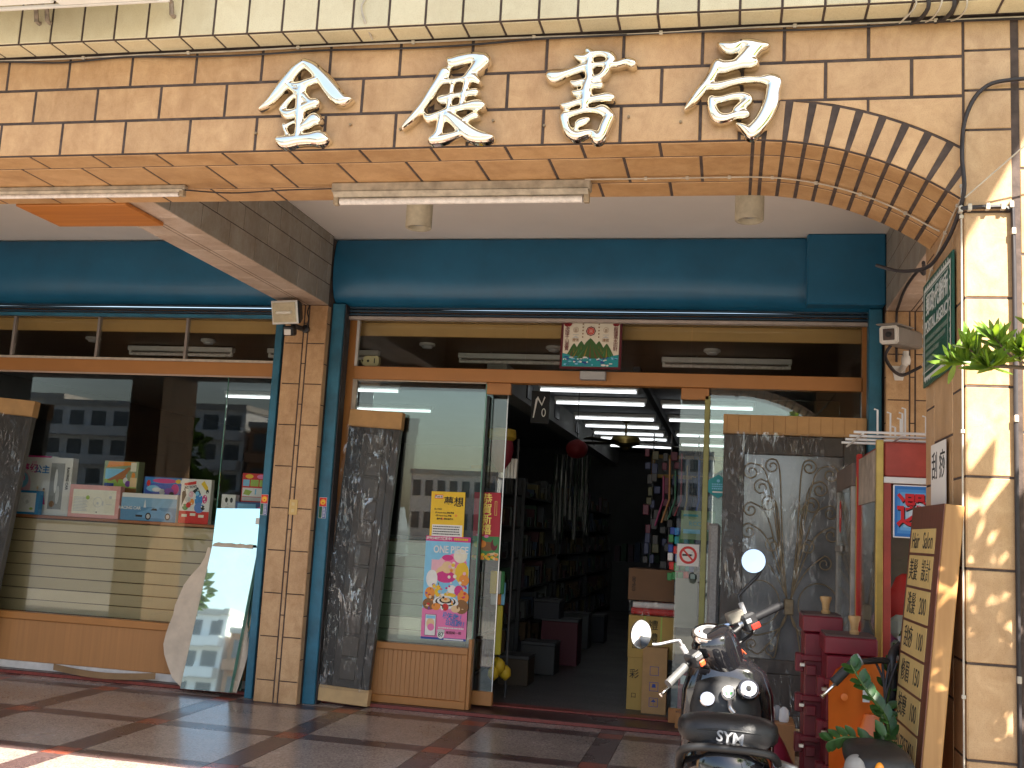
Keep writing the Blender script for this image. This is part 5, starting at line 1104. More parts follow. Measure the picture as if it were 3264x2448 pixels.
MB().cbox(C0[0] - .035, C0[0] + .035, .004, .030, C0[1] - .06, C0[1] + .06, .006).build('collar', IR, ID)
MB().cbox(-.008, w + .008, -.012, .07, 2.345, h, .004).build('cardboard_cap', CARD, ID)
for k in range(12): MB().box(.02 + k * .09, .023 + k * .09, -.0135, -.0122, 2.36, h - .01).build('cap_crease', BRN, ID)
MB().cbox(-.008, w + .008, -.012, .07, 0, .13, .004).build('cardboard_foot', CARDL, ID)
rk = random.Random(9); rows = []
for i in range(41):
    v = i / 40; rows.append([(-.012 + (w + .024) * j / 18, -.020 - abs(.024 * math.sin(13 * v + 4 * j / 18) * math.sin(8 * j / 18 + 5 * v)) - rk.uniform(0, .007), .11 + 2.25 * v + rk.uniform(-.004, .004)) for j in range(19)])
MB().grid(rows).build('plastic_wrap', wrap_mat('thin_plastic_film', (.93, .93, .93), .8, 1.8), ID, 35)

# ------------------------------------------------------------------ cartons and goods inside the doorway
KG = 'cartons stacked inside the doorway'
def fragile(u, v): return [(NAV, rect(u, v, u + .075, v + .075)), (CARD, rect(u + .004, v + .004, u + .071, v + .071))]
carton('yellow_carton', 'tall ochre carton with printed characters at the bottom of the stack', 'carton', 1.105, 1.30, 4.92, .30, .031, .475, M('ochre_card', (.46, .30, .085), .8, var=.08), [(LIM, rect(.13, 0, .142, .444))], [('彩', .085, INK, .06, .30, {}), ('口', .05, INK, .06, .12, {})], KG)
carton('yellow_carton', 'wide ochre carton with printed characters under the wrapped bundle', 'carton', 1.10, 1.50, 4.92, .32, .476, .835, MATS['ochre_card'], [(LIM, rect(.135, 0, .147, .359)), (LIM, rect(.28, 0, .292, .359))], [('禮', .09, INK, .215, .28, {}), ('禮', .09, INK, .215, .17, {}), ('吉', .06, INK, .06, .10, {})], KG)
carton('plain_carton', 'tall plain carton with blue handling marks in front of the ochre ones', 'carton', 1.245, 1.455, 4.78, .13, .031, .585, CARD, [q for v in (.06, .19, .32) for q in fragile(.065, v)] + [(NAV, [(.085, .22), (.12, .22), (.115, .25), (.09, .25)]), (NAV, [(.08, .10), (.125, .10), (.103, .125)]), (NAV, rect(.101, .07, .104, .10))], (), KG)
carton('brown_carton', 'large dark brown carton on top of the wrapped bundle', 'carton', 1.08, 1.56, 4.97, .35, .965, 1.24, M('dark_card', (.17, .09, .045), .85, var=.1), [(INK, rect(.40, .06, .44, .20))], [('076-00', .045, INK, .05, .14, {'rot': 90})], KG)
wbn = thing('wrapped_bundle', 'red and white bundle in clear plastic between the cartons', 'bundle', (1.3, 4.95, .836))
for k in range(5): MB().tube([(1.12, 4.93 + .06 * k, .872), (1.56, 4.93 + .06 * k, .872)], .030, 8).build('roll', [RED, PAPERW, RED, PAPERW, RED][k], wbn, 60)
for k in range(4): MB().tube([(1.13 + .02 * k, 4.95 + .06 * k, .926), (1.55, 4.95 + .06 * k, .926)], .028, 8).build('roll', [PAPERW, RED, PAPERW, MAG][k], wbn, 60)
MB().grid([[(1.10 + .05 * j, 4.885 - .01 * math.sin(j * 2.1 + i), .838 + .031 * i + .004 * math.sin(j * 3)) for j in range(10)] for i in range(5)]).build('plastic_wrap', WRAP, wbn, 35)
# wooden box by the threshold
wbx = carton('wooden_box', 'small orange wooden box with a round knob beside the doorway', 'box', 1.56, 1.74, 4.20, .12, .034, .155, BROWN); MB().lathe([(.016, 0), (.018, .012), (.010, .02)], 14, T=TR(1.61, 4.20, .095) @ RX(90)).build('knob', STEEL, wbx, 40)
# hanging packs behind the sliding door
hp = thing('hanging_packs', 'strip of glittering blue and red packs hanging behind the no smoking sticker', 'packs', (1.58, 4.45, 1.2)); rk = random.Random(4)
for k in range(30):
    x = 1.45 + (k % 5) * .045 + rk.uniform(-.01, .01); z = 1.18 + (k // 5) * .075 + rk.uniform(-.01, .01)
    MB().cbox(x, x + .042, 4.47 + rk.uniform(0, .03), 4.505 + rk.uniform(0, .02), z, z + .065, .006).build('pack', rk.choice([GRN, NAV, RED, BLU, TEL, WHT, MAG]), hp)
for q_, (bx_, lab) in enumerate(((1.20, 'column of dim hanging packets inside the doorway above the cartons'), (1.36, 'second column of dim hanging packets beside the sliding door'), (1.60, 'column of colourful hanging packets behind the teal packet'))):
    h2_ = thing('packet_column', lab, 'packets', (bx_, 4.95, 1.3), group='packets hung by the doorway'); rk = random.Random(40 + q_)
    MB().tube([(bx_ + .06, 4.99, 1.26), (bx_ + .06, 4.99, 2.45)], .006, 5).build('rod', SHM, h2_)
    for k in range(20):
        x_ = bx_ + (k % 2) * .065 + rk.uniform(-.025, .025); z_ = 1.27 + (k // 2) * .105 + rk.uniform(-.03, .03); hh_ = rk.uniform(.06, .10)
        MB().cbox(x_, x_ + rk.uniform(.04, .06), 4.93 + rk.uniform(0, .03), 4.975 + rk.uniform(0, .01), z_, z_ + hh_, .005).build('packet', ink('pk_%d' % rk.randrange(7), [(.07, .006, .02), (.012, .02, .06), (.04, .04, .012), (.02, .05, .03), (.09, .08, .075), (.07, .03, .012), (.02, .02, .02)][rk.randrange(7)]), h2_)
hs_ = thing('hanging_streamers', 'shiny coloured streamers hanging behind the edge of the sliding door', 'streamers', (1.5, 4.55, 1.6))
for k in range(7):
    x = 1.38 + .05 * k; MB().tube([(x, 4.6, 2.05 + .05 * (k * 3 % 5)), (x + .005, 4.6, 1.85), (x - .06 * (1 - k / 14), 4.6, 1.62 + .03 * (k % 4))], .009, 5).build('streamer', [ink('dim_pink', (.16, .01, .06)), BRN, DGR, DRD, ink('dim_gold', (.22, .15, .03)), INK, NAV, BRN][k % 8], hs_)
rcp = thing('teal_packet', 'pale green packet with teal lettering on the sliding door', 'packet', (1.68, 4.36, 1.55))
MB().cbox(1.55, 1.83, 4.365, 4.38, 1.52, 1.76, .004).build('packet_body', ink('packet_green', (.30, .36, .16)), rcp); F = frame((1.55, 4.3645, 1.52), (1, 0, 0), (0, 0, 1)); printed(rcp, F, [(TEL, rect(.02, .19, .14, .21)), (CYN, rect(.02, .05, .16, .085)), (ORA, ell(.22, .12, .05, .03))]); text('RCC77', .05, TEL, rcp, F @ TR(.14, .13, .002))
gp = thing('grey_sheet', 'hanging sheet of beige card below the packs', 'card', (1.58, 4.4, .7)); MB().box(1.52, 1.70, 4.42, 4.425, .80, 1.20).build('sheet', M('beige_card', (.26, .23, .19), .8), gp)
rdb = carton('red_carton', 'red carton standing behind the sliding door near the threshold', 'carton', 1.56, 1.86, 4.55, .25, .031, .42, ink('carton_red', (.30, .02, .03)), [(PAPERW, rect(.02, .30, .12, .37))])
bk = thing('bubble_wrap_roll', 'long grey bubble wrapped post beside the iron door', 'bundle', (1.80, 4.08, .033)); MB().cbox(1.785, 1.875, 4.07, 4.14, .034, 1.66, .02).build('wrap', M('bubble_wrap', (.30, .29, .28), .35, var=.3, vs=60, bump=.8, bs=90), bk)
# things dangling by the left sliding door
tg = thing('goods_rack', 'tall rack of hanging goods behind the red banner', 'rack', (-.12, 4.75, 0))
MB().tube([(.02, 4.95, .03), (.02, 4.95, 2.35)], .012, 8).build('pole', SHM, tg, 60)
for k in range(5): MB().cbox(-.10 + .03 * k, -.075 + .03 * k, 4.80, 4.83, 1.98, 2.16, .004).build('white_tag', PAPERW, tg)
for k in range(6): MB().cbox(-.12 + .03 * (k % 3), -.06 + .03 * (k % 3), 4.70 + .02 * k, 4.73 + .02 * k, .95 - .1 * (k // 3), 1.15 - .1 * (k // 3), .006).build('packet', [YEL, WHT, GRN, LGR, ORA, CYN][k], tg)
for k in range(5): MB().lathe([(.01, 0), (.05, .04), (.045, .10), (.012, .13)], 10, T=TR(-.05 + .045 * (k % 3), 4.72 + .05 * k, .20 + .06 * (k % 2))).build('yellow_pouch', ink('pouch_yellow', (.62, .40, .02)), tg, 50)
MB().cbox(-.06, .00, 4.74, 4.77, .42, .85, .01).build('yellow_cloth', ink('cloth_yellow', (.60, .50, .05)), tg)
dh = thing('red_dancing_hat', 'dark red and gold festival hanging near the doorway top', 'decoration', (-.06, 4.6, 2.3))
MB().lathe([(.02, 2.02), (.09, 2.12), (.11, 2.22), (.10, 2.30), (.03, 2.34)], 16, T=TR(-.06, 4.6, 0)).build('red_body', ink('velvet', (.14, .008, .02)), dh, 50); MB().lathe([(.10, 2.30), (.13, 2.33), (.12, 2.40), (.04, 2.42)], 16, T=TR(-.06, 4.6, 0)).build('gold_brim', ink('brim', (.30, .20, .02)), dh, 50)
tn = thing('tinsel_curtain', 'dark glittering tinsel strands hanging behind the lantern', 'tinsel', (-.15, 9.4, 1.6)); rk = random.Random(31)
for k in range(22):
    x = -.36 + .022 * k; MB().tube([(x, 9.4 + rk.uniform(-.1, .1), 2.55), (x + rk.uniform(-.02, .02), 9.4, 2.1), (x, 9.4, 1.35 + rk.uniform(0, .4))], .010, 4).build('strand', [ink('tinsel_green', (.03, .05, .03), .2), STEEL, ink('tinsel_dark', (.02, .02, .02), .2)][k % 3], tn)
for q_ in range(6):
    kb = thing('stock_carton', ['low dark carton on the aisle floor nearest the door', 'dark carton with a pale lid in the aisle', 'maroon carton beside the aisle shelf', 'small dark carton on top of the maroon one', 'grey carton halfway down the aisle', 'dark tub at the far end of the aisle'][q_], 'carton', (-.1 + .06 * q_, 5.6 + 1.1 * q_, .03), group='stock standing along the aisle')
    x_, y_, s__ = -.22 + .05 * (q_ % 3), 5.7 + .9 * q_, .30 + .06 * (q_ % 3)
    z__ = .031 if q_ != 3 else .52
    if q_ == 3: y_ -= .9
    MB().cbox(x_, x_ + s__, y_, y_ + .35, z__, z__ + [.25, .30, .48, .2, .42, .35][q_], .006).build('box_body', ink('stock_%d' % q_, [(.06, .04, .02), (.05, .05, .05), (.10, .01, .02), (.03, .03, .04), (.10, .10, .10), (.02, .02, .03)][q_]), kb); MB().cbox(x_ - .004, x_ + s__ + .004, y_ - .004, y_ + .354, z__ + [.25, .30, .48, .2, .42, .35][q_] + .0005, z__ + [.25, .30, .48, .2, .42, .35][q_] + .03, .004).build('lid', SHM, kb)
cal = thing('hanging_sign', 'black hanging sign with white brush strokes inside the door head', 'sign', (.22, 4.9, 2.6)); MB().box(.13, .30, 4.9, 4.905, 2.50, 2.80).build('sheet', INK, cal); F = frame((.13, 4.8995, 2.50), (1, 0, 0), (0, 0, 1)); printed(cal, F, [(WHT, [(.02, .05), (.03, .05), (.06, .22), (.10, .16), (.13, .24), (.12, .25), (.10, .18), (.06, .25), (.04, .22)]), (WHT, ell(.12, .10, .02, .04)), (INK, ell(.12, .10, .012, .03))])

# ------------------------------------------------------------------ claw machines
CR = M('machine_red_paint', (.36, .055, .035), .45, var=.3, vs=5, bump=.15); CRs = M('stripe_red', (.45, .02, .012), .35, var=.2, vs=7); ALU = M('old_aluminium', (.36, .33, .29), .4, .6, var=.3, vs=9)
cm = thing('claw_machine', 'red claw machine with gold corner posts and a big red character sign', 'claw machine', (3.05, 1.65, 0))
x0, x1, y0, y1, H = 2.678, 3.48, 1.20, 2.08, 2.085
MB().cbox(x0 + .04, x1, y0 + .02, y1, .05, .80, .01).build('base_cabinet', CR, cm); MB().cbox(x0 + .04, x1 - .02, y0, y1, 1.905, H, .008).build('top_box', CR, cm)
MB().cbox(x0 + .038, x1 - .02, y0 - .004, y0 + .02, 1.872, 1.904, .003).build('white_trim', WHITEP, cm)
for x, y in ((x0, y0), (x1 - .035, y0)): MB().cbox(x, x + .036, y - .006, y + .036, .04, H + .01, .004).build('gold_post', GOLD, cm)
MB().cbox(x0, x0 + .03, y1 - .06, y1, .04, H, .004).build('striped_post', CRs, cm); MB().box(x0 - .002, x0 - .0002, y1 - .05, y1 - .044, .5, 1.95).build('stripe', GOLD, cm); MB().box(x0 - .002, x0 - .0002, y1 - .02, y1 - .014, .5, 1.95).build('stripe', GOLD, cm)
MB().box(x0 + .012, x0 + .016, y0 + .04, y1 - .065, .80, 1.95).build('side_glass', GLASS, cm); MB().box(x0 + .075, x1 - .04, y0 + .012, y0 + .016, .80, 1.50).build('front_glass', GLASS, cm)
MB().cbox(x0 + .037, x0 + .075, y0 + .002, y0 + .03, .80, 1.871, .003).build('front_frame', CR, cm)
MB().box(x0 + .008, x0 + .0115, y0 + .04, y1 - .065, 1.78, 2.05).build('torn_poster', M('torn_print', (.36, .30, .24), .6, var=.5, vs=9), cm)
MB().box(x1 - .03, x1 - .02, y0 + .05, y1, .80, 1.90).build('rear_panel', CR, cm); MB().box(x0 + .05, x1 - .04, y1 - .012, y1 - .004, .80, 1.90).build('back_panel', M('dim_mirror', (.25, .24, .22), .2, .5), cm)
F = frame((x0 + .085, y0 + .0035, 1.595), (1, 0, 0), (0, 0, 1)); MB().cbox(0, .60, 0, .27, -.01, .004, .003, T=F).build('sign_panel', WHT, cm)
gr = [(.02, .16, .48), (.06, .25, .58), (.14, .38, .66), (.28, .52, .72), (.45, .64, .76), (.62, .72, .77)]
printed(cm, F, [(ink('fade_%d' % k, c), rect(.006 + .014 * k, .006 + .016 * k, .594 - .026 * k, .264 - .016 * k)) for k, c in enumerate(gr)] + [(WHT, rect(.15, .115, .45, .155))], .0046)
text('選物', .185, INK, cm, F @ TR(.165, .124, .0072), bold=.0035, ext=.0004, sx=.80); text('選物', .185, ink('sign_red', (.58, .012, .018)), cm, F @ TR(.160, .130, .0085), bold=.003, ext=.001, sx=.80)
rk = random.Random(21)
for k in range(9):
    r = rk.uniform(.07, .11); c = rk.choice([RED, LPK, LGR, ink('plush_green', (.20, .26, .18)), PNK, CYN])
    MB().lathe([(.01, -r)] + [(r * math.cos(rad(a)), r * math.sin(rad(a))) for a in range(-70, 80, 20)] + [(.01, r)], 12, T=TR(2.80 + .13 * (k % 4), 1.32 + .16 * (k // 4) + .05 * (k % 2), .90 + .12 * (k // 3))).build('plush_toy', c, cm, 60)
MB().lathe([(.02, 1.05), (.09, 1.10), (.10, 1.22), (.05, 1.34), (.02, 1.36)], 12, T=TR(2.86, 1.42, .05)).build('plush_toy', RED, cm, 60)
for k in range(3): MB().cbox(2.77, 3.2, 1.28, 1.55, .82 + .13 * k, .94 + .13 * k, .03).build('pale_cushion', ink('cushion', (.52, .56, .46)), cm)
c2 = thing('prize_cabinet', 'narrow glass prize cabinet with aluminium frame behind the claw machine', 'cabinet', (2.95, 2.6, 0))
MB().cbox(2.665, 3.05, 2.14, 3.05, .04, .72, .01).build('base_cabinet', CR, c2); MB().cbox(2.66, 3.05, 2.14, 3.05, 1.90, 2.04, .006).build('top_box', M('dull_top', (.16, .12, .10), .6, var=.3), c2)
for y in (3.0, 2.15): MB().cbox(2.66, 2.69, y, y + .05, .72, 1.90, .003).build('frame_post', ALU, c2)
MB().box(2.666, 2.670, 2.21, 2.99, .72, 1.90).build('side_glass', GLASS, c2); MB().cbox(2.645, 2.66, 2.6, 2.95, 1.50, 1.54, .003).build('lock_bar', ALU, c2)
MB().box(3.03, 3.04, 2.15, 3.04, .721, 1.899).build('rear_panel', GREYP, c2); printed(c2, frame((2.6655, 2.95, 1.60), (0, -1, 0), (0, 0, 1)), [(RED, ell(.12, .13, .07, .11)), (WHT, rect(.11, .12, .14, .18))])
wr = thing('wire_rack', 'white wire display rack with hooks lying on the claw machine', 'rack', (2.85, 1.6, 2.1))
for y in (1.15, 1.35, 1.55, 1.75): MB().tube([(2.56, y, 2.125), (3.35, y, 2.125)], .007, 6).build('wire', WHITEP, wr)
for x in (2.6, 2.8, 3.0, 3.2): MB().tube([(x, 1.1, 2.112), (x, 1.85, 2.112)], .006, 6).build('wire', WHITEP, wr)
for k, (x, hgt) in enumerate(((2.69, .13), (2.76, .12), (2.79, .05), (2.805, .085), (2.82, .12), (2.84, .15), (2.93, .10), (3.0, .10))): MB().tube([(x, 1.25 + .04 * (k % 3), 2.125), (x, 1.25 + .04 * (k % 3), 2.125 + hgt), (x - .018, 1.25 + .04 * (k % 3), 2.13 + hgt)], .005, 6).build('hook', WHITEP, wr)

# ------------------------------------------------------------------ red lockers with wooden knobs
RL = M('red_lacquer', (.17, .008, .018), .4, var=.22, vs=7, bump=.1); KN = wood_mat('knob_wood', (.45, .26, .10), (.58, .36, .16), 'Z', 6); LIDM = M('dusty_lid', (.085, .05, .045), .75, var=.3, vs=10)
def red_locker(label, x0, y0, w, d, z1):
    t = thing('red_locker', label, 'locker', (x0 + w / 2, y0 + d / 2, 0), group='red lockers beside the iron door')
    MB().cbox(x0 + .012, x0 + w - .012, y0 + .012, y0 + d, .0, z1 - .10, .006).build('body', RL, t); MB().cbox(x0, x0 + w, y0, y0 + d, z1 - .095, z1 - .012, .006).build('lid', RL, t); MB().box(x0 + .006, x0 + w - .006, y0 + .006, y0 + d - .006, z1 - .0118, z1 - .004).build('lid_top', LIDM, t)
    for k in range(4):
        z = z1 - .24 - k * .2; MB().cbox(x0 - .004, x0 + w * .86, y0 - .012, y0 + .011, z, z + .030, .004).build('ledge', RL, t); MB().cbox(x0 + .02, x0 + .07, y0 - .02, y0 + .011, z - .07, z - .02, .004).build('hinge', RL, t); MB().cbox(x0 - .012, x0 + .014, y0 - .02, y0, z - .03, z - .01, .003).build('latch', STEEL, t)
        MB().cbox(x0 - .03, x0 + .011, y0 + .03, y0 + .10, z - .06, z + .03, .004).build('side_catch', RL, t)
    MB().lathe([(.022, 0), (.024, .012), (.017, .02), (.020, .05), (.030, .078), (.029, .088), (.012, .09)], 16, T=TR(x0 + w * .62, y0 + d * .45, z1 - .004)).build('knob', KN, t, 40)
red_locker('dark red locker with a wooden knob standing nearest the orange scooter', 2.405, .88, .245, .30, 1.115); red_locker('dark red locker with a wooden knob behind the other locker', 2.325, 1.22, .20, .28, 1.185)
pb = thing('pink_bag', 'crumpled dark pink plastic bag behind the black scooter', 'bag', (2.22, 1.7, 0)); rk = random.Random(5); rows = []
for i in range(9):
    v = i / 8; r = .16 * math.sin(math.pi * (.25 + .7 * v)) * (1 - .3 * v); rows.append([((r + rk.uniform(-.012, .012)) * math.cos(2 * math.pi * k / 14) + 2.24 - .05 * v, (r + rk.uniform(-.012, .012)) * math.sin(2 * math.pi * k / 14) + 1.75, .002 + .55 * v) for k in range(14)])
mb = MB(); mb.loft(rows); mb.build('bag_body', M('pink_film', (.34, .03, .06), .3, var=.2, vs=9), pb, 40)
lb = carton('low_shelf_box', 'low brown wooden box on the floor before the iron door', 'box', 2.02, 2.42, 3.2, .35, .0, .30, BROWNP)
mb = MB(); sj = thing('bag_of_bottles', 'clear bag of odds and ends on the low wooden box', 'bag', (2.22, 3.3, .30))
for k in range(7): MB().lathe([(.03, 0), (.035, .02), (.03, .08), (.012, .10)], 10, T=TR(2.08 + .045 * k, 3.3 + .03 * (k % 3), .301)).build('bottle', rk.choice([LGR, CYN, GREYP, WHT]), sj, 40)

# ------------------------------------------------------------------ black scooter
PBK = M('black_gloss_paint', (.008, .008, .010), .08, var=.1, coat=1.0, vs=20); SEATM = M('black_vinyl', (.013, .012, .013), .45, var=.25, vs=30, bump=.25, bs=160); MBK = M('matt_black_plastic', (.010, .010, .011), .5, var=.2, vs=25, bump=.1, bs=200); CHR = M('scooter_chrome', (.75, .75, .76), .12, 1., var=.1); ALM = M('cast_aluminium', (.50, .50, .51), .35, .9, var=.15, vs=20); TYRE = M('tyre_rubber', (.02, .02, .02), .8, var=.2); MGL = M('mirror_silver', (.92, .93, .95), .02, 1., var=0.)
def ring_(cx, cy, cz, rx, rz, n=20, p=2.4, tilt=0.):
    out = []
    for k in range(n):
        a = 2 * math.pi * k / n; c, s = math.cos(a), math.sin(a)
        x = rx * math.copysign(abs(c) ** (2 / p), c); z = rz * math.copysign(abs(s) ** (2 / p), s)
        out.append((cx + x, cy + tilt * z, cz + z))
    return out
def loft_y(secs, n=24, p=2.6, tilt=0.): return [ring_(*s, n=n, p=p, tilt=tilt) for s in secs]
def ellipsoid(T, rx, ry, rz, n=20):
    mb = MB(); mb.lathe([(.02, -.9998)] + [(math.cos(rad(a)), math.sin(rad(a))) for a in range(-80, 90, 10)] + [(.02, .9998)], n, T=T @ Matrix.Diagonal((rx, ry, rz, 1))); return mb
def wheel(t, x, y, r):
    mb = MB(); R_ = r - .045
    mb.tube([(x, y + R_ * math.cos(a), r + R_ * math.sin(a)) for a in [2 * math.pi * k / 32 for k in range(32)]], .046, 10, closed=True); ty = mb.build('wheel', TYRE, t, 60)
    MB().lathe([(.03, -.03), (R_ - .03, -.025), (R_ - .03, .025), (.03, .03)], 24, T=TR(x, y, r) @ RY(90)).build('rim', ALM, ty, 40)
sy = thing('black_scooter', 'glossy black scooter with round mirrors parked facing the doorway', 'scooter', (1.95, .2, 0))
wheel(sy, 1.96, -.12, .225); wheel(sy, 1.93, 1.17, .225)
# tail and body (sy_y, sy_z place the seat group)
def sq(x, y, z): return (x, -.125 + (y + .34) * .80, z + .040)
def sl_(secs): return [(*sq(*q[:3]), q[3], q[4]) for q in secs]
mb = MB(); mb.loft(loft_y(sl_([(1.965, -.50, .60, .03, .05), (1.96, -.46, .61, .10, .09), (1.955, -.34, .60, .165, .115), (1.955, -.10, .57, .185, .14), (1.955, .15, .53, .18, .17), (1.955, .32, .47, .165, .20), (1.955, .40, .42, .13, .18)]))[::-1]); mb.build('tail_body', PBK, sy, 60)
mb = MB(); mb.loft(loft_y(sl_([(1.96, -.335, .725, 0.066, .03), (1.96, -.32, .732, 0.165, .055), (1.958, -.25, .738, 0.196, .064), (1.955, -.10, .728, 0.204, .064), (1.955, .06, .700, 0.198, .060), (1.952, .18, .685, 0.165, .052), (1.950, .30, .680, 0.127, .045), (1.950, .385, .672, 0.077, .035), (1.95, .41, .665, 0.033, .015)]), p=3.0)[::-1]); mb.build('seat', SEATM, sy, 60)
MB().tube(fine([sq(*q) for q in [(1.785, -.18, .745), (1.790, -.30, .742), (1.96, -.338, .755), (2.13, -.30, .742), (2.135, -.18, .745)]], 5), .004, 6).build('seat_piping', MBK, sy, 60)
text('SYM', .056, M('seat_logo_grey', (.22, .22, .23), .5), sy, frame(sq(1.965, -.362, .728), (1, -.0, .02), (-.02, .30, 1)) @ Matrix(((1, .25, 0, 0), (0, 1, 0, 0), (0, 0, 1, 0), (0, 0, 0, 1))), bold=.0012, sx=1.05)
MB().tube(fine([sq(*q) for q in [(1.765, -.20, .58), (1.770, -.34, .64), (1.795, -.43, .685), (1.86, -.46, .70), (1.96, -.47, .703), (2.06, -.46, .70), (2.125, -.43, .685), (2.15, -.34, .64), (2.155, -.20, .58)]], 5), .016, 10).build('grab_rail', MBK, sy, 60)
for x in (2.145,): MB().tube([sq(x, -.36, .65), sq(x + (.05 if x > 2 else -.05) * .5, -.30, .635), sq(x + (.075 if x > 2 else -.075), -.29, .62)], .018, 8).build('rail_foot', ALM, sy, 60)
MB().cbox(1.86, 2.06, -.28, -.23, .57, .64, .02).build('tail_light', ink('lamp_red', (.35, .01, .01), .15), sy)
mb = MB(); mb.loft(loft_y([(1.955, .30, .30, .16, .08), (1.95, .55, .27, .155, .045), (1.945, .74, .28, .16, .06)])[::-1]); mb.build('floor_board', MBK, sy, 60)
# leg shield (front) and inner glove panel
sec = [(1.955, .80, .25, .17, .03), (1.955, .795, .45, .215, .05), (1.955, .78, .65, .222, .075), (1.952, .77, .82, .212, .09), (1.95, .775, .92, .180, .09), (1.948, .79, .985, .10, .06)]
mb = MB(); rings = []
for cx, cy, cz, rx, ry in sec: rings.append([(cx + rx * math.copysign(abs(math.cos(a)) ** .8, math.cos(a)), cy + ry * math.copysign(abs(math.sin(a)) ** .8, math.sin(a)), cz) for a in [2 * math.pi * k / 24 for k in range(24)]])
mb.loft(rings); mb.build('leg_shield', PBK, sy, 60)
mb = MB(); rings = []
for cx, cy, cz, rx, ry in [(1.945, .70, .44, .145, .05), (1.945, .685, .62, .165, .08), (1.945, .69, .76, .165, .085), (1.945, .71, .86, .140, .07), (1.945, .735, .91, .08, .04)]: rings.append([(cx + rx * math.cos(a), cy + ry * math.sin(a), cz) for a in [2 * math.pi * k / 24 for k in range(24)]])
mb.loft(rings); mb.build('glove_panel', MBK, sy, 60)
def disc(name, x, y, z, r, mat, T2=None, parent=sy):
    A = TR(x, y, z) @ RX(62); MB().lathe([(r * .2, -.02), (r, -.015), (r, .0), (r * .9, .004), (r * .05, .0045)], 24, T=A).build(name, mat, parent, 40); return A
disc('filler_cap', 1.862, .618, .800, .036, CHR); A = disc('badge_cap', 1.958, .605, .838, .033, PAPERW); printed(sy, A, ring(0, 0, .026, .029, INK, 20) + [(GRN, ell(0, 0, .017, .016, 12)), (PAPERW, rect(-.002, -.014, .002, .014)), (PAPERW, rect(-.014, .002, .014, .005))], .0050, 'badge_print')
A = disc('ignition_lock', 2.048, .612, .862, .041, CHR); MB().lathe([(.012, .005), (.012, .010), (.004, .011)], 14, T=A).build('keyhole', INK, sy, 40); MB().lathe([(.046, -.02), (.052, -.01), (.046, .0)], 24, T=A).build('lock_ring', PBK, sy, 40)
MB().tube(fine([(1.965, .60, .800), (1.968, .575, .775), (1.985, .57, .755)], 4), .012, 8).build('bag_hook', ALM, sy, 60)
# headset cowl, dial
A0 = Vector((1.862, .745, 1.085)); A1 = Vector((2.005, .80, .83)); dcw = (A0 - A1).normalized()
mb = MB(); Fq = dcw.to_track_quat('Z', 'Y').to_matrix().to_4x4(); rings = []
for t_, rx, ry in ((0, .070, .075), (.06, .082, .085), (.14, .095, .098), (.20, .108, .110), (.25, .112, .112), (.285, .104, .104), (.305, .080, .082), (.313, .045, .046)):
    rings.append([tuple(Matrix.Translation(A1) @ Fq @ Vector((rx * math.cos(a), ry * math.sin(a), t_))) for a in [2 * math.pi * k / 28 for k in range(28)]])
mb.loft(rings); mb.build('headset_cowl', PBK, sy, 60)
D = Matrix.Translation(A1 + dcw * .30 + Vector((0, -.015, .0))) @ (Vector((-.05, -.42, .9)).to_track_quat('Z', 'Y').to_matrix().to_4x4())
dl = MB().lathe([(.075, -.03), (.078, .0), (.072, .010), (.066, .012), (.02, .0125)], 28, T=D).build('speedometer', M('dial_face', (.30, .30, .31), .3, .3, var=.3, vs=40), sy, 40); MB().lathe([(.030, .0127), (.030, .0150), (.005, .0152)], 20, T=D).build('dial_centre', BLACKP, dl, 40)
printed(dl, D, ring(0, 0, .050, .060, WHT, 24)[2:14] + [(RED, rect(-.05, -.02, -.042, .0))], .0135, 'dial_marks', .00002)
MB().lathe([(.078, -.02), (.086, -.004), (.080, .012), (.072, .014)], 28, T=D, cap=False).build('dial_ring', CHR, sy, 50)
# handlebar: throttle side high and far, the other low and near
def grip_set(pts, gr0, gr1, sm, gripm):
    MB().tube(fine(pts, 5), .013, 10).build('handlebar', MBK, sy, 60)
    a, b = Vector(gr0), Vector(gr1); n = 9
    MB().tube([a + (b - a) * k / n for k in range(n + 1)], [.019 + (.0015 if k % 2 else 0) for k in range(n)] + [.021], 14).build('grip', gripm, sy, 50)
grip_set([(1.93, .79, 1.06), (1.985, .835, 1.10), (2.035, .865, 1.145), (2.07, .88, 1.163)], (2.075, .885, 1.165), (2.205, .950, 1.232), 1, M('grip_rubber', (.012, .012, .014), .65, var=.1, spec=.2))
grip_set([(1.86, .74, 1.03), (1.815, .685, 1.00), (1.785, .645, .965), (1.762, .625, .945)], (1.758, .620, .940), (1.682, .545, .862), 1, M('worn_grip', (.09, .09, .09), .5, var=.2, vs=30))
A = TR(2.045, .862, 1.150) @ RZ(22) @ RY(-26); MB().cbox(-.035, .035, -.040, .035, -.045, .040, .010, T=A).build('switch_box', BLACKP, sy); MB().cbox(-.012, .034, -.046, -.0402, -.040, -.012, .003, T=A).build('red_switch', ink('switch_red', (.60, .03, .02), .3), sy); MB().cbox(-.028, .0, -.047, -.0402, -.002, .020, .003, T=A).build('grey_switch', GREYP, sy)
A = TR(1.795, .650, .975) @ RZ(40) @ RY(-30); MB().cbox(-.035, .03, -.040, .035, -.035, .035, .010, T=A).build('switch_box', BLACKP, sy); MB().cbox(-.01, .022, -.048, -.0402, -.035, -.008, .004, T=A).build('red_switch', ink('switch_orange', (.75, .10, .03), .3), sy); MB().cbox(-.02, .022, -.047, -.0402, .0, .025, .003, T=A).build('grey_switch', ALM, sy)
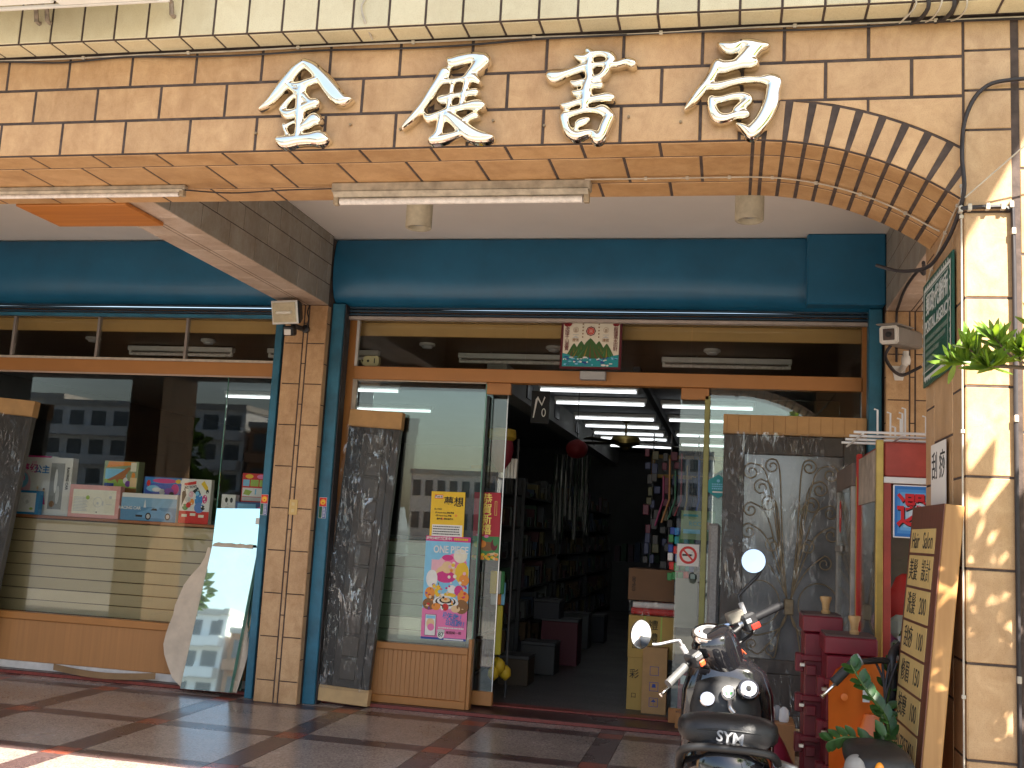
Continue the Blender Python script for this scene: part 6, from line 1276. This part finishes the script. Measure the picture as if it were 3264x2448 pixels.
MB().cbox(-.045, .035, -.03, .03, -.025, .03, .006, T=TR(1.985, .865, 1.165) @ RZ(20) @ RY(-22)).build('brake_reservoir', M('reservoir', (.34, .31, .26), .4, .3), sy); MB().lathe([(.020, -.016), (.020, .016)], 14, T=TR(2.015, .855, 1.135) @ RY(60)).build('clamp', ALM, sy, 40); MB().tube([(1.925, .87, 1.115), (1.97, .865, 1.13)], .013, 8).build('banjo_bolt', CHR, sy)
MB().tube(fine([(1.770, .66, .945), (1.735, .635, .905), (1.690, .590, .850), (1.650, .555, .808)], 5), [.010] * 10 + [.008] * 5 + [.011], 8).build('brake_lever', CHR, sy, 60); MB().tube(fine([(2.05, .90, 1.15), (2.075, .92, 1.11), (2.06, .90, 1.085), (1.99, .86, 1.03), (1.945, .83, .985)], 5), .007, 8).build('brake_cable', BLACKP, sy, 60)
mb = MB()
for k in range(9): MB().tube([(1.945 + .004 * k, .83, 1.06), (1.955 + .006 * k, .80 - .004 * k, 1.03), (1.955 + .010 * k, .79, 1.0 - .006 * (k % 4))], .003, 5).build('ribbon', ink('ribbon_red', (.75, .10, .03)) if k > 2 else YEL, sy)
# mirrors
def mirror(c, n, rx, rz, path, r):
    A = Matrix.Translation(c) @ Vector(n).to_track_quat('Z', 'Y').to_matrix().to_4x4(); S_ = Matrix.Diagonal((rx, rz, 1, 1))
    h_ = MB().lathe([(.3, -.028), (.8, -.022), (1.0, -.008), (1.04, .002), (1.0, .005)], 28, T=A @ S_).build('mirror_housing', BLACKP, sy, 50); MB().lathe([(.985, .0052), (.01, .0058)], 28, T=A @ S_, cap=False).build('mirror_glass', MGL, h_, 80)
    MB().tube(fine(path, 5), r, 8).build('mirror_stem', ALM if c[0] < 1.8 else BLACKP, sy, 60)
mirror((2.063, .845, 1.440), (-.20, -.96, .16), .059, .059, [(2.095, .868, 1.40), (2.085, .875, 1.37), (2.005, .875, 1.28), (1.998, .872, 1.25), (2.03, .866, 1.18)], .008)
MB().tube([(2.005, .872, 1.235), (2.032, .864, 1.165)], .013, 8).build('stem_boot', GREYP, sy)
mirror((1.545, .600, 1.072), (.42, -.90, -.06), .050, .066, [(1.60, .615, 1.028), (1.63, .625, 1.030), (1.715, .645, 1.052), (1.732, .648, 1.04), (1.765, .652, .985)], .008)
MB().tube([(1.735, .648, 1.03), (1.772, .654, .975)], .013, 8).build('stem_boot', GREYP, sy)
mb = MB(); mb.loft(loft_y([(1.94, .98, .32, .08, .06), (1.935, 1.12, .44, .085, .06), (1.93, 1.25, .46, .08, .05), (1.93, 1.38, .36, .07, .04)])[::-1]); mb.build('front_fender', PBK, sy, 60)
for x in (1.87, 1.99): MB().tube([(x, 1.16, .225), (x, .92, .62)], .02, 8).build('fork', ALM, sy)
MB().tube([(1.80, .1, .24), (1.70, .05, .01)], .012, 6).build('side_stand', BLACKP, sy); MB().tube([(2.10, -.05, .28), (2.12, -.40, .32), (2.12, -.55, .36)], [.03, .05, .05], 10).build('exhaust', ALM, sy, 60)

# ------------------------------------------------------------------ orange scooter
ORG = M('orange_plastic', (.88, .21, .03), .35, var=.06, vs=6, coat=.2); os_ = thing('orange_scooter', 'bright orange scooter with bare handlebar between the lockers and the salon board', 'scooter', (2.60, .3, 0))
wheel(os_, 2.50, -.13, .20); wheel(os_, 2.60, 1.04, .20)
rows = []
for i in range(17):
    v = i / 16; z = .18 + .85 * v; hw = .225 * (1 - .10 * (1 - v)) * (1 if v < .82 else math.sqrt(max(.0, 1 - ((v - .82) / .19) ** 2)) * .75 + .25)
    rows.append([(2.625 + hw * u, .74 - .10 * (1 - u * u) * 0 - .09 * u * u + .05 * (1 - v) - .02 * v, z) for u in [k / 8 - 1 for k in range(17)]])
mb = MB(); mb.grid(rows); mb.grid([[(p[0], p[1] + .02, p[2]) for p in r] for r in rows][::-1]); mb.build('leg_shield', ORG, os_, 50)
mb = MB(); rings = []
for cx, cy, cz, rx, ry in ((2.64, .60, .22, .13, .13), (2.64, .63, .42, .12, .11), (2.645, .67, .58, .115, .07), (2.65, .70, .70, .11, .04), (2.65, .715, .78, .08, .02)): rings.append([(cx + rx * math.cos(a), cy + ry * math.sin(a), cz) for a in [2 * math.pi * k / 20 for k in range(20)]])
mb.loft(rings); mb.build('tunnel', ORG, os_, 60)
MB().lathe([(.016, 0), (.016, .006), (.008, .007)], 14, T=TR(2.475, .655, .855) @ RX(90)).build('screw_boss', ORG, os_, 40); F = frame((2.735, .668, .80), (1, .25, 0), (0, 0, 1)); MB().box(0, .085, 0, .11, 0, .002, T=F).build('worn_label', M('foil_label', (.45, .36, .33), .4, .3, var=.35, vs=60), os_); MB().box(0, .03, 0, .10, 0, .002, T=frame((2.555, .655, .84), (1, .05, 0), (0, 0, 1))).build('white_label', PAPERW, os_)
MB().tube(fine([(2.655, .66, .60), (2.668, .62, .80), (2.675, .60, .94), (2.672, .60, 1.05), (2.71, .67, 1.10), (2.76, .70, 1.135), (2.83, .73, 1.15)], 5), [.020] * 20 + [.014] * 11, 10).build('handlebar', BLACKP, os_, 60)
MB().tube(fine([(2.672, .60, 1.03), (2.63, .57, 1.04), (2.56, .53, 1.035), (2.51, .52, 1.03)], 5), .014, 8).build('handlebar', BLACKP, os_, 60); a, b = Vector((2.505, .52, 1.032)), Vector((2.412, .495, .935)); MB().tube([a, b], [.021, .022], 12).build('grip', M('grip_dark', (.03, .03, .03), .6), os_, 50)
MB().lathe([(.026, -.018), (.03, 0), (.026, .018)], 14, T=TR(2.515, .525, 1.035) @ RY(60)).build('clamp', GREYP, os_, 40); MB().tube(fine([(2.495, .54, 1.005), (2.43, .525, .935), (2.362, .50, .868)], 5), [.008] * 10 + [.012], 8).build('brake_lever', CHR, os_, 60)
MB().lathe([(.022, -.02), (.024, .02)], 12, T=TR(2.735, .69, 1.125) @ RY(70)).build('clamp', GREYP, os_, 40)
for k in range(4): MB().tube(fine([(2.60 + .03 * k, .58, 1.03), (2.635, .56 - .01 * k, .93 - .02 * k), (2.65 + .01 * k, .62, .72)], 4), .006, 6).build('cable', RUBBER, os_, 60)
mb = MB(); mb.loft(loft_y([(2.515, -.32, .715, .05, .04), (2.515, -.29, .73, .115, .05), (2.515, -.15, .74, .12, .055), (2.515, .05, .735, .11, .05), (2.515, .20, .72, .08, .035), (2.515, .24, .71, .04, .02)], p=3.0)[::-1]); mb.build('seat', SEATM, os_, 60)
mb = MB(); mb.loft(loft_y([(2.49, -.36, .65, .04, .05), (2.495, -.30, .66, .125, .07), (2.50, -.05, .60, .13, .11), (2.505, .25, .48, .10, .16)])[::-1]); mb.build('tail_body', M('grey_body_plastic', (.12, .12, .12), .5, var=.2), os_, 60)
ellipsoid(TR(2.425, -.265, .725), .045, .06, .05).build('side_cover', M('worn_grey_vinyl', (.26, .25, .24), .5, var=.2, vs=12), os_, 60); ellipsoid(TR(2.495, -.345, .735), .018, .016, .034).build('indicator', M('amber_lens', (.80, .28, .01), .15), os_, 60)
mb = MB(); mb.loft(loft_y([(2.61, .20, .26, .13, .05), (2.62, .45, .24, .13, .03), (2.62, .62, .26, .13, .05)])[::-1]); mb.build('floor_board', MBK, os_, 60)
hb2 = thing('black_handlebar_bicycle', 'black rubber handle of a parked bicycle at the pillar foot', 'bicycle', (3.2, -.4, 0)); MB().tube([(2.875, -.42, .765), (3.05, -.42, .745)], .017, 12).build('grip', BLACKP, hb2, 60); MB().tube(fine([(3.05, -.42, .745), (3.25, -.44, .74), (3.35, -.55, .80), (3.6, -.7, .84)], 4), .011, 8).build('handlebar', STEEL, hb2, 60)
MB().tube([(3.35, -.55, .80), (3.38, -.62, .30)], .016, 8).build('stem', STEEL, hb2); wheel(hb2, 3.40, -.70, .30)

# ------------------------------------------------------------------ plants
def leaf_mesh(L, W, mat, curl=.12):
    mb = MB(); rows = []
    for i in range(6):
        t = i / 5; w = W * math.sin(math.pi * min(.98, t * .93 + .05)) ** .8; y = L * t; z = curl * L * t * t
        rows.append([(-w, y, z + w * .25), (0, y, z), (w, y, z + w * .25)])
    return mb.grid(rows).mesh('leaf', mat, 80)
def leafm(name, c, tr):
    m = bpy.data.materials.new(name); m.use_nodes = True; N = m.node_tree.nodes; L = m.node_tree.links; p = N['Principled BSDF']; p.inputs['Roughness'].default_value = .38
    geo = N.new('ShaderNodeNewGeometry'); no = N.new('ShaderNodeTexNoise'); no.inputs['Scale'].default_value = 25; L.new(geo.outputs['Position'], no.inputs['Vector']); rp2 = N.new('ShaderNodeValToRGB')
    rp2.color_ramp.elements[0].color = (*[x * .65 for x in c], 1); rp2.color_ramp.elements[1].color = (*[min(1, x * 1.3) for x in c], 1); rp2.color_ramp.elements[0].position = .3; rp2.color_ramp.elements[1].position = .7; L.new(no.outputs[0], rp2.inputs[0]); L.new(rp2.outputs[0], p.inputs['Base Color'])
    tb = N.new('ShaderNodeBsdfTranslucent'); tb.inputs[0].default_value = (c[0] * 2.4, c[1] * 2.0, c[2] * .9, 1); mx = N.new('ShaderNodeMixShader'); mx.inputs[0].default_value = tr; L.new(p.outputs[0], mx.inputs[1]); L.new(tb.outputs[0], mx.inputs[2]); L.new(mx.outputs[0], N['Material Output'].inputs[0])
    return m
ZZ = leafm('zz_leaf', (.022, .075, .014), .12); PD = leafm('podocarpus_leaf', (.13, .23, .030), .35); BARK = M('bark', (.12, .085, .06), .9, var=.3, vs=20, bump=.6)
zl = leaf_mesh(.085, .024, ZZ); pl_ = leaf_mesh(.088, .0115, PD, .10)
zz = thing('potted_zz_plant', 'dark green plant with paired glossy leaves in front of the orange scooter', 'plant', (2.53, .37, .29))
MB().lathe([(.06, .292), (.07, .30), (.09, .43), (.10, .44), (.092, .45), (.08, .44), (.07, .42)], 24, T=TR(2.53, .37, 0)).build('pot', M('terracotta', (.30, .11, .05), .8, var=.2), zz, 40)
def zz_stem(path, n, sz=1.):
    P = fine(path, 6); MB().tube(P, [.010 - .006 * k / len(P) for k in range(len(P))], 6).build('stem', M('zz_stem', (.05, .10, .02), .5), zz, 60)
    for k in range(n):
        t = .25 + .75 * k / (n - 1); i = min(int(t * (len(P) - 1)), len(P) - 2); p = Vector(P[i]); d = (Vector(P[i + 1]) - p).normalized()
        side = d.cross(Vector((0, -.6, .8))).normalized()
        for s in (-1, 1):
            yv = (side * s * .9 + d * .55).normalized(); xv = yv.cross(Vector((0, -.55, .6))).normalized(); zv = xv.cross(yv)
            A = Matrix(((xv.x, yv.x, zv.x, p.x), (xv.y, yv.y, zv.y, p.y), (xv.z, yv.z, zv.z, p.z), (0, 0, 0, 1))) @ Matrix.Scale(sz * (1 - .25 * abs(t - .5)), 4)
            link('leaf', zl, zz, A)
zz_stem([(2.54, .36, .45), (2.60, .25, .68), (2.59, .16, .84), (2.51, .11, .95), (2.44, .10, 1.06)], 12, .82); zz_stem([(2.52, .36, .45), (2.56, .22, .66), (2.52, .12, .75), (2.43, .09, .775), (2.357, .08, .75)], 10, .78); zz_stem([(2.55, .38, .45), (2.62, .50, .8), (2.70, .66, 1.0), (2.76, .68, 1.12)], 9, .9); zz_stem([(2.53, .37, .45), (2.57, .2, .62), (2.58, .12, .72), (2.57, .05, .80)], 7)
pdt = thing('podocarpus_shrub', 'sunlit green shrub whose narrow leaved branch reaches across the pillar', 'shrub', (3.75, -.7, -.12))
MB().lathe([(.20, -.12), (.26, .30), (.28, .32), (.24, .31)], 20, T=TR(3.75, -.72, 0)).build('pot', MATS['terracotta'], pdt, 40)
rk = random.Random(8)
def branch(path, r0, r1):
    P = fine(path, 5); MB().tube(P, [r0 + (r1 - r0) * k / (len(P) - 1) for k in range(len(P))], 7).build('branch', BARK, pdt, 60); return P
MB().tube(fine([(3.75, -.72, .28), (3.72, -.70, .9), (3.78, -.66, 1.6), (3.70, -.62, 2.2), (3.74, -.6, 2.9)], 5), [.035 - .02 * k / 20 for k in range(21)], 8).build('trunk', BARK, pdt, 60)
main = branch([(3.70, -.62, 2.2), (3.40, -.58, 2.24), (3.10, -.53, 2.20), (2.92, -.50, 2.205), (2.80, -.49, 2.215)], .014, .005)
twigs = [main]
for x, y, z, dx, dz in ((2.98, -.51, 2.21, -.14, .09), (3.05, -.52, 2.21, -.05, .16), (2.90, -.50, 2.21, -.08, -.02), (3.02, -.52, 2.205, .08, .02), (2.86, -.49, 2.21, -.10, .05), (3.12, -.53, 2.21, .02, .14), (2.84, -.49, 2.215, -.12, .0), (2.95, -.5, 2.205, -.02, .05)):
    twigs.append(branch([(x, y, z), (x + dx * .5, y - .02, z + dz * .3), (x + dx, y - .03 + rk.uniform(-.05, .03), z + dz)], .005, .003))
def leafmat(p, d, sc):
    d = d.normalized(); xv = d.cross(Vector((rk.uniform(-.4, .4), -.8, .6))).normalized(); zv = xv.cross(d)
    return Matrix(((xv.x, d.x, zv.x, p.x), (xv.y, d.y, zv.y, p.y), (xv.z, d.z, zv.z, p.z), (0, 0, 0, 1))) @ Matrix.Scale(sc, 4)
cnt_ = 0
for ti, P in enumerate(twigs):
    e = Vector(P[-1]); d0 = (e - Vector(P[-4])).normalized()
    for k in range(22):
        d = (d0 * .55 + Vector((rk.gauss(0, .55), rk.gauss(-.1, .5), rk.gauss(.45, .45)))).normalized(); q = Vector(P[-1 - (k % 5)]); link('leaf', pl_, pdt, leafmat(q, d, rk.uniform(.75, 1.2)))
    for k in range(8):
        q = Vector(P[rk.randrange(len(P) // 2, len(P))]); d = Vector((rk.gauss(-.2, .6), rk.gauss(-.2, .5), rk.gauss(.5, .5))); link('leaf', pl_, pdt, leafmat(q, d, rk.uniform(.7, 1.1)))
# crown out of the picture (its shadow dapples the pillar)
mb = MB()
for k in range(480):
    a = rk.random() * 6.283; h_ = rk.uniform(1.0, 2.35); rr2 = rk.random() ** .5 * .34 * (1.1 - .25 * abs(h_ - 1.7))
    p = Vector((3.62 + rr2 * math.cos(a), -.66 + rr2 * math.sin(a), h_)); d = Vector((math.cos(a), math.sin(a), rk.gauss(.4, .6))).normalized(); A = leafmat(p, d, rk.uniform(.9, 1.5))
    mb.add([(-.011, 0, 0), (.011, 0, 0), (.016, .045, .006), (0, .09, .012), (-.016, .045, .006)], [(0, 1, 2, 3, 4)], 0, A)
tag(mb.build('crown', PD, pdt), kind='stuff')
st_ = thing('added_shade_tree', 'leafy tree added out of view beside the pillar to shade and dapple the scooters', 'tree', (4.1, -2.4, -.12)); MB().tube(fine([(4.15, -2.4, -.12), (4.1, -2.35, 1.2), (4.0, -2.25, 2.2), (3.85, -2.15, 3.2), (3.8, -2.1, 3.7)], 4), [.07 - .05 * k / 16 for k in range(17)], 8).build('trunk', BARK, st_, 60); mb = MB()  # tree added outside the view to keep sun off the scooters
for k in range(800):
    d = Vector((rk.gauss(0, 1), rk.gauss(0, 1), rk.gauss(0, 1))).normalized() * rk.uniform(.15, 1.0); p = Vector((3.80 + d.x * 1.0, -2.05 + d.y * .85, 3.28 + d.z * .70))
    if p.x < 2.72: continue
    A = leafmat(p, d + Vector((rk.gauss(0, .5), rk.gauss(0, .5), .1)), rk.uniform(.9, 1.5)); mb.add([(-.02, 0, 0), (.02, 0, 0), (.035, .05, .01), (0, .12, .0), (-.035, .05, .01)], [(0, 1, 2, 3, 4)], 0, A)
tag(mb.build('crown', PD, st_), kind='stuff')
# tree seen in the toy window's reflection
rt = thing('potted_street_tree', 'bushy street tree seen only as a dark reflection in the toy window', 'tree', (-6.5, -1.9, -.12)); MB().tube(fine([(-6.5, -1.9, -.12), (-6.48, -1.88, .7), (-6.55, -1.9, 1.5), (-6.5, -1.9, 2.3)], 4), [.06 - .035 * k / 12 for k in range(13)], 8).build('trunk', BARK, rt, 60); mb = MB()
DK = leafm('dark_leaf', (.03, .07, .02), .15)
for cx_, cz_, rr2, n_ in ((-6.6, 2.55, .50, 420), (-6.05, 1.75, .42, 300), (-6.95, 1.9, .40, 260), (-6.3, 1.35, .38, 220)):
    for k in range(n_):
        d = Vector((rk.gauss(0, 1), rk.gauss(0, 1), rk.gauss(0, 1))).normalized(); p = Vector((cx_, -1.9, cz_)) + d * rr2 * rk.uniform(.45, 1.05); A = leafmat(p, (d + Vector((rk.gauss(0, .5), rk.gauss(0, .5), .2))), rk.uniform(.9, 1.6)); mb.add([(-.02, 0, 0), (.02, 0, 0), (.035, .05, .01), (0, .12, .0), (-.035, .05, .01)], [(0, 1, 2, 3, 4)], 0, A)
tag(mb.build('crown', DK, rt), kind='stuff')

# ------------------------------------------------------------------ across the street (seen as reflections)
WD_ = M('far_window_dark', (.12, .13, .14), .2, var=.3); rk = random.Random(14)
wmesh = {}
def building(label, x0, x1, y, h, c, floors, bays, balc=True):
    t = thing('street_building', label, 'building', ((x0 + x1) / 2, y - 5, -.16), group='buildings across the street')
    m = M('facade_%d' % int(abs(x0 * 7 + h * 10)), c, .8, var=.1, vs=1); MB().box(x0, x1, y - 10, y, -.16, h).build('wall', m, t); MB().box(x0 - .1, x1 + .1, y - 10, y + .25, h + .001, h + .5).build('parapet', M('parapet', (.5, .47, .42), .8), t)
    fh = h / floors; bw = (x1 - x0) / bays
    for f in range(floors):
        if f and balc: MB().box(x0 + .1, x1 - .1, y + .002, y + .9, f * fh - .1, f * fh + .75).build('balcony', m, t)
        for b in range(bays):
            k = (round(bw * .62, 2), round(fh * .5, 2))
            if k not in wmesh: wmesh[k] = MB().box(0, k[0], 0, .06, 0, k[1]).mesh('window', WD_)
            link('window', wmesh[k], t, TR(x0 + bw * (b + .19), y + .003, f * fh + fh * .32))
tag(MB().box(-7.25, -7.05, .9, 4.6, -.006, 3.96).build('added_dark_partition', M('dark_partition', (.030, .028, .030), .5, var=.4, vs=2)), 'dark partition added out of view to darken the toy window reflection', 'wall')  # unseen dark wall, added so the window end reflects something dark
building('white three storey building with balconies across the street', -60, -40, -72, 10.5, (.80, .79, .76), 4, 9); building('orange tiled building across the street', -39.5, -30, -72, 9.0, (.42, .22, .12), 3, 4); building('cream house across the street', -82, -61, -76, 11.5, (.75, .70, .60), 4, 9)
building('brick red building far across the lot', -20, -14, -95, 9.0, (.38, .15, .10), 3, 2, False); building('pale office block far across the lot', -13, 0, -110, 11, (.75, .75, .74), 4, 9, False); building('grey tower far across the lot', 2, 14, -140, 14, (.42, .43, .44), 4, 5, False); building('low white house far across the lot', -30, -21, -90, 6.5, (.80, .78, .75), 2, 7, False); building('long pale shed across the lot', 16, 50, -95, 7.5, (.50, .47, .42), 2, 9, False)
hl = []
for i in range(3):
    hl.append([(-300 + 15 * k, -330 - 40 * i, (-.2 if i == 0 else (14 + 16 * math.sin(k * .37) + 8 * math.sin(k * .9 + 1)) * i * .5)) for k in range(42)])
tag(MB().grid(hl).build('hills', M('far_hills', (.16, .20, .19), .9, var=.2, vs=.05), None, 80), kind='structure')
vn = thing('parked_van', 'pale van parked across the lot seen in the window reflection', 'van', (-13, -26, -.16))
mb = MB(); mb.loft([[(x, -26 + sy_, z) for x, z in ((-15.2, .2), (-15.2, 1.2), (-14.4, 1.35), (-13.7, 2.1), (-10.6, 2.1), (-10.4, 1.2), (-10.4, .2))] for sy_ in (-.9, .9)]); mb.build('body', M('van_paint', (.45, .50, .50), .25, var=.05), vn); MB().box(-13.6, -10.8, -25.098, -25.09, 1.3, 1.95).build('window', WD_, vn)
for x in (-14.3, -11.3): MB().lathe([(.1, -.1), (.33, -.1), (.33, .1), (.1, .1)], 20, T=TR(x, -25.1, .17) @ RX(90)).build('wheel', TYRE, vn, 40)
nw = thing('neighbour_front', 'plain rendered front of the next shop past the shaded pillar', 'wall', (6, 4.0, 0))
MB().box(3.475, 9, 3.90, 4.30, 0, 3.96).build('wall', CONC, nw); MB().box(3.275, 9, .05, .75, 3.0, zt - .004).build('beam', CONC, nw)
